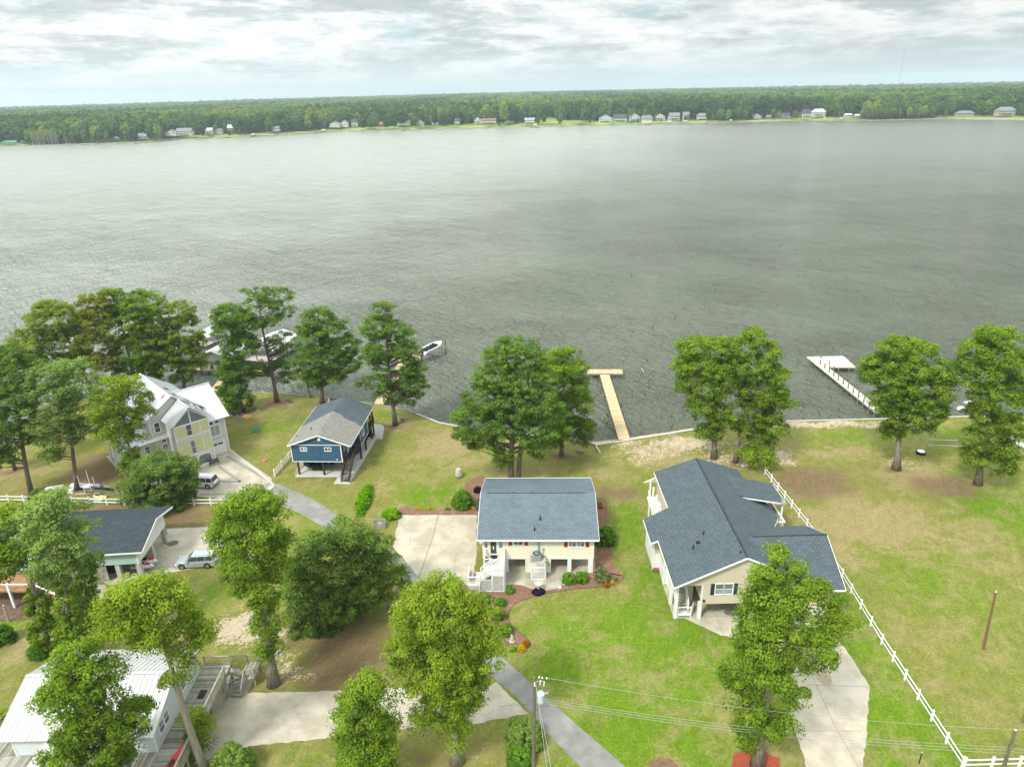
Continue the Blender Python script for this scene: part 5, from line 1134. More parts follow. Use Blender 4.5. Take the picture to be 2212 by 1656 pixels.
mb.build('board_screen', M['wood_old'], MH, kind='stuff')
MB().box(X0+.5, -4.4, 3.0, 3.2, 0, 2.35).build('inner_wall', M['wood_old'], MH)
WM = wallframe(0, 0, 0)
window(MH, WM, -3.9, -3.0, 3.85, 4.15, 2, 1, .09, ['glass', 'glass_mid'], 'right slot window'); window(MH, WM, -7.0, -6.2, 3.85, 4.15, 1, 1, .09, 'glass', 'left slot window')
MB().box(.02, .12, 7.9, 8.2, 1.2, 2.2).build('meter_box', M['ac'], MH)
# cedar deck with white rails in front of its left end
LDk = thing('raised_deck', 'cedar coloured deck with white rails half hidden by trees at the left edge', 'deck', (0, 0, 0))
dk = [G(-60, 1268, 2.4), G(62, 1262, 2.4), G(110, 1275, 2.4), G(140, 1300, 1.2)]
MB().slab([(*G(-60, 1240, 2.4), 2.4), (*G(-60, 1276, 2.4), 2.4), (*G(78, 1276, 2.4), 2.4), (*G(85, 1240, 2.4), 2.4)], .2).build('deck_floor', M['deckorange'], LDk)
MB().slab([(*G(62, 1262, 2.3), 2.3), (*G(78, 1276, 2.3), 2.3), (*G(168, 1318, 1.0), .6), (*G(170, 1298, 1.0), .6)], .15).build('ramp', M['deckorange'], LDk)
for a, b, z in (((-60, 1276), (20, 1276), 2.4), ((20, 1276), (78, 1276), 2.4)):
    p, q = G(*a, z), G(*b, z); MB().beam((*p, z+.95), (*q, z+.95), .12, .09).build('rail', M['trim'], LDk)
    MB().box(q[0]-.12, q[0]+.12, q[1]-.12, q[1]+.12, 0, 3.4).build('post', M['trim'], LDk)
for a, b in (((78, 1276), (122, 1292)), ((122, 1292), (165, 1318))):
    p, q = G(*a, 2.4), G(*b, 2.4); MB().beam((*p, 3.3), (*q, 3.0 if a[0] < 100 else 2.4), .12, .09).build('rail', M['trim'], LDk)
for a in ((92, 1340), (20, 1342)): p = G(*a); MB().cyl((*p, 0), (*p, 2.3), .13, .12, 8).build('support', M['wood_rail'], LDk)
mb = MB(); p, q = G(-60, 1345), G(150, 1332); mb.slab([(*p, .05), (*q, .05), (q[0]+1, q[1]+4, .05), (p[0], p[1]+5, .05)], .04); mb.build('under_deck_mulch', M['dirt'], LDk)

# ---------------------------------------------------------------- metal roofed house
TH = rad(43); C0 = (-47.8, 107.0)
GH = thing('house', 'tall grey house with silver metal roofs and pale yellow unfinished wall panels', 'house', (C0[0], C0[1], 0), TH)
# local: x = u (along front, right end 0), y = v (back)
mb = MB(); mb.box(-8.6, 0, 0, 12.0, 0, 6.5); mb.box(-10.75, -3.6, 1.9, 15.2, 0, 8.55); mb.build('wall', M['gray_siding'], GH)
mb = MB(); mb.box(-15.0, -10.76, 2.2, 12.0, 0, 4.95); mb.build('low_wing', M['gray_siding'], GH); ext(MB(), [(2.2, 4.95), (12.0, 4.95), (7.0, 7.95)], 'x', -15.0, -14.85).build('gable_wall', M['gray_siding'], GH, fix=True)
mb = MB(); ext(mb, [(-10.75, 8.56), (-10.6, 8.95), (-7.0, 11.3), (-3.6, 8.95), (-3.6, 8.56)], 'y', 1.89, 2.1); mb.build('gable_wall', M['gray_siding'], GH, fix=True)
# tower
mb = MB(); mb.box(-8.7, -3.4, -2.5, 1.9, 0, 2.45); mb.box(-8.7, -3.4, -2.5, 1.9, 5.0, 5.75); mb.box(-8.62, -3.48, -2.42, 1.9, 2.45, 5.0); mb.box(-8.62, -3.48, -2.42, 1.9, 5.75, 7.9); mb.build('tower_wall', M['gray_siding'], GH)
WT = wallframe(0, -2.43, 0)
def boards(z0, z1, cuts, nm):
    for a, b in zip(cuts[:-1], cuts[1:]):
        n = 3 if b-a > 1.2 else 2
        MB().fbox(WT, a+.03, b-.03, z0, z1, 0, .03).build(nm, M['yellow_board'], GH, fix=True)
boards(2.6, 4.95, [-8.6, -6.75], 'sheathing_panel'); boards(2.6, 4.95, [-5.95, -4.75, -3.5], 'sheathing_panel')
boards(5.9, 7.75, [-8.6, -6.95], 'sheathing_panel'); boards(5.9, 7.75, [-6.0, -4.75, -3.5], 'sheathing_panel')
window(GH, WT, -6.68, -6.05, 2.7, 4.9, 1, 2, .05, 'glass_mid'); window(GH, WT, -6.88, -6.1, 5.95, 7.7, 1, 2, .05, 'glass')
mb = MB()
for z in (2.45, 5.75): mb.fbox(WT, -8.72, -3.38, z, z+.13, 0, .07)
for u in (-8.66, -3.42, -4.75): mb.fbox(WT, u-.05, u+.05, 2.58, 5.0, .03, .06); mb.fbox(WT, u-.05, u+.05, 5.88, 7.8, .03, .06)
mb.fbox(WT, -8.75, -3.35, 7.78, 8.02, 0, .1); mb.fbox(WT, -8.75, -8.6, 0, 7.8, 0.0, .09); mb.fbox(WT, -3.5, -3.35, 0, 7.8, 0, .09); mb.build('tower_trim', M['trim'], GH, fix=True)
MB().add([(-8.4, -2.5, 8.02), (-6.15, -2.5, 8.02), (-6.15, -2.5, 10.1)], [(0, 1, 2)]).build('gable_glass', M['glass_mid'], GH); MB().add([(-5.95, -2.5, 8.02), (-3.6, -2.5, 8.02), (-5.95, -2.5, 10.1)], [(0, 1, 2)]).build('gable_glass', M['glass_mid'], GH); mb = MB(); mb.beam((-6.05, -2.52, 8.0), (-6.05, -2.52, 10.3), .18, .06); mb.beam((-8.7, -2.55, 8.1), (-6.05, -2.55, 10.35), .06, .2); mb.beam((-6.05, -2.55, 10.35), (-3.4, -2.55, 8.1), .06, .2); mb.build('gable_trim', M['trim'], GH)
mb = MB(); ext(mb, [(-6.0, 0.0), (-6.0, 1.5), (-5.7, 1.95), (-5.0, 2.1), (-4.3, 1.95), (-4.0, 1.5), (-4.0, 0.0)], 'y', -2.53, -2.501); mb.build('arched_opening', M['glass_mid'], GH, fix=True)
mb = MB(); mb.box(-6.15, -6.0, -2.56, -2.5, 0, 2.2); mb.box(-4.0, -3.85, -2.56, -2.5, 0, 2.2); mb.box(-6.15, -3.85, -2.56, -2.5, 2.1, 2.25); mb.box(-6.0, -4.0, -2.57, -2.531, 0, .5); mb.build('arch_trim', M['trim'], GH)
# right wing front: windows and garage door
WG = wallframe(0, -.0, 0)
window(GH, WG, -2.6, -1.1, 3.35, 5.1, 2, 1, .14, 'glass_pale', 'large curtained window'); window(GH, WG, -2.55, -1.95, 5.45, 5.95, 1, 1, .1, 'glass'); window(GH, WG, -1.6, -1.0, 5.45, 5.95, 1, 1, .1, 'glass')
gd = MB(); 
for k in range(4): gd.fbox(WG, -2.95, -.75, .03+k*.52, .03+k*.52+.50, 0, .05)
gdo = gd.build('garage_door', M['trim'], GH, fix=True)
for a in (-2.75, -1.8): MB().fbox(WG, a, a+.82, 1.62, 1.95, .052, .06).build('pane', M['glass'], gdo, fix=True)
mb = MB(); mb.fbox(WG, -3.15, -2.97, 0, 2.1, 0, .07); mb.fbox(WG, -.73, -.55, 0, 2.1, 0, .07); mb.beam((-3.06, -.04, 2.1), (-2.6, -.04, 2.45), .06, .18); mb.beam((-.64, -.04, 2.1), (-1.1, -.04, 2.45), .06, .18); mb.beam((-2.6, -.04, 2.42), (-1.1, -.04, 2.42), .06, .18); mb.fbox(WG, -.14, .02, 0, 6.4, 0, .05); mb.build('garage_trim', M['trim'], GH, fix=True)
window(GH, wallframe(0, 1.89, 0), -10.2, -9.45, 6.2, 7.75, 1, 2, .16, 'glass'); window(GH, wallframe(0, 1.89, 0), -9.6, -8.95, 2.9, 3.8, 2, 1, .13, 'glass'); window(GH, wallframe(0, 1.89, 0), -9.6, -8.95, 4.2, 4.65, 1, 1, .1, 'glass_mid'); MB().box(-10.8, -10.66, 1.84, 1.888, 5.5, 8.8).build('corner_board', M['trim'], GH)
window(GH, wallframe(0, 2.19, 0), -13.9, -13.2, .9, 2.2, 1, 2, .1, 'glass'); window(GH, wallframe(0, 2.19, 0), -12.2, -11.5, 3.0, 4.2, 1, 2, .1, 'glass')
# roofs: right wing, main, tower, low wing
strip_roof(GH, (-6.2, -.6, 6.3), (.7, -.6, 6.3), (.7, 6.2, 10.3), (-6.2, 6.2, 10.3), 15, 'metal_roof'); strip_roof(GH, (-6.2, 12.9, 6.3), (.7, 12.9, 6.3), (.7, 6.2, 10.3), (-6.2, 6.2, 10.3), 15, 'metal_roof')
strip_roof(GH, (-11.15, 1.5, 8.72), (-11.15, 16.0, 8.72), (-7.0, 16.0, 11.5), (-7.0, 1.5, 11.5), 28, 'metal_roof'); strip_roof(GH, (-2.2, 1.6, 8.1), (-2.2, 16.0, 8.1), (-7.0, 16.0, 11.5), (-7.0, 1.6, 11.5), 28, 'metal_roof')
strip_roof(GH, (-9.15, -3.0, 8.15), (-9.15, 1.6, 8.15), (-6.05, 1.6, 10.7), (-6.05, -3.0, 10.7), 9, 'metal_roof'); strip_roof(GH, (-2.95, -3.0, 8.15), (-2.95, 2.6, 8.15), (-6.05, 2.6, 10.7), (-6.05, -3.0, 10.7), 11, 'metal_roof')
strip_roof(GH, (-10.75, 1.35, 5.05), (-8.72, 1.35, 5.05), (-8.72, 1.88, 5.5), (-10.75, 1.88, 5.5), 4, 'metal_roof'); strip_roof(GH, (-15.6, 1.35, 5.05), (-10.77, 1.35, 5.05), (-10.77, 7.0, 8.25), (-15.6, 7.0, 8.25), 10, 'metal_roof'); strip_roof(GH, (-15.6, 12.6, 5.05), (-10.77, 12.6, 5.05), (-10.77, 7.0, 8.25), (-15.6, 7.0, 8.25), 10, 'metal_roof')
mb = MB(); mb.beam((-7.0, 1.5, 11.5), (-7.0, 16.1, 11.5), .3, .08); mb.beam((-6.05, -3.05, 10.72), (-6.05, 1.6, 10.72), .25, .08); mb.beam((-6.5, 6.2, 10.32), (.75, 6.2, 10.32), .3, .08); mb.build('ridge_cap', M['metal_roof'], GH)
for (u, v) in ((-8.6, 5.2), (-5.6, 4.6), (-5.7, 8.0)):
    z = 11.5-abs(u+7.0)*(.67 if u < -7 else .708); mb = MB(); o = MB().box(-.35, .35, -.45, .45, 0, .14).build('skylight', M['glass_mid'], GH); o.location = (u, v, z+.02); o.rotation_euler = (0, rad(-35 if u < -7 else 35), 0)
for (u, v, w_, h_) in ((-7.6, 3.4, .7, .35), (-4.2, 3.2, .45, 1.5), (-8.9, 5.9, .4, .6)):
    z = 11.5-abs(u+7.0)*(.67 if u < -7 else .708); o = MB().slab([(-w_/2, -h_/2, 0), (0, -h_/2-.15, 0), (w_/2, -h_/3, 0), (w_/2, h_/2, 0), (-.05, h_/2+.1, 0), (-w_/2, h_/3, 0)], .03).build('rust_patch', M['rust'], GH); o.location = (u, v, z+.07); o.rotation_euler = (0, rad(-35 if u < -7 else 35), 0)
mb = MB(); mb.beam((-4.6, -1.2, 9.62), (-4.3, 2.2, 9.45), .5, .06); mb.beam((-3.7, -1.2, 8.95), (-3.5, 1.8, 8.85), .35, .06); mb.build('loose_flashing', M['steel'], GH)
# columns of the low side porch
for v in (3.0, 5.5, 8.0, 10.5): MB().box(-15.5, -15.25, v, v+.25, 0, 4.95).build('column', M['trim'], GH)
MB().box(-15.8, -12.6, 2.3, 12.6, 0, .15).build('porch_floor', M['concrete2'], GH)

# ---------------------------------------------------------------- white roofed house, lower left
WHx0, WHx1, WY0, WY1, WZr = -43.9, -31.6, 45.2, 54.6, 6.9
WH = thing('house', 'white house with white metal roof and wrap around weathered deck, lower left corner', 'house', (0, 0, 0))
MB().box(WHx0, WHx1, WY0, WY1, 2.5, 4.9).build('wall', M['white_siding'], WH)
ym = (WY0+WY1)/2
for xg in (WHx1-.12, WHx0): ext(MB(), [(WY0, 4.9), (WY1, 4.9), (ym, WZr-.15)], 'x', xg, xg+.12).build('gable', M['white_siding'], WH, fix=True)
strip_roof(WH, (WHx0-.9, WY0-.6, 4.85), (WHx1+.35, WY0-.6, 4.85), (WHx1+.35, ym, WZr), (WHx0-.9, ym, WZr), 30, 'white_metal'); strip_roof(WH, (WHx0-.9, WY1+.6, 4.85), (WHx1+.35, WY1+.6, 4.85), (WHx1+.35, ym, WZr), (WHx0-.9, ym, WZr), 30, 'white_metal')
mb = MB(); mb.beam((WHx0-.9, ym, WZr+.03), (WHx1+.35, ym, WZr+.03), .3, .06); mb.build('ridge_cap', M['white_metal'], WH)
strip_roof(WH, (-40.9, 41.6, 4.3), (-40.9, 46.2, 4.3), (-37.6, 47.8, 5.75), (-37.6, 41.6, 5.75), 10, 'white_metal'); strip_roof(WH, (-34.3, 41.6, 4.3), (-34.3, 46.2, 4.3), (-37.6, 47.8, 5.75), (-37.6, 41.6, 5.75), 10, 'white_metal')
for x in (-40.6, -34.6): MB().box(x-.08, x+.08, 41.8, 41.96, 2.5, 4.3).build('post', M['trim'], WH)
WW = wallframe(WHx1, WY0, rad(90))
window(WH, WW, 1.0, 1.75, 3.5, 4.6, 1, 2, .1, ['glass_mid', 'glass_pale'], 'front window of the pair'); window(WH, WW, 1.95, 2.7, 3.5, 4.6, 1, 2, .1, ['glass_mid', 'glass_pale'], 'rear window of the pair'); window(WH, WW, 5.6, 6.3, 3.7, 4.7, 1, 2, .1, 'glass_mid', 'single rear window')
MB().box(WHx1-.1, WHx1+.03, WY0-.03, WY0+.1, 2.5, 4.8).build('corner_trim', M['trim'], WH); MB().box(WHx0-.03, WHx0+.1, WY0-.03, WY0+.1, 2.5, 4.8).build('corner_trim', M['trim'], WH)
MB().box(WHx0+.3, WHx1-.3, WY0+.3, WY1-.3, 0, 2.45).build('crawl_space_wall', M['wood_old'], WH)
# decks
planks(WH, WHx1+.02, -28.9, 41.0, 55.4, 2.5, 'wood_old', 'x', .15, .02); planks(WH, WHx0-3.2, WHx1, 40.0, WY0-.02, 2.5, 'wood_old', 'y', .15, .02); planks(WH, WHx0-3.2, WHx0-.02, WY0, 52.4, 2.5, 'wood_old', 'y', .15, .02)
railing(WH, [(-28.95, 41.0, 2.5), (-28.95, 43.4, 2.5), (-28.95, 45.8, 2.5), (-28.95, 48.2, 2.5), (-28.95, 50.6, 2.5), (-28.95, 53.9, 2.5)], 1.0, 'wood_rail', .14, .10, top=(.16, .05)); railing(WH, [(-31.5, 55.4, 2.5), (-29.0, 55.4, 2.5)], 1.0, 'wood_rail', .14)
railing(WH, [(-40, 41.0, 2.5), (-36, 41.0, 2.5), (-32.5, 41.0, 2.5), (-28.95, 41.0, 2.5)], 1.0, 'wood_rail', .14, top=(.16, .05)); railing(WH, [(WHx0-3.2, 45.5, 2.5), (WHx0-3.2, 48.9, 2.5), (WHx0-3.2, 52.4, 2.5), (WHx0-.9, 52.4, 2.5)], 1.0, 'wood_rail', .14, top=(.16, .05))
mb = MB(); mb.box(-28.93, -28.88, 41.0, 55.4, 2.2, 2.47); mb.build('rim_joist', M['wood_rail'], WH)
for y in (42, 44.8, 47.6, 50.4, 53.2, 55.3): MB().box(-29.1, -28.95, y-.08, y+.08, 0, 2.3).build('deck_post', M['wood_rail'], WH)
# stair tower at the back right
planks(WH, -28.0, -26.6, 54.6, 56.9, 1.25, 'wood_old', 'y', .15, .02)
stairs(WH, (-28.9, 54.6+.1, 2.5), (-28.0, 55.4, 1.3), 1.3, 'wood_old', 5); stairs(WH, (-28.3, 55.0, 1.25), (-28.35, 53.4, .05), 1.3, 'wood_old', 6)
railing(WH, [(-29.0, 55.6, 2.5), (-27.9, 56.9, 1.3), (-26.6, 56.9, 1.25), (-26.6, 55.0, 1.25), (-27.5, 54.9, 1.25), (-27.55, 53.5, .1)], .9, 'wood_rail', .15); railing(WH, [(-28.95, 53.9, 2.5), (-28.9, 53.4, .6)], .9, 'wood_rail', .15)
for (x, y) in ((-26.65, 56.8), (-27.95, 56.8), (-26.65, 55.0)): MB().box(x-.07, x+.07, y-.07, y+.07, 0, 1.25).build('deck_post', M['wood_rail'], WH)
mb = MB(); mb.beam((-28.9, 52.0, .1), (-28.9, 54.0, 2.3), .1, .1); mb.beam((-28.9, 55.0, .1), (-28.9, 53.0, 2.3), .1, .1); mb.build('cross_brace', M['wood_rail'], WH)
# kayaks on the deck
def kayak(p, L, rz, m, label, tilt=0):
    rings = []
    for i in range(13):
        t = i/12; x = -L/2+L*t; w = .36*math.sin(math.pi*min(max(t, .02), .98))**.6; h = .16*math.sin(math.pi*min(max(t, .02), .98))**.5; up = .12*(2*t-1)**4
        rings.append([(x, w*math.cos(a)*1.0, up+.17+h*math.sin(a)) for a in [2*math.pi*k/10 for k in range(10)]])
    k = thing('kayak', label, 'kayak', p, rz); o = MB().loft(rings).build('hull', M[m], k, smooth=True)
    mb = MB(); mb.cyl((0, 0, .325), (0, 0, .345), .26, .24, 14); c = mb.build('cockpit', M['black'], k); c.scale = (1.6, .8, 1)
    k.rotation_euler = (tilt, 0, rz); return k
kayak((-29.7, 43.6, 2.75), 4.4, rad(80), 'red_kayak', 'red kayak lying along the deck rail of the white roofed house', rad(12))
kayak((-31.6, 41.55, 2.52), 3.2, rad(2), 'teal', 'teal kayak at the front rail of the weathered deck')
kayak((-35.4, 41.5, 2.52), 2.6, rad(-3), 'lime', 'lime green kayak at the front deck rail, mostly under the tree')
o = MB().box(-30.6, -29.95, 51.0, 52.1, 2.505, 2.53).build('doormat', M['black']); tag(o, 'black rectangular mat on the weathered deck boards', 'doormat')
# ---------------------------------------------------------------- fences
def fence(label, pts, group='white rail fences', rails=(.45, 1.0), spacing=2.44, post_h=1.25, fixed=None):
    root = thing('rail_fence', label, 'fence', (0, 0, 0), 0, group)
    pw = MB().box(-.075, .075, -.075, .075, 0, post_h).box(-.09, .09, -.09, .09, post_h, post_h+.04).mesh('post', M['vinyl'])
    first = True
    for a, b in zip(pts[:-1], pts[1:]):
        a, b = Vector((*a[:2], 0)), Vector((*b[:2], 0)); L = (b-a).length; n = max(1, round(L/spacing)); ang = math.atan2(b.y-a.y, b.x-a.x)
        rail = MB().box(.076, L/n-.076, -.025, .025, 0, .15).mesh('rail', M['vinyl'])
        for k in range(n+1):
            p = a.lerp(b, k/n)
            if k > 0 or first: share('post', pw, root, (p.x, p.y, 0), ang)
            if k < n:
                for z in rails: share('rail', rail, root, (p.x, p.y, z-.075), ang)
        first = False
    return root
fence('long white two rail fence running down the right side to the corner', [G(1652, 1024), G(1742, 1138), G(1818, 1248), (38.3, 58.5), (38.0, 43.7)])
fence('short white two rail fence along the bottom right edge', [(38.1, 43.6), (50, 43.6)])
fence('white two rail fence behind the charcoal garage at the left', [G(-60, 1085), G(-20, 1084), G(20, 1084), G(120, 1087), G(270, 1091), G(420, 1092), G(530, 1091)])
fence('white two rail fence climbing to the left corner of the blue house', [G(594, 1029), G(640, 975), G(700, 905), G(712, 872)], rails=(.3, .68, 1.06))
fence('low white fence piece at the end of the courtyard by the lane', [G(530, 1091), G(578, 1084)])
def post_thing(name, label, cat, p, h, r, m, group=None, z0=0., dx=0, dy=0):
    t = thing(name, label, cat, (p[0], p[1], z0), 0, group); MB().cyl((0, 0, -.3), (dx, dy, h), r, r*.85, 8).build('shaft', M[m], t); return t

# ---------------------------------------------------------------- utility poles and wires
P1 = G(1151, 1655)
UP = thing('utility_pole', 'utility pole with a grey transformer at the bottom centre of the photo', 'utility pole', (P1[0], P1[1]-1.6, 0))
base = (P1[0], P1[1]-1.6); top = V(1154, 1462, base[1]); ht = top[2]
MB().cyl((0, 0, -.3), (top[0]-base[0], 0, ht), .17, .12, 10).build('shaft', M['pole'], UP)
lx = top[0]-base[0]
mb = MB(); mb.lathe([(.02, 0), (.27, .02), (.29, .1), (.29, .78), (.27, .86), (.31, .88), (.31, .93), (.05, .99)], (lx+.50, -.1, ht-2.55), 18); mb.build('transformer', M['transf'], UP, smooth=False)
mb = MB(); mb.cyl((lx+.42, -.1, ht-1.6), (lx+.42, -.1, ht-1.25), .05, .03, 8); mb.cyl((lx+.62, -.05, ht-1.6), (lx+.62, -.05, ht-1.3), .05, .03, 8); mb.build('bushing', M['porcelain'], UP)
MB().box(lx+.85, lx+1.1, -.2, 0, ht-1.7, ht-1.55).build('bracket', M['steel'], UP)
mb = MB(); mb.beam((lx, 0, ht-.45), (lx+.75, 0, ht-.45), .06, .06); mb.tube([(lx+1.05, -.1, ht-1.62), (lx+1.1, -.1, ht-2.0), (lx+1.05, -.1, ht-2.3)], [.025]*3, 5); mb.build('arm', M['steel'], UP)
for k in range(3): mb = MB(); mb.lathe([(.02, 0), (.07, .02), (.03, .07)], (lx+.03, -.14, ht-.45-.16*k), 8); mb.build('insulator', M['porcelain'], UP)
for (x, z) in ((.45, -.3), (.75, -.45)): mb = MB(); mb.cyl((lx+x, -.05, ht+z-.45), (lx+x+.05, -.05, ht+z), .05, .05, 8); mb.build('cutout_fuse', M['porcelain'], UP)
for (x, z) in ((.35, .0), (.6, -.06), (.95, -.12)): mb = MB(); mb.cyl((lx+x, 0, ht+z-.03), (lx+x+.09, 0, ht+z+.0), .08, .08, 8); mb.build('insulator', M['porcelain'], UP)
P2b = G(2156, 1652); P2 = thing('utility_pole', 'leaning dark utility pole in the bottom right corner', 'utility pole', (P2b[0], P2b[1]-.6, 0))
b2 = (P2b[0], P2b[1]-.6); t2 = V(2193, 1577, b2[1]); MB().cyl((0, 0, -.3), (t2[0]-b2[0], 0, t2[2]), .17, .12, 10).build('shaft', M['pole'], P2)
lx2 = t2[0]-b2[0]; MB().lathe([(.02, 0), (.09, .03), (.09, .08), (.03, .14)], (lx2, 0, t2[2]), 10).build('insulator', M['porcelain'], P2)
mb = MB()
for s in (-1, 1): mb.tube([(lx2*.7+s*.1, -.1, t2[2]*.72), (lx2*.7+s*.35, -.15, t2[2]*.66), (lx2*.7+s*.15, -.1, t2[2]*.6)], [.02]*3, 5)
mb.build('bracket', M['iron'], P2)
def wire(a, b, sag, label, r=.016, group='overhead wires between the utility poles'):
    pts = [tuple(Vector(a).lerp(Vector(b), k/24)-Vector((0, 0, sag*4*(k/24)*(1-k/24)))) for k in range(25)]
    o = MB().tube(pts, [r]*25, 5).build('overhead_wire', M['wire']); return tag(o, label, 'wire', group)
A = (top[0], base[1], ht)
wire((A[0]+1.1, A[1], ht-.12), (t2[0], b2[1], t2[2]+.12), .9, 'uppermost overhead wire between the two utility poles')
wire((A[0]+.9, A[1]-.1, ht-2.2), (b2[0]+lx2*.86, b2[1], t2[2]-1.9), .8, 'second overhead wire below the top one between the poles')
wire((A[0]+.9, A[1]-.1, ht-2.45), (b2[0]+lx2*.83, b2[1], t2[2]-2.25), .8, 'third overhead wire between the poles, above the lowest')
wire((A[0]+.9, A[1]-.1, ht-2.7), (b2[0]+lx2*.8, b2[1], t2[2]-2.6), .8, 'lowest overhead wire between the two utility poles')
wire((t2[0], b2[1], t2[2]+.12), (t2[0]+14, b2[1]-1.5, t2[2]-.3), .1, 'wire leaving the leaning corner pole to the right, topmost')
for k in range(2): wire((b2[0]+lx2*.84, b2[1], t2[2]-1.95-.4*k), (t2[0]+14, b2[1]-2, t2[2]-2.6-.4*k), .1, 'wire leaving the leaning corner pole to the right, '+('upper of the low pair' if k == 0 else 'lowest of all'))
wire((A[0]+.12, A[1]-.15, ht-.6), (A[0]+1.6, A[1]-12, 3.0), .1, 'guy wire dropping from the transformer pole, left of two', .02, 'guy wires'); wire((A[0]+.3, A[1]-.15, ht-2.2), (A[0]+2.5, A[1]-12, 2.4), .1, 'guy wire dropping from the transformer pole, right of two', .02, 'guy wires')
PB = G(2124, 1402); tp = V(2151, 1279, PB[1])
t = thing('wooden_pole', 'short bare leaning wooden pole on the big right lawn', 'pole', (*PB, 0)); MB().cyl((0, 0, -.2), (tp[0]-PB[0], 0, tp[2]), .13, .10, 8).build('shaft', flat('brown_pole', (.20, .11, .06), .9), t); MB().lathe([(.02, 0), (.07, .02), (.07, .1), (.02, .15)], (tp[0]-PB[0], 0, tp[2]), 8).build('insulator', M['porcelain'], t)
t = post_thing('wooden_pole', 'edge of a dark pole at the right border above the corner pole', 'pole', G(2209, 1560), 2.6, .12, 'pole')
BP = G(1985, 1648); t = post_thing('bollard_light', 'thin black garden bollard near the fence corner', 'bollard', BP, 1.25, .05, 'black'); MB().cyl((0, 0, 1.25), (0, 0, 1.33), .08, .08, 10).build('cap', M['chrome'], t)

# ---------------------------------------------------------------- docks and boats
def dock(label, strips, z, m, piles, group='docks on the near bank', pm='piling', boards=.14, name='dock'):
    """strips: list of (centre0, centre1, width); piles: (x, y, top)"""
    root = thing(name, label, 'dock', (0, 0, 0), 0, group)
    for i, (a, b, w) in enumerate(strips):
        zz_ = z-.0*i; a = Vector((*a[:2], 0)); b = Vector((*b[:2], 0)); L = (b-a).length; ang = math.atan2(b.y-a.y, b.x-a.x)
        mb = MB(); n = int(L/boards); ms = []
        for k in range(n):
            j = R_.uniform(-.012, .012); mb.box(k*L/n+.008, (k+1)*L/n-.008, -w/2+j, w/2+j, -.04, R_.uniform(-.003, .003)+.0)
            ms += [R_.choice((0, 0, 1, 2))]*6
        o = mb.build('deck_boards', None, root, kind='stuff'); o.location = (a.x, a.y, zz_-.003*i); o.rotation_euler = (0, 0, ang)
        for q in m: o.data.materials.append(M[q])
        o.data.polygons.foreach_set('material_index', ms)
        for s in (-1, 1):
            q = MB().box(0, L, -.04, .04, -.28, -.045).build('stringer', M['wood_old'], root); q.location = (a.x-math.sin(ang)*s*(w/2-.08), a.y+math.cos(ang)*s*(w/2-.08), zz_-.003*i); q.rotation_euler = (0, 0, ang)
    for (x, y, t) in piles: MB().cyl((x, y, WZ-1.2), (x, y, t), .13, .12, 9).build('piling', M[pm], root)
    return root
def mm(*a):
    return a
W_ = ('w1', 'w2', 'w3'); G_ = ('g1', 'g2', 'g3')
zd = .12
s0, s1 = G(1349, 949, zd), G(1306, 809, zd); hL, hR = G(1267, 802, zd), G(1345, 802, zd)
dv = Vector((s1[0]-s0[0], s1[1]-s0[1])).normalized()
piles = [(hL[0]+(hR[0]-hL[0])*k/3+.1, hL[1]+1.35, 1.5) for k in range(4)]+[(hR[0]+.15, hR[1]-.9, 1.2), (hL[0]-.1, hL[1]-.9, 1.0), (hL[0]+1, hL[1]-1, 0), (hL[0]+2.6, hL[1]-1, 0)]
for k in range(9): piles += [(s0[0]+(s1[0]-s0[0])*(k+.5)/9+s*.8, s0[1]+(s1[1]-s0[1])*(k+.5)/9, .05) for s in (-1, 1)]
dock('new lumber T shaped dock in the middle of the near bank', [(s0, s1, 1.95), ((hL[0], hL[1]), (hR[0], hR[1]), 2.5)], zd, W_, piles, pm='pile_green')
# right dock: long walkway with a square platform
r0, r1 = G(1905, 893, zd), G(1775, 782, zd); pw0 = G(1759, 770, zd); pw1 = G(1822, 769, zd); pw2 = G(1849, 793, zd); pw3 = G(1790, 793, zd)
dvr = Vector((r1[0]-r0[0], r1[1]-r0[1])); nr = Vector((-dvr.y, dvr.x)).normalized(); piles = []
for k in range(12):
    c = Vector(r0[:2]).lerp(Vector(r1[:2]), (k+.3)/12)
    piles += [(c.x+nr.x*.95, c.y+nr.y*.95, 1.25 if k % 3 else 1.7), (c.x-nr.x*.95, c.y-nr.y*.95, 1.0 if k % 2 else .6)]
piles += [(pw1[0], pw1[1]+.2, 1.5), (pw2[0]+.2, pw2[1], 1.7), ((pw1[0]+pw2[0])/2, (pw1[1]+pw2[1])/2, 1.4), (pw0[0]-.1, pw0[1], 1.7), (pw0[0]+.9, pw0[1]-1.2, 2.3), (pw3[0]+1.2, pw3[1]-.1, .0), (pw2[0]-1.4, pw2[1]-.1, 0)]
rd = dock('long bleached dock with a square platform at the right of the bank', [(r0, (r1[0]-1.0, r1[1]+3.4), 1.8)], zd, G_, piles, pm='pile_green')
mb = MB(); n = 26
for k in range(n):
    a, b = k/n, (k+.93)/n; P0, P1_, P2_, P3 = map(lambda p: Vector((*p[:2], zd+.03)), (pw0, pw1, pw2, pw3))
    mb.slab([tuple(P0.lerp(P3, a)), tuple(P1_.lerp(P2_, a)), tuple(P1_.lerp(P2_, b)), tuple(P0.lerp(P3, b))], .05)
mb.build('platform_boards', M['g1'], rd, kind='stuff'); MB().slab([tuple((*p[:2], zd-.03)) for p in (pw0, pw1, pw2, pw3)], .22).build('platform_frame', M['wood_new'], rd)
lad = MB(); lp = Vector((*pw1[:2], zd))+Vector((-.35, .05, 0))
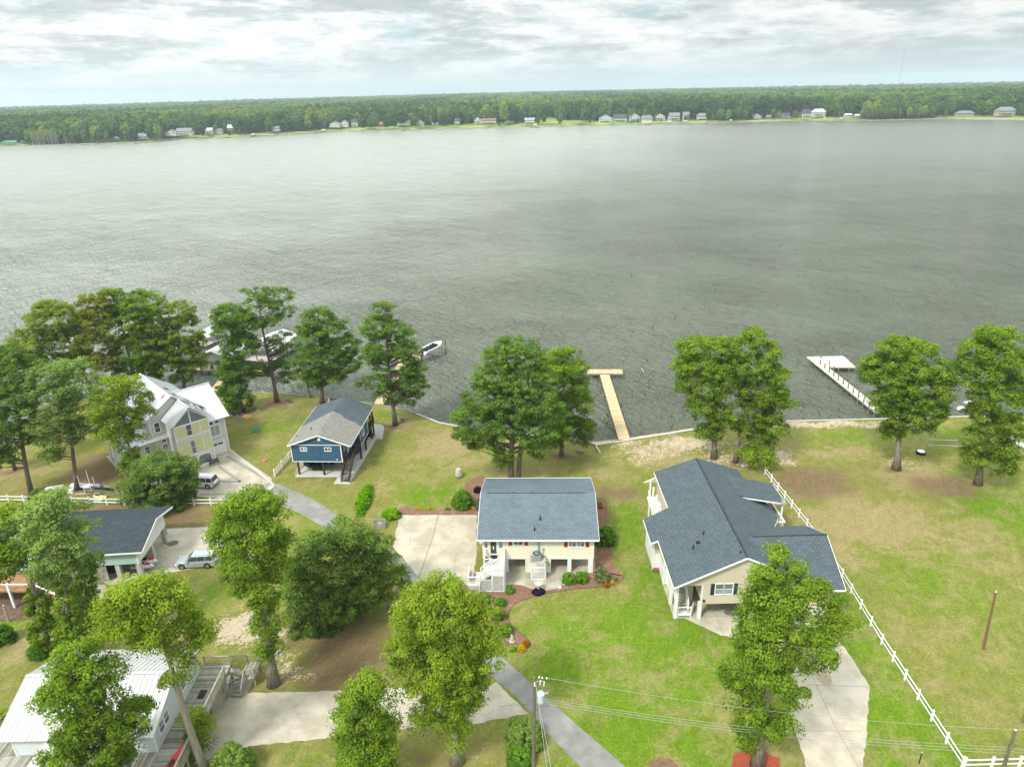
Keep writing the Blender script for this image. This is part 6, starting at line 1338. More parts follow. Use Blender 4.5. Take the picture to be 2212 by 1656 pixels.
for s in (-.25, .25): lad.tube([lp+Vector((s, 0, 0)), lp+Vector((s, 0, 1.3)), lp+Vector((s, .25, 1.5)), lp+Vector((s, .4, 1.2)), lp+Vector((s, .4, -1.4))], [.03]*5, 6)
for k in range(5): lad.cyl(lp+Vector((-.25, .4, -1.2+k*.35)), lp+Vector((.25, .4, -1.2+k*.35)), .025, .025, 6)
o = lad.build('swim_ladder', M['chrome']); tag(o, 'shiny swim ladder on the far corner of the dock platform', 'ladder')
for i, (x, y, lb) in enumerate(((1745, 808, 'leftmost of two mooring pilings beside the bleached dock'), (1757, 822, 'nearer of two mooring pilings beside the bleached dock'))):
    p = G(x, y, WZ); post_thing('mooring_piling', lb, 'piling', p, 2.6, .13, 'pile_green', 'free standing mooring pilings', WZ)
for (x, y, h, lb) in ((1386, 812, 2.7, 'taller of the two pilings right of the T dock'), (1391, 818, 2.2, 'shorter piling right of the T dock, with a leaning board')):
    p = G(x, y, WZ); post_thing('mooring_piling', lb, 'piling', p, h, .13, 'pile_green', 'free standing mooring pilings', WZ)
p = G(1388, 812, WZ); t = thing('gangway_board', 'pale board tied between the two pilings right of the T dock', 'board', (*p, WZ)); MB().beam((-.3, -.2, 1.9), (.4, -.6, .5), .22, .05).build('board', M['hull'], t)
# far right small dock and buoy
q0, q1 = G(2125, 882, .1), G(2088, 866, .1)
dock('short dock almost hidden behind the rightmost cypress', [(q0, q1, 1.6)], .1, G_, [(q1[0]-.2+k*1.1, q1[1]-.9-k*.55, .4) for k in range(5)], pm='piling')
B = G(2076, 886, WZ); t = thing('float', 'small white float on the water near the rightmost cypress', 'buoy', (*B, WZ+.1)); MB().lathe([(.1, 0), (.75, .05), (.75, .35), (.55, .5), (.1, .55)], (0, 0, 0), 12).build('drum', M['hull'], t)
# plank dock behind the leaning pine, boat on its lift, flag
d0, d1, d2 = G(818, 872, .1), G(875, 775, .1), G(908, 770, .1)
pl_ = [(d0[0]+(d1[0]-d0[0])*k/7+s*1.05, d0[1]+(d1[1]-d0[1])*k/7, .7 if k else 1.2) for k in range(8) for s in (-1, 1)]
dock('plank dock behind the leaning pine leading to the boat lift', [(d0, d1, 1.9), ((d1[0]-3.2, d1[1]), (d2[0], d2[1]), 3.0)], .1, W_, pl_, pm='pile_green')
bc = G(934, 772, WZ)
LF = thing('boat_lift', 'boat lift of tall pilings with cross arms around the white boat', 'boat lift', (bc[0], bc[1], WZ))
for (x, y, h) in ((2.35, -1.6, 3.2), (2.9, 2.4, 3.6), (-2.3, -1.6, 2.2), (-2.1, 2.4, 2.6)): MB().cyl((x, y, -1), (x, y, h), .14, .13, 9).build('piling', M['pile_green'], LF)
for y in (-1.6, 2.4): MB().beam((-2.2, y, 1.35), (2.6, y, 1.35), .12, .18).build('cradle_beam', M['steel'], LF)
def hull_rings(L, W, H, n=12, bow=1.0):
    rings = []
    for i in range(n+1):
        t = i/n; x = -L/2+L*t
        w = W/2*(1-max(0, (t-.5)/.5)**2.2*.97)*(.88+.12*min(1, t*3)); zk = H*.55*max(0, (t-.6)/.4)**2; sh = H*(1+.25*t*t)
        rings.append([(x, -w, sh), (x, -w*.93, sh*.55+zk*.4), (x, -w*.45, zk+.08*H), (x, 0, zk), (x, w*.45, zk+.08*H), (x, w*.93, sh*.55+zk*.4), (x, w, sh), (x, w*.8, sh*.98), (x, w*.78, sh*.6 if .08 < t < .8 else sh*.97), (x, 0, sh*.55 if .08 < t < .8 else sh*.98), (x, -w*.78, sh*.6 if .08 < t < .8 else sh*.97), (x, -w*.8, sh*.98)])
    return rings
BT = thing('motor_boat', 'white open motor boat with dark seats hanging on its lift', 'boat', (bc[0]+.1, bc[1]+.3, WZ+1.6), rad(58))
MB().loft(hull_rings(7.2, 2.9, 1.05)).build('hull', M['hull'], BT)
mb = MB()
for x in (-2.2, -1.0, .2): mb.box(x, x+.7, -.85, .85, .6, .88); mb.box(x-.1, x+.02, -.85, .85, .6, 1.25)
mb.build('seats', M['cover'], BT); MB().box(-2.9, 1.9, -1.05, 1.05, .72, .76).build('cockpit_floor', M['cover'], BT); mb = MB(); mb.box(.9, 1.15, -.8, .8, .7, 1.35); mb.box(1.3, 2.1, -.5, .5, .62, .8); mb.build('console', M['cover'], BT)
mb = MB(); mb.box(-3.75, -3.4, -.25, .25, -.1, .9); mb.build('outboard_motor', M['black'], BT); mb = MB()
for (x, y) in ((-2.6, 1.0), (-2.6, -1.0), (1.2, .9), (1.2, -.9)): mb.cyl((x, y, .9), (x, y, 2.0), .03, .03, 6)
mb.build('rod_holders', M['chrome'], BT)
fp = G(843, 775, .2); t = thing('flag_pole', 'small flag on a pole over the plank dock behind the pine', 'flag', (fp[0], fp[1], .1)); MB().cyl((0, 0, 0), (0, 0, 5.0), .03, .03, 6).build('pole', M['trim'], t)
for k in range(5): MB().box(0.03, .75, -.01+.03*k, .0+.03*k, 4.3+k*.11, 4.3+(k+1)*.11).build('stripe', M['flagred' if k % 2 == 0 else 'trim'], t)
o = MB().box(.03, .3, -.02, -.01+.1, 4.62, 4.86).build('canton', M['navy'], t)
# boathouses at the left
def boathouse(p, rz, W, L, label, zf=.2, h=2.6, lean=0, wall=True, pile=True):
    root = thing('boathouse', label, 'boathouse', (p[0], p[1], 0), rz, 'boathouses with white metal roofs')
    z0 = zf+h
    if wall: mb = MB(); mb.box(0, W, 0, .1, zf, z0); ext(mb, [(0, z0), (W, z0), (W/2, z0+.95)], 'y', 0, .1); mb.build('wall', M['gray_siding'], root, fix=True); MB().box(0, .1, .1, L, zf, z0).build('wall', M['gray_siding'], root)
    strip_roof(root, (-.7, -.6, z0-.12), (-.7, L+.6, z0-.12), (W/2, L+.6, z0+1.12), (W/2, -.6, z0+1.12), 12, 'white_metal'); strip_roof(root, (W+.7, -.6, z0-.12), (W+.7, L+.6, z0-.12), (W/2, L+.6, z0+1.12), (W/2, -.6, z0+1.12), 12, 'white_metal')
    MB().box(-.6, W+.6, -1.4, L, zf-.2, zf).build('deck', M['g2'], root)
    for (x, y) in ((-.5, -1.2), (W+.5, -1.2), (W/2, -1.2), (-.5, L), (W+.5, L), (-.5, L/2), (W+.5, L/2)): MB().cyl((x, y, WZ-1), (x, y, zf+(1.2 if y < 0 else z0)), .13, .12, 8).build('piling', M['piling'], root)
    return root
b1 = G(441, 790, .2); boathouse(b1, rad(-14), 5.6, 9.0, 'grey walled boathouse with a white gable roof behind the narrow cypress')
b2_ = G(535, 772, .2); boathouse(b2_, rad(-14), 6.4, 10.5, 'open boathouse with a white roof behind the tallest pine', wall=False, h=2.3)
b3 = G(418, 738, .2); boathouse(b3, rad(-20), 4.5, 5.5, 'farthest small white roofed boathouse behind the yellowish cypress', wall=False, h=1.8)
c0, c1 = G(467, 843, .1), G(500, 800, .1); dock('pale gangway from the lawn to the boathouses at the left', [(c0, c1, 2.6), ((c1[0]-9, c1[1]+1.5), (c1[0]+9, c1[1]-.5), 1.5)], .1, W_, [(c1[0]-9+k*2.2, c1[1]+.6, 1.0) for k in range(9)])
for i, (x, y, h, lb) in enumerate(((451, 805, 5.0, 'tall mooring piling left of the grey boathouse'), (464, 812, 3.4, 'mooring piling in front of the grey boathouse'), (430, 775, 2.6, 'short mooring piling beyond the yellowish cypress'), (444, 765, 3.2, 'mooring piling near the farthest small boathouse'))):
    post_thing('mooring_piling', lb, 'piling', G(x, y, WZ), h, .13, 'piling', 'free standing mooring pilings', WZ)
BT2 = thing('motor_boat', 'small pale boat moored under the open white roofed boathouse', 'boat', (*G(553, 800, WZ), WZ-.1), rad(200)); MB().loft(hull_rings(5.4, 2.1, .8)).build('hull', M['hull'], BT2)
mb = MB(); mb.box(-1.2, -.4, -.7, .7, .5, .9); mb.box(.3, .6, -.6, .6, .5, 1.1); mb.build('seats', M['cover'], BT2)

# ---------------------------------------------------------------- vehicles
def car(label, p, rz, paint, L=4.9, Wd=1.95, H=1.76, cat='car', wagon=True, name='parked_car', rack=True):
    """front towards local -x"""
    root = thing(name, label, cat, (p[0], p[1], 0), rz); h = Wd/2
    def sec(x, w, zb, zs, zt): return [(x, -w, zb+.08), (x, -w*1.0, zs*.72), (x, -w*.965, zs), (x, -w*.8, zt), (x, 0, zt+.02), (x, w*.8, zt), (x, w*.965, zs), (x, w, zs*.72), (x, w, zb+.08), (x, w*.9, zb), (x, 0, zb), (x, -w*.9, zb)]
    S = [(-.5, .74, .38, .60, .64), (-.485, .88, .28, .78, .82), (-.44, .95, .24, .88, .95), (-.36, .985, .22, .96, 1.02), (-.24, 1.0, .22, 1.0, 1.06), (-.17, 1.0, .22, 1.02, 1.08), (.1, 1.0, .22, 1.04, 1.09), (.36, .995, .24, 1.04, 1.09), (.455, .97, .26, 1.02, 1.07), (.49, .93, .32, .98, 1.0), (.5, .86, .42, .86, .9)]
    MB().loft([sec(L*x, h*w, a, b, c) for x, w, a, b, c in S]).build('body', M[paint], root, smooth=False)
    # greenhouse: glass band with roof panel on top
    def cab(x, w, z): return [(x, -w, z), (x, w, z)]
    gb = [(-.235*L, .86*h), (-.10*L, .90*h), (.30*L, .90*h), (.475*L, .84*h)]; gt = [(-.075*L, .68*h), (.0*L, .74*h), (.34*L, .74*h), (.425*L, .68*h)]
    mb = MB(); rb = [(x, -w, 1.05) for x, w in gb]+[(x, w, 1.05) for x, w in gb[::-1]]; rt = [(x, -w, H-.06) for x, w in gt]+[(x, w, H-.06) for x, w in gt[::-1]]
    mb.loft([rb, rt]); gl = mb.build('windows', M['glass'], root, fix=True)
    mb = MB(); rt2 = [(x*1.0+(-.04 if i in (0, 7) else .05 if i in (3, 4) else 0), y*1.05, H-.07) for i, (x, y, z) in enumerate(rt)]; rt3 = [(x*.98+.02, y*.88, H) for (x, y, z) in rt]
    mb.loft([rt2, rt3]); mb.build('roof_panel', M[paint], root, fix=True)
    for s in (-1, 1):
        for (x0, x1) in ((-.235*L, -.075*L), (.07*L, .085*L), (.262*L, .262*L), (.47*L, .42*L)):
            mb = MB(); mb.beam((x0, s*.885*h, 1.05), (x1, s*.715*h, H-.06), .05, .07); mb.build('pillar', M[paint], root)
        MB().box(-.19*L, -.15*L, s*h*.93-(.0 if s > 0 else .2), s*h*.93+(.2 if s > 0 else 0), 1.08, 1.24).build('mirror', M[paint], root)
        if rack: MB().box(.0, .36*L, s*.66*h-.02, s*.66*h+.02, H+.04, H+.07).build('roof_rail', M['chrome'], root)
        MB().box(-.492*L, -.44*L, s*h*.84-.16, s*h*.84+.10, .66, .80).build('headlight', M['porcelain'], root)
        MB().box(.475*L, .503*L, s*h*.78-.14, s*h*.78+.14, .72, .98).build('tail_light', M['red'], root)
        for x in (-.33*L, .30*L):
            w = MB(); w.cyl((x, s*h*.82, .36), (x, s*h*1.015, .36), .37, .37, 20); wo = w.build('wheel', M['rubber'], root)
            r = MB(); r.cyl((x, s*h*1.016, .36), (x, s*h*1.03, .36), .24, .22, 12); r.build('rim', M['chrome'], wo)
            MB().cyl((x, s*h*.80, .42), (x, s*h*1.004, .42), .43, .43, 20).build('wheel_arch', M['black'], root)
        for x in (.0, .2): MB().box(x*L-.08, x*L+.08, s*h*.985-.02, s*h*.985+.03, .90, .94).build('handle', M['chrome'], root)
    MB().box(-.503*L, -.48*L, -.5*h, .5*h, .5, .7).build('grille', M['black'], root); MB().box(.49*L, .503*L, -.9*h, .9*h, .40, .56).build('rear_bumper', M['black'], root)
    MB().box(.497*L, .506*L, -.25, .25, .66, .8).build('plate', M['trim'], root)
    return root
car('white sport utility vehicle parked on the pale courtyard by the dark oak', (-48.0, 95.35), rad(-8), 'car_white', 5.0, 2.0, 1.78)
car('silver sport utility vehicle on the driveway by the charcoal garage', (-40.6, 75.35), rad(3), 'car_silver', 5.0, 1.95, 1.76)
def jetski(p, rz, label):
    t = thing('jet_ski', label, 'jet ski', p, rz, 'jet skis on the double trailer')
    rings = []
    for i in range(9):
        s = i/8; x = -1.4+2.8*s; w = .52*(1-max(0, (s-.45)/.55)**2*.9); rings.append([(x, -w, .38), (x, -w*.7, .1+.15*s*s), (x, w*.7, .1+.15*s*s), (x, w, .38), (x, w*.55, .62 if .3 < s < .9 else .45), (x, -w*.55, .62 if .3 < s < .9 else .45)])
    MB().loft(rings).build('hull', M['hull'], t); mb = MB(); mb.box(-1.1, .15, -.2, .2, .5, .78); mb.build('seat', M['black'], t)
    mb = MB(); mb.hexa([(.35, -.25, .55), (1.15, -.1, .5), (1.15, .1, .5), (.35, .25, .55)], [(.4, -.2, .85), (.95, -.08, .68), (.95, .08, .68), (.4, .2, .85)]); mb.build('cowl', M['flagred'], t)
    MB().beam((.3, -.38, .98), (.3, .38, .98), .04, .04).build('handlebar', M['black'], t); return t
TR = thing('boat_trailer', 'galvanised double jet ski trailer under the charcoal garage', 'trailer', (-46.6, 74.6, 0), rad(-2))
mb = MB()
for y in (-.95, .95): mb.beam((-2.4, y, .45), (.9, y, .45), .06, .08); mb.beam((.9, y, .45), (2.0, 0, .42), .06, .08)
for x in (-2.2, -.6, .8): mb.beam((x, -.95, .45), (x, .95, .45), .06, .06)
for y in (-.75, -.35, .35, .75): mb.beam((-2.3, y, .55), (.7, y, .55), .08, .06)
mb.build('frame', M['steel'], TR)
for s in (-1.15, 1.15): w = MB(); w.cyl((-1.2, s-.1, .3), (-1.2, s+.1, .3), .3, .3, 16); wo = w.build('wheel', M['rubber'], TR); MB().cyl((-1.2, s*1.09, .3), (-1.2, s*1.1+.01, .3), .16, .16, 10).build('rim', M['chrome'], wo)
mb = MB(); mb.cyl((2.1, -.12, 0), (2.1, -.12, .6), .03, .03, 6); mb.box(1.95, 2.2, -.05, .05, .4, .48); mb.build('jack', M['steel'], TR)
jetski((-46.9, 75.1, .55), rad(-2), 'farther white and red jet ski on the trailer'); jetski((-46.9, 74.15, .55), rad(-2), 'nearer white and red jet ski on the trailer')
BK = thing('bicycle', 'dark tricycle with wire baskets beside a garage pillar', 'tricycle', (*G(278, 1207), 0), rad(10))
for (x, y) in ((-.75, 0), (.45, -.32), (.45, .32)):
    mb = MB(); mb.lathe([(.28, -.02), (.31, 0), (.28, .02), (.25, 0)], (0, 0, 0), 16); o = mb.build('wheel', M['rubber'], BK); o.location = (x, y, .31); o.rotation_euler = (rad(90), 0, 0)
mb = MB(); mb.tube([(-.75, 0, .31), (-.6, 0, .75), (-.55, 0, 1.0)], [.02]*3, 5); mb.beam((-.6, 0, .7), (.1, 0, .4), .04, .04); mb.beam((.1, 0, .4), (.45, 0, .35), .04, .04); mb.beam((.1, 0, .4), (.02, 0, .85), .04, .04); mb.beam((.45, -.32, .31), (.45, .32, .31), .04, .04); mb.beam((-.55, -.28, 1.0), (-.55, .28, 1.0), .03, .03); mb.build('frame', M['iron'], BK)
MB().box(-.1, .15, -.1, .1, .85, .92).build('saddle', M['black'], BK)
# wheelie bin, utility vehicle, grill
t = thing('trash_bin', 'black wheeled bin between the garage pillars', 'bin', (*G(243, 1236), 0), rad(5)); MB().hexa([(-.26, -.26, 0), (.26, -.26, 0), (.26, .26, 0), (-.26, .26, 0)], [(-.34, -.34, 1.05), (.34, -.34, 1.05), (.34, .34, 1.05), (-.34, .34, 1.05)]).build('body', M['black'], t); MB().box(-.37, .37, -.4, .37, 1.06, 1.14).build('lid', M['black'], t)
UV = thing('utility_vehicle', 'black off road cart with blue seats under the blue stilt house', 'off-road cart', (-31.0, 100.2, 0), rad(88))
mb = MB(); mb.box(-1.5, 1.5, -.7, .7, .4, .75); mb.box(-1.5, -.85, -.65, .65, .75, 1.0); mb.build('body', M['black'], UV)
for x in (-.3, .5):
    for y in (-.55, .08): mb = MB(); mb.box(x, x+.45, y, y+.45, .75, .9); mb.box(x+.4, x+.52, y, y+.45, .8, 1.35); mb.build('seat', M['blue_seat'], UV)
mb = MB()
for y in (-.65, .65): mb.tube([(-.8, y, .8), (-.5, y, 1.8), (1.1, y, 1.8), (1.3, y, .8)], [.03]*4, 6)
mb.build('roll_cage', M['iron'], UV)
for x in (-1.05, 1.05):
    for y in (-.72, .72): MB().cyl((x, y-.12, .33), (x, y+.12, .33), .33, .33, 14).build('wheel', M['rubber'], UV)
t = thing('utility_trailer', 'dark green covered trailer beside the cart under the blue house', 'trailer', (-32.6, 101.0, 0), rad(70)); MB().hexa([(-1.2, -.6, .35), (1.2, -.6, .35), (1.2, .6, .35), (-1.2, .6, .35)], [(-1.3, -.7, .85), (1.3, -.7, .85), (1.1, .6, 1.0), (-1.1, .6, 1.0)]).build('tub', flat('dark_green_tub', (.015, .03, .028), .6), t)
for y in (-.75, .75): MB().cyl((0, y-.1, .3), (0, y+.1, .3), .3, .3, 12).build('wheel', M['rubber'], t)
t = thing('grill', 'small round black grill on the blue house slab', 'grill', (*G(717, 1008), 0)); MB().lathe([(.05, .5), (.28, .6), (.3, .75), (.2, .95), (.05, 1.0)], n=14).build('bowl', M['black'], t)
for a in range(3): MB().beam((0, 0, .6), (.3*math.cos(a*2.1), .3*math.sin(a*2.1), 0), .03, .03).build('leg', M['iron'], t)
t = thing('bicycle', 'black bicycle leaning by the right stilts of the blue house', 'bicycle', (-25.55, 104.9, 0), rad(80))
for x in (-.5, .5): mb = MB(); mb.lathe([(.3, -.02), (.33, 0), (.3, .02), (.27, 0)], (0, 0, 0), 16); o = mb.build('wheel', M['rubber'], t); o.location = (x, 0, .33); o.rotation_euler = (rad(90), 0, 0)
mb = MB(); mb.beam((-.5, 0, .33), (-.1, 0, .75), .03, .03); mb.beam((-.1, 0, .75), (.4, 0, .8), .03, .03); mb.beam((.5, 0, .33), (.38, 0, .95), .03, .03); mb.beam((-.1, 0, .3), (.4, 0, .8), .03, .03); mb.build('frame', M['iron'], t)
for i, (x, y, lb) in enumerate(((-25.6, 109.6, 'dark covered barbecue behind the side room of the blue house'), (-24.9, 110.9, 'smaller dark covered chair stack at the rear of the blue house slab'))):
    t = thing('covered_grill', lb, 'covered furniture', (x, y, 0), rad(20)); MB().hexa([(-.5, -.4, 0), (.5, -.4, 0), (.5, .4, 0), (-.5, .4, 0)], [(-.38, -.28, 1.1), (.38, -.28, 1.1), (.38, .28, 1.2), (-.38, .28, 1.2)]).build('cover', M['black'], t)

# ---------------------------------------------------------------- yard things
def bench(p, rz, label):
    t = thing('bench', label, 'bench', p, rz); mb = MB()
    for k in range(5): mb.box(-.75, .75, -.22+k*.09, -.15+k*.09, .43, .46)
    mb.build('seat', M['iron'], t); mb = MB()
    for k in range(4): mb.box(-.75, .75, .24, .27, .52+k*.1, .59+k*.1)
    mb.build('backrest', M['iron'], t)
    for x in (-.7, .7):
        for y in (-.2, .24): MB().box(x-.03, x+.03, y-.03, y+.03, 0, .45 if y < 0 else .95).build('leg', M['iron'], t)
        MB().box(x-.03, x+.03, -.2, .24, .64, .68).build('armrest', M['iron'], t)
    return t
bench((*G(464, 1003), 0), rad(43), 'dark metal bench on the courtyard against the tower wall')
B_ = G(992, 1030); t = thing('planter_hood', 'tall cream capsule shaped well cover standing on the lawn behind the pad', 'well cover', (*B_, 0), rad(10))
rings = []
for k, (s, z) in enumerate(((1, 0), (.97, .5), (.88, 1.0), (.75, 1.35), (.5, 1.55), (.15, 1.6))): rings.append([(math.cos(a)*.62*s, math.sin(a)*.45*s, z) for a in [2*math.pi*j/12 for j in range(12)]])
MB().loft(rings).build('shell', M['stone'], t, smooth=True)
def rock(p, r, label, m='boulder', h=None, name='boulder', group=None):
    rg = random.Random(int(p[0]*10)); mb = MB(); n = 9; rings = []
    for s, z in ((1, 0), (1.02, .35), (.8, .75), (.35, 1.0)): rings.append([(math.cos(2*math.pi*j/n)*r*s*rg.uniform(.85, 1.15), math.sin(2*math.pi*j/n)*r*.8*s*rg.uniform(.85, 1.15), z*(h or r*.9)) for j in range(n)])
    o = mb.loft(rings).build(name, M[m], loc=(p[0], p[1], 0)); return tag(o, label, 'rock', group)
rock(G(1254, 977), .55, 'grey boulder on the lawn by the broken timber wall')
for k, (x, y) in enumerate(((1605, 1006), (1613, 1004), (1621, 1001))): rock(G(x, y), .28, ('left', 'middle', 'right')[k]+' pale round stepping stone by the cypress sapling', 'stone', .05, 'stepping_stone', 'stepping stones by the sapling')
t = thing('trash_enclosure', 'open wooden box holding a pale bag at the corner of the parking pad', 'wooden box', (*G(820, 1138), 0), rad(12))
for (a, b) in (((-.8, -.55), (.8, -.55)), ((.8, -.55), (.8, .55)), ((.8, .55), (-.8, .55)), ((-.8, .55), (-.8, -.55))):
    mb = MB(); L = math.dist(a, b); n = 6
    for k in range(n): mb.beam((a[0]+(b[0]-a[0])*(k+.5)/n, a[1]+(b[1]-a[1])*(k+.5)/n, 0.0), (a[0]+(b[0]-a[0])*(k+.5)/n, a[1]+(b[1]-a[1])*(k+.5)/n, 1.0), L/n*.9, .04)
    mb.build('side', M['wood_rail'], t)
rock((G(822, 1136)[0], G(822, 1136)[1]), .42, 'pale green bag inside the open wooden box', 'mint_siding', .6, 'bag')
# tiny garden things around the yellow house
bush('hedge', 'long bright green clipped hedge at the left end of the parking pad', 'hedge', (848, 1080), 15, 22, 'hedge', per=60, base=(-22.0, 89.4), hh=1.5, yy=4.6, cl=.3, ls=.14, stem=False)
bush('hedge', 'near end clump of the bright green hedge beside the pad corner', 'hedge', (846, 1116), 21, 24, 'hedge', hh=1.3, yy=1.1, cl=.3, ls=.14)
bush('shrub', 'dark green round shrub left of the blue grey roof', 'shrub', (1001, 1092), 24, 36, 'shrub', per=55)
bush('shrub', 'green loose shrub at the right end of the cream house', 'shrub', (1308, 1170), 24, 36, 'shrub')
GB = 'clipped bushes in the front mulch bed'
bush('round_bush', 'left of the two clipped round bushes at the right piers', 'bush', (1229, 1256), 14, 20, 'shrub', GB, cl=.2, ls=.1, box=True, per=70); bush('round_bush', 'right of the two clipped round bushes at the right piers', 'bush', (1256, 1254), 13, 19, 'shrub', GB, cl=.2, ls=.1, box=True, per=70)
bush('shrub', 'spiky olive green shrub near the black drain pipe', 'shrub', (1302, 1252), 16, 22, 'olive_grass', None, ls=.18); bush('shrub', 'small round shrub right of the white lattice steps', 'shrub', (1103, 1278), 9, 11, 'shrub', None, cl=.18, ls=.1)
bush('shrub', 'dark leafy shrub below the lattice steps', 'shrub', (1045, 1300), 14, 26, 'oak', None); bush('shrub', 'green shrub in the narrow part of the mulch bed', 'shrub', (1082, 1305), 11, 16, 'shrub', None, cl=.22)
bush('shrub', 'loose olive shrub beside the bright cypress crown', 'shrub', (1078, 1335), 13, 24, 'cyp', None); bush('shrub', 'round dark bush behind the small white sign', 'shrub', (1094, 1366), 14, 22, 'shrub', None, cl=.25)
bush('small_plant', 'small round green bush at the tip of the mulch bed', 'plant', (1109, 1403), 7, 9, 'hedge', None, cl=.15, ls=.08, stem=False); bush('flower_clump', 'yellow flower clump at the tip of the mulch bed', 'flowers', (1127, 1403), 9, 11, 'yellow', None, cl=.15, ls=.08, stem=False); bush('flower_clump', 'orange flower clump beside the yellow one', 'flowers', (1136, 1392), 7, 9, 'orange', None, cl=.15, ls=.08, stem=False)
bush('flower_clump', 'orange flower clump near the drain pipe', 'flowers', (1310, 1266), 6, 8, 'orange', None, cl=.14, ls=.08, stem=False); bush('flower_clump', 'yellow flower clump right of the orange one by the drain', 'flowers', (1323, 1259), 4, 6, 'yellow', None, cl=.12, ls=.08, stem=False); bush('small_plant', 'tiny green plant at the right tip of the mulch bed', 'plant', (1330, 1253), 5, 6, 'shrub', None, cl=.12, ls=.08, stem=False)
bush('small_plant', 'tiny green plant midway along the right mulch strip', 'plant', (1300, 1222), 3, 3, 'shrub', None, cl=.1, ls=.07, stem=False); bush('small_plant', 'orange tinged plant at the top of the right mulch strip', 'plant', (1297, 1096), 5, 5, 'orange', None, cl=.12, ls=.08, stem=False); bush('small_plant', 'green plant topmost on the right mulch strip', 'plant', (1295, 1088), 4, 4, 'shrub', None, cl=.12, ls=.08, stem=False)
for k, (x, y, l) in enumerate(((904, 1099, 'yellow'), (926, 1099, 'yellow'), (967, 1100, 'shrub'), (1021, 1098, 'yellow'))): bush('small_plant', ('leftmost', 'second', 'third', 'rightmost')[k]+' small plant in the mulch strip behind the pad', 'plant', (x, y), 5, 4, l, 'plants in the strip behind the pad', cl=.12, ls=.08, stem=False)
bush('shrub', 'dark purple bush by the left rear corner of the cream house', 'shrub', (1032, 1062), 8, 12, 'plum', None, cl=.16)
bush('shrub', 'dark purple plants around the bird bath', 'plants', (1163, 1279), 14, 4, 'plum', None, cl=.13, ls=.13, stem=False)
t = thing('bird_bath', 'pale stone bird bath among purple plants', 'bird bath', (*G(1163, 1275), 0)); MB().lathe([(.25, 0), (.2, .1), (.1, .2), (.1, .8), (.2, .9), (.48, .98), (.5, 1.05), (.42, 1.02), (.05, .98)], n=16).build('basin', M['stone'], t)
t = thing('garden_statue', 'small white garden statue below the white sign', 'statue', (*G(1106, 1385), 0)); MB().lathe([(.3, 0), (.3, .12), (.16, .18), (.2, .45), (.14, .62), (.08, .66), (.13, .78), (.08, .9), (.02, .93)], n=12).build('figure', M['stone'], t)
sg = thing('yard_sign', 'small white yard sign with dark lettering in the mulch bed', 'sign', (*G(1097, 1372), 0), rad(6)); MB().box(-.36, .36, -.015, .015, .45, .92).build('panel', M['trim'], sg)
for x in (-.3, .3): MB().box(x-.01, x+.01, -.01, .01, 0, .45).build('stake', M['iron'], sg)
tcv = bpy.data.curves.new('lettering', 'FONT'); tcv.body = 'SALE'; tcv.size = .27; tcv.align_x = 'CENTER'; tcv.extrude = .002; tob = bpy.data.objects.new('tmp_text', tcv); tme = bpy.data.meshes.new_from_object(tob); bpy.data.objects.remove(tob); tme.materials.clear(); tme.materials.append(flat('maroon_print', (.10, .01, .03), .7)); fo = bpy.data.objects.new('lettering', tme); COL.objects.link(fo); fo.parent = sg; fo.location = (0, -.019, .64); fo.rotation_euler = (rad(90), 0, 0)
MB().box(-.33, .33, -.018, -.0155, .49, .58).build('print_band', M['ac'], sg)
for k, (x, y, lb) in enumerate(((1209, 1268, 'flat white stone disc in the mulch before the patio'), (1219, 1263, 'small white pot between disc and round bushes'))):
    o = MB().lathe([(.02, 0), (.22-.1*k, .01), (.22-.1*k, .06+.1*k), (.02, .07+.1*k)], n=12).build('garden_ornament', M['trim'], loc=(*G(x, y), 0)); tag(o, lb, 'ornament')
o = MB().tube([(*G(1283, 1235), .06), (*G(1312, 1238), .07), (*G(1342, 1243), .06)], [.06]*3, 8).build('drain_pipe', M['black']); tag(o, 'black corrugated drain pipe across the mulch bed', 'pipe')
bush('shrub', 'large clipped dark green bush beside the transformer pole', 'bush', (1134, 1602), 40, 52, 'oak', None, cl=.3, ls=.14, box=True, per=75, tint=.6); bush('shrub', 'smaller clipped green bush below the large one at the pole', 'bush', (1124, 1650), 27, 38, 'shrub', None, cl=.3, ls=.14, box=True, per=75, tint=.3)
bush('shrub', 'wild green shrub left of the lower driveway', 'shrub', (508, 1668), 44, 74, 'oak', None, ls=.2, tint=.7); bush('shrub', 'round shrub on the lawn at the left edge', 'shrub', (12, 1384), 22, 40, 'shrub', None, tint=.3); bush('shrub', 'dark shrub behind the white fence near the scrap pile', 'shrub', (85, 1082), 22, 26, 'oak', None)
bush('shrub', 'dark green shrub at the foot of the leaning ivy cypress', 'shrub', (88, 1412), 24, 26, 'shrub', None, tint=.3)
# scrap pile, trailers, poles by the left pines
GP = 'things in the scrap pile by the left pines'
def lump(name, label, cat, px, rx, ry, h, m, rz=0, group=GP):
    p = G(*px); o = MB().hexa([(-rx, -ry, .02), (rx, -ry, .02), (rx, ry, .02), (-rx, ry, .02)], [(-rx*.9, -ry*.7, h*.8), (rx*.85, -ry*.75, h), (rx*.9, ry*.8, h*.9), (-rx*.8, ry*.8, h*.7)]).build(name, M[m], loc=(*p, 0), rz=rad(rz)); return tag(o, label, cat, group)
lump('panel', 'white slanted panel at the left end of the scrap pile', 'panel', (118, 1054), 1.35, .35, .35, 'hull', 12); lump('sheet', 'crumpled white sheet in the middle of the scrap pile', 'tarp', (146, 1062), .95, .6, .35, 'trim', 10); lump('lumber', 'brown lumber heap under the white sheet', 'lumber', (128, 1064), 1.5, .5, .25, 'leafbrown', 8); lump('board', 'thin pale board at the front of the scrap pile', 'board', (180, 1066), 1.2, .12, .1, 'stone', 4)
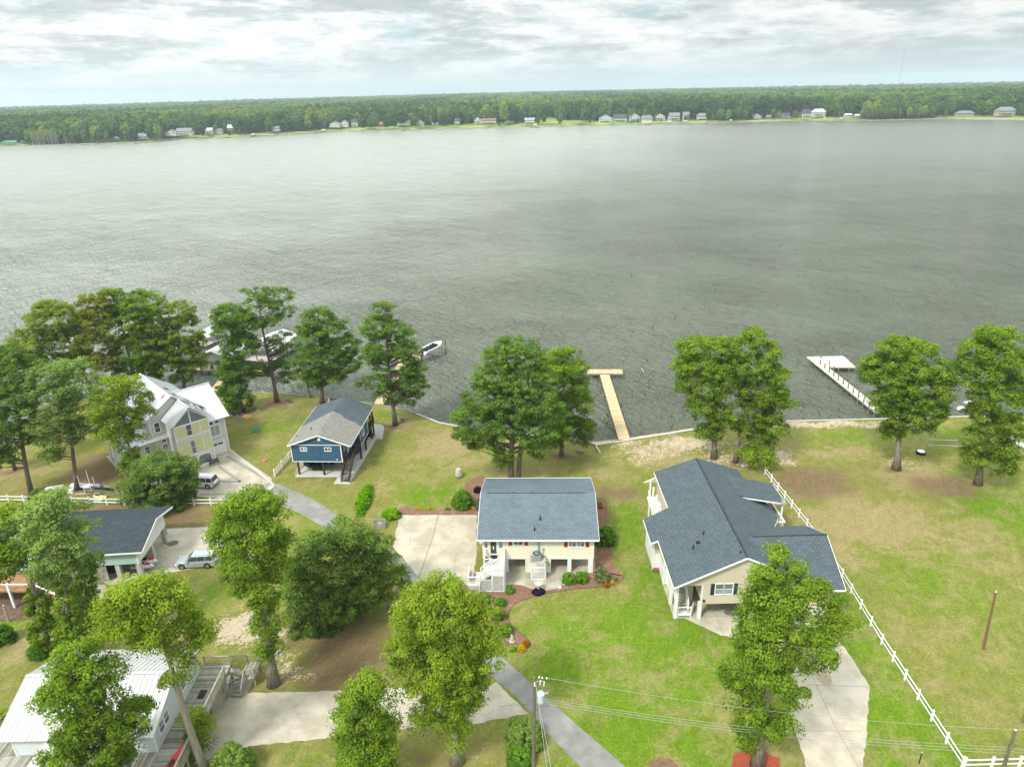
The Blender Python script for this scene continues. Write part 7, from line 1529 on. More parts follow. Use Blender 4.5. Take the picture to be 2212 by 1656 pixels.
TB = thing('covered_boat', 'boat under a lavender and purple cover beside the light pine', 'boat', (*G(178, 1053), 0), rad(-6)); MB().loft([[(x, -w, .35), (x, -w*.8, .1), (x, w*.8, .1), (x, w, .35), (x, w*.6, .62), (x, -w*.6, .62)] for x, w in ((-1.7, .55), (-.8, .62), (.3, .6), (1.3, .5), (1.9, .2))]).build('cover', M['lav'], TB)
MB().loft([[(x, -w, .35), (x, -w*.8, .1), (x, w*.8, .1), (x, w, .35), (x, w*.6, .66), (x, -w*.6, .66)] for x, w in ((1.9, .3), (2.4, .45), (3.1, .1))]).build('bow_cover', M['purple'], TB)
for x in (-.6, .2): MB().cyl((x, -.75, .25), (x, -.6, .25), .26, .26, 12).build('wheel', M['rubber'], TB)
TT = thing('empty_trailer', 'empty boat trailer with guide poles near the dark oak', 'trailer', (*G(222, 1066), 0), rad(-14)); mb = MB()
for y in (-.9, .9): mb.beam((-2.2, y, .4), (1.2, y, .4), .07, .09); mb.beam((1.2, y, .4), (3.0, 0, .38), .07, .09)
for x in (-2.0, -.8, .4, 1.2): mb.beam((x, -.9, .4), (x, .9, .4), .06, .06)
mb.build('frame', M['steel'], TT); mb = MB(); mb.beam((-2.6, .6, .55), (1.6, .55, .6), .18, .12); mb.beam((-2.6, -.7, .5), (1.0, -.65, .5), .12, .08); mb.build('bunk', M['black'], TT)
for y in (-1.0, 1.0): MB().cyl((-2.1, y, .4), (-2.15, y, 2.1), .045, .045, 6).build('guide_pole', M['trim'], TT); MB().box(-.5, .5, y-.14, y+.14, .62, .68).build('fender', M['steel'], TT); MB().cyl((0, y-.1, .3), (0, y+.1, .3), .3, .3, 12).build('wheel', M['rubber'], TT)
o = MB().loft([[(x, -w, .1), (x, w, .1), (x, w*.6, .34), (x, -w*.6, .34)] for x, w in ((-1.1, .1), (-.6, .34), (.5, .34), (1.1, .12))]).build('dinghy', M['yellow'], loc=(*G(217, 1074), 0), rz=rad(-8)); tag(o, 'yellow upturned dinghy beside the empty trailer', 'dinghy', GP)
for k, (x, y, h, lb) in enumerate(((176, 1058, 2.6, 'thin white pole behind the covered boat'), (198, 1060, 3.6, 'tall white pole right of the light pine trunk'))): post_thing('marker_pole', lb, 'pole', G(x, y), h, .045, 'trim')
o = MB().box(-1.0, 1.0, -.35, .35, .02, .3).build('jon_boat', M['mint_siding'], loc=(*G(207, 1084), 0), rz=rad(-5)); tag(o, 'flat pale green jon boat behind the white fence rails', 'boat', GP)
# fire ring, chairs, pallets under the narrow cypress
def pallet(p, rz, label, m='pallet', tilt=0, L=1.2, W=1.0):
    t = thing('pallet', label, 'pallet', p, rz); t.rotation_euler = (tilt, 0, rz)
    for k in range(7): MB().box(-L/2, L/2, -W/2+k*W/6.4, -W/2+k*W/6.4+.1, .1, .125).build('slat', M[m], t)
    for x in (-L/2+.05, 0, L/2-.05): MB().box(x-.04, x+.04, -W/2, W/2, 0, .098).build('runner', M[m], t)
    return t
pallet((*G(533, 902), .12), rad(70), 'bright new pallet leaning on the fire ring', tilt=rad(12), L=1.5, W=1.3)
t = thing('wood_rack', 'slatted wooden rack right of the bright pallet', 'rack', (*G(549, 893), 0), rad(38))
for y in (-.45, .45): MB().beam((-1.0, y, .08), (1.0, y, .35), .06, .08).build('rail', M['w2'], t)
for k in range(7): MB().box(-.9+k*.3, -.84+k*.3, -.45, .45, .12+k*.035, .16+k*.035).build('slat', M['w3'], t)
t = thing('stump', 'dark square stump behind the slatted rack', 'stump', (*G(550, 885), 0)); MB().box(-.35, .35, -.3, .3, 0, .7).build('block', M['bark'], t)
t = thing('fire_ring', 'dark stone fire ring at the foot of the narrow cypress', 'fire ring', (*G(519, 897), 0))
for k in range(10): a = k*.628; MB().box(-.17, .17, -.1, .1, 0, .3).build('stone', M['boulder'], t, loc=(.62*math.cos(a), .62*math.sin(a), 0), rz=a+math.pi/2)
MB().cyl((0, 0, .02), (0, 0, .1), .55, .55, 12).build('ash', M['black'], t)
def adirondack(p, rz, label):
    t = thing('lawn_chair', label, 'chair', p, rz, 'green lawn chairs under the narrow cypress'); m = M['green_lid']
    MB().hexa([(-.3, -.3, .36), (.3, -.3, .36), (.3, .3, .28), (-.3, .3, .28)], [(-.3, -.3, .40), (.3, -.3, .40), (.3, .3, .32), (-.3, .3, .32)]).build('seat', m, t)
    MB().hexa([(-.3, .3, .3), (.3, .3, .3), (.3, .36, .3), (-.3, .36, .3)], [(-.28, .6, 1.0), (.28, .6, 1.0), (.28, .66, 1.0), (-.28, .66, 1.0)]).build('backrest', m, t)
    for x in (-.34, .34): MB().box(x-.06, x+.06, -.35, .4, .55, .58).build('armrest', m, t); MB().box(x-.03, x+.03, -.33, -.25, 0, .55).build('leg', m, t); MB().box(x-.03, x+.03, .3, .38, 0, .55).build('leg', m, t)
    return t
adirondack((*G(494, 892), 0), rad(120), 'dark green lawn chair left of the narrow cypress'); adirondack((*G(504, 896), 0), rad(150), 'dark green lawn chair nearest to the fire ring')
def disc(label, px, r, h, m, name, cat, m2=None):
    t = thing(name, label, cat, (*G(*px), 0)); MB().lathe([(.02, 0), (r, 0), (r, h*.7), (r*.85, h), (.02, h)], n=18).build('body', M[m], t)
    if m2: MB().lathe([(.02, h), (r*.8, h), (r*.75, h+.04), (.02, h+.05)], n=16).build('lid', M[m2], t)
    return t
disc('green sandbox lid on the lawn left of the blue house', (553, 930), .8, .25, 'green_lid', 'sandbox', 'sandbox'); disc('pink toy tub on the lawn by the courtyard kerb', (571, 996), .35, .22, 'pink', 'toy_tub', 'toy')
disc('black tyre ring with a white top on the big lawn', (1989, 979), .75, .4, 'black', 'tyre_ring', 'tyre', 'trim')
disc('flat pale stone in the red mulch lower left of the tree', (1612, 1500-.0), .01, .01, 'stone', 'x', 'x') if False else None
NT = thing('volleyball_net', 'pale volleyball net on the right lawn between the two cypresses', 'net', (0, 0, 0)); a, b = G(2000, 976), G(2110, 980)
for p in (a, b): MB().cyl((*p, 0), (*p, 2.3), .04, .04, 6).build('pole', M['steel'], NT)
for z in (2.25, 1.3): MB().beam((*a, z), (*b, z), .05, .07).build('tape', M['trim'], NT)
mb = MB()
for k in range(40): t_ = k/39; x, y = a[0]+(b[0]-a[0])*t_, a[1]+(b[1]-a[1])*t_; mb.box(x-.004, x+.004, y-.004, y+.004, 1.33, 2.2)
for k in range(7): mb.beam((*a, 1.4+k*.12), (*b, 1.4+k*.12), .008, .008)
mb.build('mesh', M['steel'], NT, kind='stuff')
def swing(label, px, h):
    t = thing('disc_swing', label, 'swing', (*G(*px), 0), 0, 'round swings hanging from the pines'); MB().lathe([(.45, .5), (.5, .53), (.45, .56), (.41, .53)], n=18).build('hoop', M['iron'], t)
    mb = MB()
    for k in range(4): mb.beam((-.4, -.3+k*.2, .53), (.4, -.3+k*.2, .53), .02, .02)
    mb.build('webbing', M['iron'], t); mb = MB()
    for s in (-.45, .45): mb.cyl((s, 0, .55), (s*.8, 0, h), .012, .012, 5)
    mb.build('rope', M['wire'], t)
swing('round swing under the leaning pine right of the blue house', (870, 911), 4.5); swing('round swing on the lawn by the tallest open pine', (624, 870), 4)
post_thing('wooden_post', 'dark wooden post with a tap behind the blue house roof', 'post', G(727, 875), 1.5, .08, 'wood_dark'); post_thing('metal_stake', 'thin metal stake on the lawn near the curved seawall', 'stake', G(948, 937), 1.4, .025, 'iron'); post_thing('metal_stake', 'thin leaning stake on the right lawn near the seawall', 'stake', G(1643, 932), 1.6, .025, 'iron', dx=.3); post_thing('metal_stake', 'thin stake by the seawall near the rightmost cypress', 'stake', G(2076, 930), 1.9, .025, 'iron', dx=.5)
t = thing('beach_bench', 'pale wooden structure at the right edge by the sand', 'bench', (*G(2203, 965), 0), rad(15)); MB().box(-.5, .5, -1.4, 1.2, .4, .5).build('seat', M['trim'], t)
for (x, y) in ((-.4, -1.3), (.4, -1.3), (-.4, 1.1), (.4, 1.1)): MB().box(x-.06, x+.06, y-.06, y+.06, 0, 1.0).build('leg', M['trim'], t)
o = MB().box(-.45, .45, -.3, .3, .02, .10).build('stone_slab', M['stone'], loc=(*G(602, 1412), 0), rz=rad(-15)); tag(o, 'flat pale slab beside the flared trunk on the sand', 'slab')
o = MB().box(-.16, .16, -.1, .1, 0, .4).build('red_can', M['flagred'], loc=(*G(546, 1442), 0)); tag(o, 'small red and white can beside the wooden stairs', 'can')
# ---------------------------------------------------------------- far shore
fsh = [(-900, 345), (-400, 332), (0, 317.5), (130, 314), (233, 311.5), (333, 308), (377, 302), (430, 301), (547, 296), (640, 290), (737, 284), (870, 282.5), (960, 279.5), (1037, 277), (1137, 276), (1221, 273.5), (1304, 272), (1400, 270), (1475, 268), (1608, 265), (1708, 262.5), (1875, 261), (1960, 259.5), (2042, 257.5), (2130, 258.5), (2212, 259.5), (2500, 257), (3100, 250)]
fxy = [G(x, y, WZ) for x, y in fsh]
fX = np.array([p[0] for p in fxy]); fY = np.array([p[1] for p in fxy])
def far_y(x): return float(np.interp(x, fX, fY))
set_px = [(0, 22), (50, 10), (60, 2), (170, 4), (300, 10), (370, 14), (380, 45), (550, 48), (600, 35), (737, 50), (850, 60), (950, 62), (1050, 75), (1170, 85), (1185, 230), (1205, 230), (1212, 110), (1290, 70), (1310, 62), (1470, 58), (1560, 30), (1620, 18), (1690, 30), (1710, 55), (1860, 48), (1876, 5), (2030, 4), (2050, 40), (2212, 60), (2400, 10)]
sX = np.array([G(a, np.interp(a, [p[0] for p in fsh], [p[1] for p in fsh]), WZ)[0] for a, b in set_px]); sS = np.array([b for a, b in set_px])
def setback(x): return np.interp(x, sX, sS)
def far_z(x, y): return np.clip((y-np.interp(x, fX, fY))/160, 0, 1)*6.5+.1
gx = np.concatenate([np.linspace(-1700, -760, 30), np.arange(-750, 900, 6.0), np.linspace(910, 1900, 30)]); gu = np.concatenate([[0], np.geomspace(2, 2900, 60)])
XX, UU = np.meshgrid(gx, gu, indexing='ij'); YY = np.interp(XX, fX, fY)+UU; ZZ = far_z(XX, YY)
nI, nJ = XX.shape; idx = np.arange(nI*nJ).reshape(nI, nJ); a_, b_, c_, d_ = idx[:-1, :-1].ravel(), idx[1:, :-1].ravel(), idx[1:, 1:].ravel(), idx[:-1, 1:].ravel()
ZZ = ZZ-14*np.clip(UU/2500, 0, 1)
XX = XX*(1+UU/1250.)                     # fan out towards the horizon
m = bpy.data.materials.new('far_ground'); m.use_nodes = True; g = N(m.node_tree)
pos = g.new('ShaderNodeNewGeometry').outputs['Position']; at_ = g.new('ShaderNodeAttribute', attribute_name='tint')
lc = g.mix(g.ramp(g.noise(pos, .03, 4, .6), .4, .6), (.17, .27, .045), (.30, .33, .10))
lc = g.mix(g.ramp(g.noise(g.vmath('ADD', pos, (70, 20, 5)), .022, 5, .7), .48, .60), lc, (.07, .11, .03))
fl = g.mix(g.noise(pos, .05, 4, .6), (.035, .06, .02), (.07, .10, .03))
cc = g.mix(g.ramp(at_.outputs['Fac'], .4, .6), fl, lc); sandy = g.mix(g.ramp(at_.outputs['Fac'], 1.4, 1.6), cc, (.38, .30, .20))
b = g.new('ShaderNodeBsdfDiffuse'); g.l.new(sandy, b.inputs[0]); o = g.new('ShaderNodeOutputMaterial'); g.l.new(b.outputs[0], o.inputs[0])
UX = UU/np.maximum(np.interp(XX, sX, sS), 1)
ti = np.where(UX < 1.25, 1.0, 0.0); ti = np.where((UU < 5) & (np.sin(XX*.02)+np.sin(XX*.051) > .55), 2.0, ti)
add_obj('far_shore_ground', np_mesh('far_shore_ground', np.stack([XX.ravel(), YY.ravel(), ZZ.ravel()], 1), np.concatenate([np.stack([a_, b_, c_], 1), np.stack([a_, c_, d_], 1)]), m, ti.ravel()), kind='structure')
bank = MB(); pts = [(x, far_y(x)-.05) for x in np.arange(-760, 900, 9.0)]
for a, c in zip(pts[:-1], pts[1:]): bank.add([(a[0], a[1], WZ-.5), (c[0], c[1], WZ-.5), (c[0], c[1], .14), (a[0], a[1], .14)], [(0, 1, 2, 3)])
bk_ = bank.build('far_bank_wall', M['wood_old'], kind='structure')

def far_leaf(name, dark, light):
    m = leaf_mat(name, dark, light, .35); return m
FL = {'d': far_leaf('far_dark_leaves', (.035, .080, .025), (.115, .20, .048)), 'm': far_leaf('far_mid_leaves', (.065, .130, .028), (.20, .32, .058)), 'l': far_leaf('far_light_leaves', (.14, .21, .030), (.36, .43, .075)), 'p': far_leaf('far_pine_needles', (.032, .072, .030), (.10, .165, .055)), 'g': M['bark_pale']}
def far_tree_mesh(kind, seed, h=25.0, w=7.2, nclump=46, per=15):
    rng = np.random.default_rng(seed); u = rng.normal(size=(nclump, 3)); u /= np.linalg.norm(u, axis=1, keepdims=True); u *= rng.random((nclump, 1))**.35
    if kind == 'p': C = u*np.array([w*.62, w*.62, h*.24])+np.array([0, 0, h*.74]); r = 1.7
    else: C = u*np.array([w*.85, w*.85, h*.38])+np.array([0, 0, h*.58]); r = 2.1
    if kind in 'lm': C[:, :2] *= (1.15-.5*np.clip(C[:, 2:3]/h, 0, 1))
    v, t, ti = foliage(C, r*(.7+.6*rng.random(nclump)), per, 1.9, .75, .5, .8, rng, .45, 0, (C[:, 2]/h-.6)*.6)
    n0 = len(v); tv = []; tt = []
    for k in range(5): a = k*1.257; tv += [(math.cos(a)*.35, math.sin(a)*.35, -2), (math.cos(a)*.12, math.sin(a)*.12, h*.85)]
    for k in range(5): a, b_ = 2*k, 2*((k+1) % 5); tt += [(n0+a, n0+b_, n0+b_+1), (n0+a, n0+b_+1, n0+a+1)]
    me = np_mesh('far_tree', np.concatenate([v, np.array(tv)]), np.concatenate([t, np.array(tt)]), FL[kind], np.concatenate([ti, np.zeros(10)]))
    me.materials.append(M['bark']); mi = np.zeros(len(me.polygons), np.int32); mi[len(t):] = 1; me.polygons.foreach_set('material_index', mi); return me
def bare_mesh(seed, h=20):
    rg = random.Random(seed); mb = MB(); mb.tube([(0, 0, -1), (.2, .1, h*.5), (.3, 0, h)], [.28, .2, .05], 5)
    for k in range(22): z = h*rg.uniform(.3, .95); a = rg.uniform(0, 6.3); l = rg.uniform(1.5, 4)*(1.2-z/h); mb.tube([(0.1, 0, z), (math.cos(a)*l, math.sin(a)*l, z+l*.7)], [.09, .03], 4)
    return mb.mesh('bare_tree', M['bark_pale'])
FT = {k: [far_tree_mesh(k, 11+i+ord(k), nclump=46 if k != 'p' else 34) for i in range(3)] for k in 'dmlp'}
# detailed versions for the trees that stand singly on the far bank
FTn = {k: [far_tree_mesh(k, 51+i+ord(k), nclump=120, per=16) for i in range(2)] for k in 'dmlp'}

# houses on the far bank (k, x0, x1, base, top, wall, roof, label, style): strip coordinates of the survey
def FO(k, x, y): return (737.35*k+x/3.0, 147.5+y/3.0)
for nm_, c in (('fw_white', (.50, .51, .48)), ('fw_cream', (.55, .50, .38)), ('fw_grey', (.36, .38, .38)), ('fw_brown', (.22, .14, .10)), ('fw_brick', (.27, .09, .06)), ('fw_stone', (.38, .33, .26)), ('fr_dark', (.06, .07, .085)), ('fr_grey', (.20, .215, .22)), ('fr_green', (.07, .24, .17)), ('fr_white', (.55, .56, .55)), ('fr_brown', (.20, .13, .11)), ('fr_blue', (.16, .36, .62)), ('fr_teal', (.28, .42, .42))): M[nm_] = mat(nm_, c, rough=.8)
FHm = {}; HPOS = []
def far_house(k, x0, x1, yb, yt, wall, roof, label, style='side', storeys=1):
    cx = (x0+x1)/2; ob = FO(k, cx, yb); zb = 2.2; gxy = G(ob[0], ob[1], zb); Y = gxy[1]; zb = float(far_z(gxy[0], Y)); gxy = G(ob[0], ob[1], zb); Y = gxy[1]
    a = FO(k, x0, yb); c = FO(k, x1, yb); w = abs(G(c[0], c[1], zb)[0]-G(a[0], a[1], zb)[0])
    tp_ = FO(k, cx, yt); H = max(4.5, V(tp_[0], tp_[1], Y+4)[2]-zb); wall_h = H*(.56 if style != 'flat' else .7); D_ = min(12, max(7, w*.6))
    t = thing('far_house', label, 'house', (gxy[0], Y, zb), rad(R_.uniform(-6, 6)), 'houses on the far shore'); h2 = w/2; HPOS.append((gxy[0], Y, w))
    mb = MB(); mb.box(-h2, h2, 0, D_, -1.5, wall_h)
    if style == 'gable': ext(mb, [(-h2, wall_h), (h2, wall_h), (0, H-.15)], 'y', 0.0, D_)
    mb.build('wall', M[wall], t, fix=True)
    if style == 'gable':
        for s in (-1, 1): MB().slab([(s*(h2+.6), -.7, wall_h-.3), (0, -.7, H), (0, D_+.7, H), (s*(h2+.6), D_+.7, wall_h-.3)], .3).build('roof', M[roof], t, fix=True)
    else:
        hip = w*.16 if style == 'hip' else -.5
        for s in (0, 1):
            y_ = -.7 if s == 0 else D_+.7; MB().slab([(-h2-.6, y_, wall_h-.2), (h2+.6, y_, wall_h-.2), (h2-hip, D_/2, H), (-h2+hip, D_/2, H)], .3).build('roof', M[roof], t, fix=True)
        if style == 'hip':
            for s in (-1, 1): MB().slab([(s*(h2+.6), -.7, wall_h-.2), (s*(h2+.6), D_+.7, wall_h-.2), (s*(h2-hip), D_/2, H)], .3).build('roof', M[roof], t, fix=True)
    n = max(2, int(w/3.4)); ww = min(1.5, w/n*.45)
    key = (round(ww, 1)); 
    if key not in FHm: FHm[key] = MB().box(-ww/2, ww/2, -.08, 0, 0, 1.6).mesh('window', M['glass'])
    for sfl in range(storeys):
        z = wall_h*(sfl+.3)/storeys
        for j in range(n): share('window', FHm[key], t, (-h2+w*(j+.5)/n, -.005, z))
    if storeys > 1 or w > 14:
        MB().box(-h2*.8, h2*.5, -2.6, -.1, wall_h*.5-.25 if storeys > 1 else -.2, wall_h*.5 if storeys > 1 else .1).build('porch_deck', M['fw_white'], t)
        for x in (-h2*.78, -h2*.15, h2*.48): MB().box(x-.12, x+.12, -2.55, -2.3, -1, wall_h*.5).build('porch_post', M['fw_white'], t)
    return t
HL = [(0, 15, 125, 496, 468, 'fw_cream', 'fr_green', 'cream far house with a green roof at the extreme left', 'hip', 1), (0, 595, 652, 474, 447, 'fw_grey', 'fr_dark', 'small dark roofed far house left among trees, near a landing', 'side', 1), (0, 725, 762, 470, 444, 'fw_white', 'fr_white', 'tiny white far house just right of the dark roofed one', 'gable', 1),
 (0, 905, 975, 468, 420, 'fw_stone', 'fr_grey', 'tan far house half hidden left of the columned one', 'side', 2), (0, 1078, 1135, 434, 399, 'fw_white', 'fr_grey', 'pale far house directly left of the columned one', 'gable', 1), (0, 1155, 1232, 430, 388, 'fw_white', 'fr_grey', 'long white far house with tall dark openings like columns', 'side', 2),
 (0, 1298, 1330, 425, 402, 'fw_white', 'fr_grey', 'low wing house right of the first lawn on the far shore', 'side', 1), (0, 1328, 1372, 422, 386, 'fw_white', 'fr_white', 'white two storey far house behind the small red boat', 'side', 2), (0, 1400, 1436, 418, 388, 'fw_grey', 'fr_grey', 'narrow grey far house next to the white two storey one', 'gable', 1),
 (0, 1484, 1538, 412, 365, 'fw_brown', 'fr_white', 'brown far house with a bright white roof', 'side', 2), (0, 1766, 1804, 400, 376, 'fw_white', 'fr_grey', 'pale far house mostly behind trees right of the brown one', 'side', 1), (0, 2138, 2196, 380, 345, 'fw_white', 'fr_grey', 'white gabled far house left of centre with a grey roof', 'gable', 1),
 (1, 0, 42, 376, 334, 'fw_white', 'fr_grey', 'white far house at the left of the central stretch', 'gable', 1), (1, 68, 102, 372, 330, 'fw_white', 'fr_dark', 'narrow dark roofed white far house beside it', 'side', 2), (1, 246, 292, 380, 346, 'fw_brick', 'fr_brown', 'red brick far house between two dark trees', 'side', 1), (1, 362, 440, 366, 337, 'fw_grey', 'fr_grey', 'long low grey far house right of the brick one', 'side', 1),
 (1, 488, 532, 382, 335, 'fw_white', 'fr_white', 'tall white balcony house close to the far water', 'gable', 3), (1, 588, 628, 360, 336, 'fw_grey', 'fr_dark', 'dark roofed far house under the big round tree', 'side', 1), (1, 734, 768, 354, 325, 'fw_grey', 'fr_dark', 'small grey far house left of the dark square tree', 'side', 1), (1, 864, 902, 352, 312, 'fw_white', 'fr_dark', 'white steep gabled far house near the middle', 'gable', 2),
 (1, 905, 1002, 350, 325, 'fw_cream', 'fr_brown', 'long far house with a brown roof at the middle', 'side', 1), (1, 1063, 1118, 371, 342, 'fw_stone', 'fr_brown', 'brown far house near the water under tall trees', 'side', 1), (1, 1188, 1252, 348, 322, 'fw_white', 'fr_teal', 'long white far house with a pale teal roof', 'side', 1),
 (1, 1668, 1762, 354, 300, 'fw_white', 'fr_blue', 'white far house with a bright sky blue roof', 'gable', 2), (1, 1762, 1856, 348, 298, 'fw_white', 'fr_dark', 'white far house right of the blue roofed one', 'side', 2), (1, 1866, 1940, 345, 291, 'fw_white', 'fr_grey', 'third house from the blue roof, grey gabled', 'gable', 2), (1, 1942, 2022, 345, 303, 'fw_cream', 'fr_grey', 'broad cream far house fourth from the blue roof', 'hip', 1), (1, 2026, 2102, 334, 291, 'fw_white', 'fr_dark', 'white far house with a dark roof fifth from the blue roof', 'gable', 2), (1, 2120, 2198, 335, 288, 'fw_white', 'fr_grey', 'white far house sixth from the blue roof', 'side', 2),
 (2, -2, 44, 335, 283, 'fw_white', 'fr_grey', 'white far house last of the row beside a round tree', 'side', 2), (2, 92, 172, 326, 291, 'fw_white', 'fr_grey', 'low white far house with porch right of the row', 'hip', 1), (2, 450, 516, 323, 294, 'fw_white', 'fr_grey', 'pale far house left of the brick and white group', 'gable', 1), (2, 540, 586, 328, 304, 'fw_stone', 'fr_grey', 'small tan far house by the sandy bank', 'side', 1), (2, 625, 702, 320, 290, 'fw_white', 'fr_dark', 'white far house half behind trees left of the brick one', 'side', 2),
 (2, 745, 790, 322, 280, 'fw_brick', 'fr_dark', 'brick end of the large house group on the far right', 'gable', 2), (2, 768, 836, 320, 266, 'fw_white', 'fr_dark', 'white house with a dark steep roof beside the brick one', 'side', 2), (2, 836, 936, 308, 263, 'fw_white', 'fr_white', 'largest bright white far house with a white roof', 'hip', 2), (2, 1045, 1106, 316, 293, 'fw_white', 'fr_white', 'left of two low white cabins right of the largest house', 'side', 1), (2, 1112, 1158, 318, 297, 'fw_white', 'fr_white', 'right of two low white cabins', 'side', 1),
 (2, 1765, 1912, 309, 275, 'fw_stone', 'fr_grey', 'wide low brown house on the rocky lawn at the right', 'hip', 1), (2, 2020, 2180, 304, 250, 'fw_stone', 'fr_grey', 'biggest tan house with a hipped grey roof at the far right', 'hip', 2)]
for h_ in HL: far_house(*h_)
# woods behind, as one mass
pc = bpy.data.collections.new('wood_tree_shapes')
order = ['d', 'm', 'p', 'l', 'm', 'd', 'p']
shapes = []
for i, k in enumerate(['d', 'd', 'm', 'm', 'p', 'p', 'l', 'm']):
    o = bpy.data.objects.new('wood_shape_%02d' % i, FT[k][i % 3]); pc.objects.link(o); shapes.append(o)
rng = np.random.default_rng(3); P_ = []
y = 1040.0
def d_end(u): return 4300+5200*np.clip(1-np.abs((u+.02)/.72)**1.3, 0, 1)
def sink(x, y): return -12*np.clip((y-1500)/2300, 0, 1)*np.clip(np.abs((x/y)+.02)/.7, 0, 1)**1.4
while y < 4500:
    s = 10.0 if y < 1500 else 10.0+(y-1500)*.005
    xs_ = np.arange(-.80*y-60, .80*y+60, s); xs_ = xs_+rng.uniform(-.5, .5, len(xs_))*s; ys_ = y+rng.uniform(-.5, .5, len(xs_))*s
    keep = ys_ > np.interp(xs_, fX, fY)+np.interp(xs_, sX, sS)+3
    if y < 1750:
        for (hx, hy, hw) in HPOS: keep &= ~((np.abs(xs_-hx*(ys_/hy)) < hw/2+5) & (ys_ < hy+16))
    P_.append(np.stack([xs_[keep], ys_[keep], np.full(keep.sum(), s/8.5)], 1)); y += s*.92
P_ = np.concatenate(P_); n = len(P_)
zf_ = far_z(P_[:, 0], P_[:, 1])+sink(P_[:, 0], P_[:, 1])
patch = np.sin(P_[:, 0]*.011+1)+np.sin(P_[:, 1]*.017+P_[:, 0]*.005)+np.sin(P_[:, 0]*.037)*.6+rng.normal(size=n)*.75
kind = np.where(patch > 1.35, 6, np.where(patch > .35, rng.choice([2, 3, 7], n), np.where(patch > -.8, rng.choice([0, 1, 2, 7], n), rng.choice([4, 5, 0], n))))
near_ = P_[:, 1] < np.interp(P_[:, 0], fX, fY)+np.interp(P_[:, 0], sX, sS)+30
scl = rng.uniform(.68, 1.22, n)*(.85+.15*P_[:, 2]); scl = np.where(near_, scl*rng.uniform(.6, 1.0, n), scl)
me = bpy.data.meshes.new('woods'); me.vertices.add(n); me.vertices.foreach_set('co', np.stack([P_[:, 0], P_[:, 1], zf_-.3], 1).astype(np.float32).ravel())
for nm_, arr, ty in (('kind_index', kind.astype(np.int32), 'INT'), ('size', scl.astype(np.float32), 'FLOAT'), ('spin', rng.uniform(0, 6.28, n).astype(np.float32), 'FLOAT'), ('widen', (np.maximum(1, P_[:, 2]*.9)).astype(np.float32), 'FLOAT')):
    a = me.attributes.new(nm_, ty, 'POINT'); a.data.foreach_set('value', arr)
woods = add_obj('woods', me, kind='stuff')
ng = bpy.data.node_groups.new('scatter_woods', 'GeometryNodeTree'); ng.interface.new_socket('Geometry', in_out='INPUT', socket_type='NodeSocketGeometry'); ng.interface.new_socket('Geometry', in_out='OUTPUT', socket_type='NodeSocketGeometry')
gi = ng.nodes.new('NodeGroupInput'); go = ng.nodes.new('NodeGroupOutput'); mp = ng.nodes.new('GeometryNodeMeshToPoints'); ip = ng.nodes.new('GeometryNodeInstanceOnPoints'); ci = ng.nodes.new('GeometryNodeCollectionInfo')
ci.inputs['Collection'].default_value = pc; ci.inputs['Separate Children'].default_value = True; ci.inputs['Reset Children'].default_value = True
def na(nm_, ty): q = ng.nodes.new('GeometryNodeInputNamedAttribute'); q.data_type = ty; q.inputs[0].default_value = nm_; return q.outputs[0]
ng.links.new(gi.outputs[0], mp.inputs['Mesh']); ng.links.new(mp.outputs[0], ip.inputs['Points']); ng.links.new(ci.outputs[0], ip.inputs['Instance']); ip.inputs['Pick Instance'].default_value = True
ng.links.new(na('kind_index', 'INT'), ip.inputs['Instance Index'])
cx_ = ng.nodes.new('ShaderNodeCombineXYZ'); ng.links.new(na('spin', 'FLOAT'), cx_.inputs[2]); ng.links.new(cx_.outputs[0], ip.inputs['Rotation'])
cs_ = ng.nodes.new('ShaderNodeCombineXYZ'); mu = ng.nodes.new('ShaderNodeMath'); mu.operation = 'MULTIPLY'; sz_ = na('size', 'FLOAT'); ng.links.new(sz_, mu.inputs[0]); ng.links.new(na('widen', 'FLOAT'), mu.inputs[1])
ng.links.new(mu.outputs[0], cs_.inputs[0]); ng.links.new(mu.outputs[0], cs_.inputs[1]); ng.links.new(sz_, cs_.inputs[2]); ng.links.new(cs_.outputs[0], ip.inputs['Scale'])
ng.links.new(ip.outputs[0], go.inputs[0]); md = woods.modifiers.new('scatter', 'NODES'); md.node_group = ng
# canopy surface out to the horizon
us = np.linspace(-.85, .85, 420); ts_ = np.linspace(0, 1, 60)**1.5; UU, TT = np.meshgrid(us, ts_, indexing='ij'); YY = 4150+(np.maximum(d_end(UU), 4400)-4150)*TT; XX = UU*YY
rng = np.random.default_rng(9); ZZ = 25+np.sin(XX*.0031+YY*.002)*1.5+np.sin(XX*.0011+2)*1.5+rng.normal(size=XX.shape)*1.3+sink(XX, YY)+np.clip((YY-5000)/6000, 0, 1)*3
nI, nJ = XX.shape; idx = np.arange(nI*nJ).reshape(nI, nJ); a_, b_, c_, d_ = idx[:-1, :-1].ravel(), idx[1:, :-1].ravel(), idx[1:, 1:].ravel(), idx[:-1, 1:].ravel()
m = bpy.data.materials.new('far_canopy'); m.use_nodes = True; g = N(m.node_tree); pos = g.new('ShaderNodeNewGeometry').outputs['Position']
cc = g.mix(g.noise(pos, .012, 5, .7), (.03, .065, .028), (.095, .15, .05)); b = g.new('ShaderNodeBsdfDiffuse'); g.l.new(cc, b.inputs[0]); o = g.new('ShaderNodeOutputMaterial'); g.l.new(b.outputs[0], o.inputs[0])
add_obj('distant_forest', np_mesh('distant_forest', np.stack([XX.ravel(), YY.ravel(), ZZ.ravel()], 1), np.concatenate([np.stack([a_, b_, c_], 1), np.stack([a_, c_, d_], 1)]), m), kind='stuff')

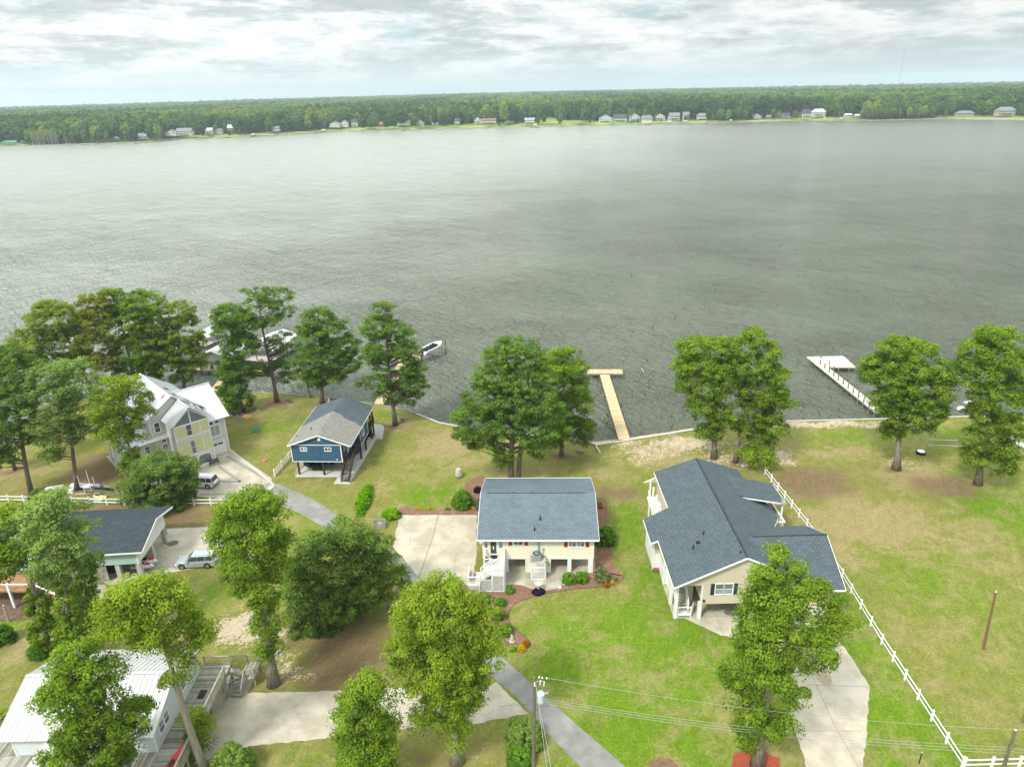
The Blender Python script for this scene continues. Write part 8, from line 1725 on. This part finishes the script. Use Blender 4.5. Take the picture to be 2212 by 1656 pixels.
# single trees along the far bank: (strip, x, base y, height, width factor, kind)
rt = random.Random(5)
def far_tree(k, x, yb, hp, kd, wf=1.0, label=None, group='single trees along the far shore', bare=False):
    ob = FO(k, x, yb); zb = 1.5; p = G(ob[0], ob[1], zb); p = (p[0], min(max(p[1], far_y(p[0])+1.5), far_y(p[0])+max(4, float(setback(p[0]))*rt.uniform(.75, 1.05)))); tp_ = V(ob[0], ob[1]-hp/3, p[1]); h = tp_[2]-zb
    t = thing('far_tree', label or 'leafy tree standing singly among those along the far shore', 'tree', (p[0], p[1], zb-.8), rt.uniform(0, 6), group)
    s = h/25.0
    FTL.append((round(p[0]), round(p[1]), round(h)))
    if bare: o = add_obj('trunk', BM[rt.randrange(3)], t); s = h/20
    else: o = add_obj('crown', FTn[kd][rt.randrange(2)], t)
    o.scale = (s*wf, s*wf, s); return t
FTL = []
BM = [bare_mesh(i) for i in range(3)]
TL = [(1, 445, 365, 120, 'd', 1.15, 'big round dark tree beside the tall white balcony house'), (1, 785, 350, 100, 'd', .75, 'dark narrow square tree left of the white steep gable'), (1, 1430, 375, 90, 'm', .9, 'lone round tree at the curve of the far track'), (1, 1608, 380, 170, 'm', .55, 'tall columnar tree standing in the far water left of the blue roof'), (1, 1358, 320, 38, 'd', .9, 'small dark conifer in the far clearing'), (0, 1262, 455, 95, 'd', .9, 'dense dark tree right of the columned far house'), (1, 330, 400, 135, 'd', .9, 'dark tree at the water right of the brick far house'), (1, 135, 398, 90, 'd', .9, 'low dark tree at the water left of the brick far house'), (1, 215, 398, 120, 'm', .8, 'taller green tree just left of the brick far house'), (1, 1055, 370, 165, 'l', .8, 'tallest bright tree in the middle of the far shore'), (1, 960, 335, 110, 'l', 1.1, 'broad bright tree above the long brown roof'), (1, 1140, 360, 120, 'd', .9, 'dark tree between the brown house and teal roof'), (2, 60, 325, 65, 'd', .8, 'round tree after the last house of the row'), (0, 1362, 385, 38, 'l', 1.2, 'yellow green tree above the white two storey far house')]
for (k, x, yb, hp, kd, wf, lb) in TL: far_tree(k, x, yb, hp, kd, wf, lb)
for k in range(26): far_tree(0, 165+k*7.5+rt.uniform(-3, 3), 500-rt.uniform(0, 8), rt.uniform(78, 105), 'g', 1, 'grey bare tree in the dead stand at the left of the far shore', 'bare trees of the dead stand', bare=True)
for x in (1450, 1475, 1690, 1640, 1715, 1300, 1410, 1555): far_tree(2, x, 330, rt.uniform(60, 90), 'g', 1, 'grey bare tree in the swampy edge at the right of the far shore', 'bare trees of the swampy edge', bare=True)
M1 = [(0, 40, 480, 70), (0, 150, 488, 60), (0, 390, 495, 95), (0, 450, 495, 110), (0, 500, 495, 85), (0, 560, 490, 80), (0, 660, 478, 70), (0, 700, 478, 80), (0, 820, 478, 100), (0, 790, 475, 60), (0, 870, 470, 95), (0, 1010, 462, 95), (0, 1060, 455, 75), (0, 1180, 395, 90), (0, 1440, 420, 110), (0, 1555, 435, 45), (0, 1455, 445, 50), (0, 1590, 420, 100), (0, 1640, 420, 60), (0, 1680, 410, 110), (0, 1740, 410, 95), (0, 1830, 405, 100), (0, 1900, 405, 90), (0, 1960, 405, 110), (0, 2030, 400, 95), (0, 2080, 395, 110), (0, 2120, 395, 60), (0, 2190, 365, 70),
 (1, 180, 398, 80), (1, 275, 400, 90), (1, 530, 360, 90), (1, 590, 350, 95), (1, 650, 355, 100), (1, 700, 355, 95), (1, 840, 350, 50), (1, 1020, 360, 120), (1, 1095, 350, 130), (1, 1190, 350, 110), (1, 1230, 340, 105), (1, 1275, 370, 55), (1, 1315, 355, 55), (1, 1300, 320, 80), (1, 1690, 300, 50), (1, 1765, 300, 45), (1, 1925, 350, 35), (1, 1885, 360, 30), (1, 2075, 350, 35), (1, 2180, 330, 40), (1, 2000, 340, 40), (1, 1640, 375, 60), (1, 1025, 380, 35),
 (2, 15, 345, 45), (2, 130, 330, 35), (2, 200, 335, 90), (2, 250, 340, 95), (2, 310, 345, 95), (2, 350, 345, 85), (2, 395, 347, 110), (2, 440, 345, 90), (2, 520, 325, 70), (2, 600, 325, 60), (2, 620, 330, 50), (2, 680, 320, 60), (2, 735, 325, 50), (2, 955, 318, 45), (2, 1020, 315, 50), (2, 960, 310, 30), (2, 1180, 325, 60), (2, 1220, 328, 80), (2, 1260, 330, 95), (2, 1310, 330, 90), (2, 1360, 330, 85), (2, 1400, 328, 90), (2, 1500, 326, 95), (2, 1545, 328, 80), (2, 1580, 328, 100), (2, 1620, 328, 90), (2, 1665, 328, 95), (2, 1740, 320, 60), (2, 1925, 305, 60), (2, 1960, 300, 80), (2, 2000, 300, 60), (2, 2190, 300, 90), (2, 1240, 326, 60), (2, 1450, 328, 70)]
for (k, x, yb, hp) in M1: far_tree(k, x, yb, hp*rt.uniform(.85, 1.05), rt.choice('dmmddl' if k < 2 else 'dmmmll'), rt.uniform(.7, 1.0))
# landings, boats and canopies along the far bank
fd_mesh = MB().box(-1.1, 1.1, -16, 0, .15, .55).mesh('deck', M['wood_dock']); fp_mesh = MB().cyl((0, 0, -1.6), (0, 0, 1.2), .16, .15, 6).mesh('piling', M['piling']); ft_mesh = MB().box(-5, 5, -19, -16.01, .15, .55).mesh('landing', M['wood_dock'])
canopy_mesh = MB().hexa([(-2.2, -11, 3.0), (2.2, -11, 3.0), (2.2, -3, 3.0), (-2.2, -3, 3.0)], [(-.6, -9.5, 3.9), (.6, -9.5, 3.9), (.6, -4.5, 3.9), (-.6, -4.5, 3.9)]).mesh('roof', M['fr_white'])
boat_mesh = MB().loft(hull_rings(6.5, 2.3, .9)).mesh('hull', M['hull']); bseat = MB().box(-1.2, .8, -.7, .7, .5, 1.5).mesh('console', M['cover'])
DL = [(0, 440, 0), (0, 530, 0), (0, 640, 0), (0, 770, 0), (0, 870, 1), (0, 950, 0), (0, 1050, 0), (0, 1155, 0), (0, 1290, 0), (0, 1480, 0), (0, 1640, 2), (0, 1720, 0), (0, 1790, 0), (0, 1870, 1), (0, 1960, 0), (0, 2050, 0), (0, 2110, 2), (0, 2165, 1), (1, 50, 1), (1, 140, 0), (1, 235, 0), (1, 410, 0), (1, 470, 1), (1, 610, 0), (1, 800, 0), (1, 860, 0), (1, 945, 1), (1, 1055, 0), (1, 1225, 2), (1, 1265, 0), (1, 1425, 0), (1, 1775, 0), (1, 1925, 2), (1, 2000, 2), (1, 2092, 2), (1, 2195, 2), (2, 50, 1), (2, 150, 1), (2, 190, 0), (2, 290, 2), (2, 530, 0), (2, 650, 1), (2, 690, 0), (2, 790, 0), (2, 900, 2), (2, 1000, 2), (2, 1170, 1)]
for (k, x, ty) in DL:
    ob = FO(k, x, 350); px0 = G(ob[0], np.interp(ob[0], [p[0] for p in fsh], [p[1] for p in fsh]), WZ)[0]
    t = thing('far_dock', ['plain wooden landing, one of those along the far shore', 'wooden landing with a white boat tied to it on the far shore', 'boat landing with a white canopy roof on the far shore'][ty], 'dock', (px0, far_y(px0), 0), rad(R_.uniform(-50, 50)), ['plain landings on the far shore', 'landings with boats on the far shore', 'canopied landings on the far shore'][ty])
    share('deck', fd_mesh, t); share('landing', ft_mesh, t)
    for (a, b_) in ((-.9, -4), (.9, -9), (-.9, -14), (3.8, -16), (-3.8, -16)): share('piling', fp_mesh, t, (a, b_, 0))
    if ty == 2:
        share('roof', canopy_mesh, t, (4.0, 0, 0))
        for (a, b_) in ((2.0, -11), (6, -11), (2, -3), (6, -3)): o = share('post', fp_mesh, t, (a, b_, 1.7))
    if ty == 1:
        bt = thing('far_boat', 'white motor boat tied to a landing on the far shore', 'boat', (px0+5, far_y(px0)-11, WZ+.3), rad(R_.uniform(-40, 220)), 'boats on the far shore'); share('hull', boat_mesh, bt); share('console', bseat, bt)
p = G(*FO(0, 1392, 458), WZ); bt = thing('far_boat', 'small red and white boat alone off the first far lawn', 'boat', (*p, WZ+.3), rad(10)); share('hull', boat_mesh, bt); MB().box(-2.5, -.5, -1, 1, .9, 1.3).build('seat', M['flagred'], bt)
# rocky bank at the far right, water tower and masts
rk = MB(); rg = random.Random(2)
x0_, x1_ = G(*FO(2, 1730, 325), WZ)[0], G(*FO(2, 2300, 332), WZ)[0]
for k in range(420):
    x = rg.uniform(x0_, x1_); y = far_y(x)-rg.uniform(0, 5); s = rg.uniform(.5, 1.1); z = WZ+.2+max(0, (1.4-(far_y(x)-y)*.3)); rk.box(x-s, x+s, y-s*.7, y+s*.7, z-.6, z+s*.5)
rk.build('riprap', M['stone'], kind='stuff')
def sky_thing(name, label, cat, px, pybase, pytop, Y): 
    a = V(px, pybase, Y); c = V(px, pytop, Y); t = thing(name, label, cat, (a[0], Y, 0)); return t, c[2]
t, zt = sky_thing('water_tower', 'pale water tower rising above the distant woods at the right', 'water tower', 1903.5, 195, 187, 4300)
MB().lathe([(2, zt-26), (9, zt-22), (13.5, zt-13), (13.5, zt-7), (9, zt-1.5), (2, zt)], n=20).build('tank', M['fw_white'], t)
for a in range(6): MB().cyl((math.cos(a*1.047)*11, math.sin(a*1.047)*11, 0), (math.cos(a*1.047)*11, math.sin(a*1.047)*11, zt-14), .9, .9, 6).build('leg', M['fw_white'], t)
def mast(label, px, top_y, Y, w):
    c = V(px, top_y, Y); t = thing('radio_mast', label, 'mast', (c[0], Y, 0)); h = c[2]; mb = MB()
    for a in range(3): mb.cyl((math.cos(a*2.1)*w, math.sin(a*2.1)*w, 0), (math.cos(a*2.1)*w*.8, math.sin(a*2.1)*w*.8, h), w*.22, w*.2, 4)
    n = int(h/12)
    for k in range(n):
        for a in range(3): mb.beam((math.cos(a*2.1)*w, math.sin(a*2.1)*w, k*12), (math.cos((a+1)*2.1)*w, math.sin((a+1)*2.1)*w, (k+1)*12), w*.15, w*.15)
    mb.build('lattice', M['steel'], t, kind='stuff')
mast('tall thin radio mast at the right of the skyline', 1955, 103, 1750, .35); mast('short distant radio mast at the left of the skyline', 325, 213, 4100, .7)
t = thing('far_pole', 'thin pale pole on the far lawn left of the blue roof', 'pole', (*G(*FO(1, 1518, 335), 2), 2)); MB().cyl((0, 0, 0), (0, 0, 15), .2, .15, 6).build('shaft', M['fw_white'], t)
t = thing('far_tank', 'small white structure on the far skyline near the centre', 'tank', (V(1189, 197, 7000)[0], 7000, 0)); zt = V(1189, 194, 7000)[2]; MB().lathe([(3, 0), (3, zt-10), (9, zt-6), (9, zt-1), (3, zt)], n=14).build('tank', M['fw_white'], t)

# ---------------------------------------------------------------- air
HZ = True
bpy.context.view_layer.update()
HTOP = max((o.matrix_world @ Vector(c)).z for o in bpy.data.objects if o.type == 'MESH' and o.name != 'haze' and o.users_collection and o.users_collection[0] == COL for c in o.bound_box)+3
print('HAZE TOP', HTOP)
if HZ:
    m = bpy.data.materials.new('haze'); m.use_nodes = True; g = N(m.node_tree); v = g.new('ShaderNodeVolumePrincipled'); v.inputs['Color'].default_value = (.78, .95, 1.0, 1); v.inputs['Density'].default_value = 0.00014; v.inputs['Anisotropy'].default_value = .2
    o = g.new('ShaderNodeOutputMaterial'); g.l.new(v.outputs[0], o.inputs['Volume'])
    MB().box(-14500, 14500, -700, 10800, WZ-19, HTOP).build('haze', m, kind='stuff')
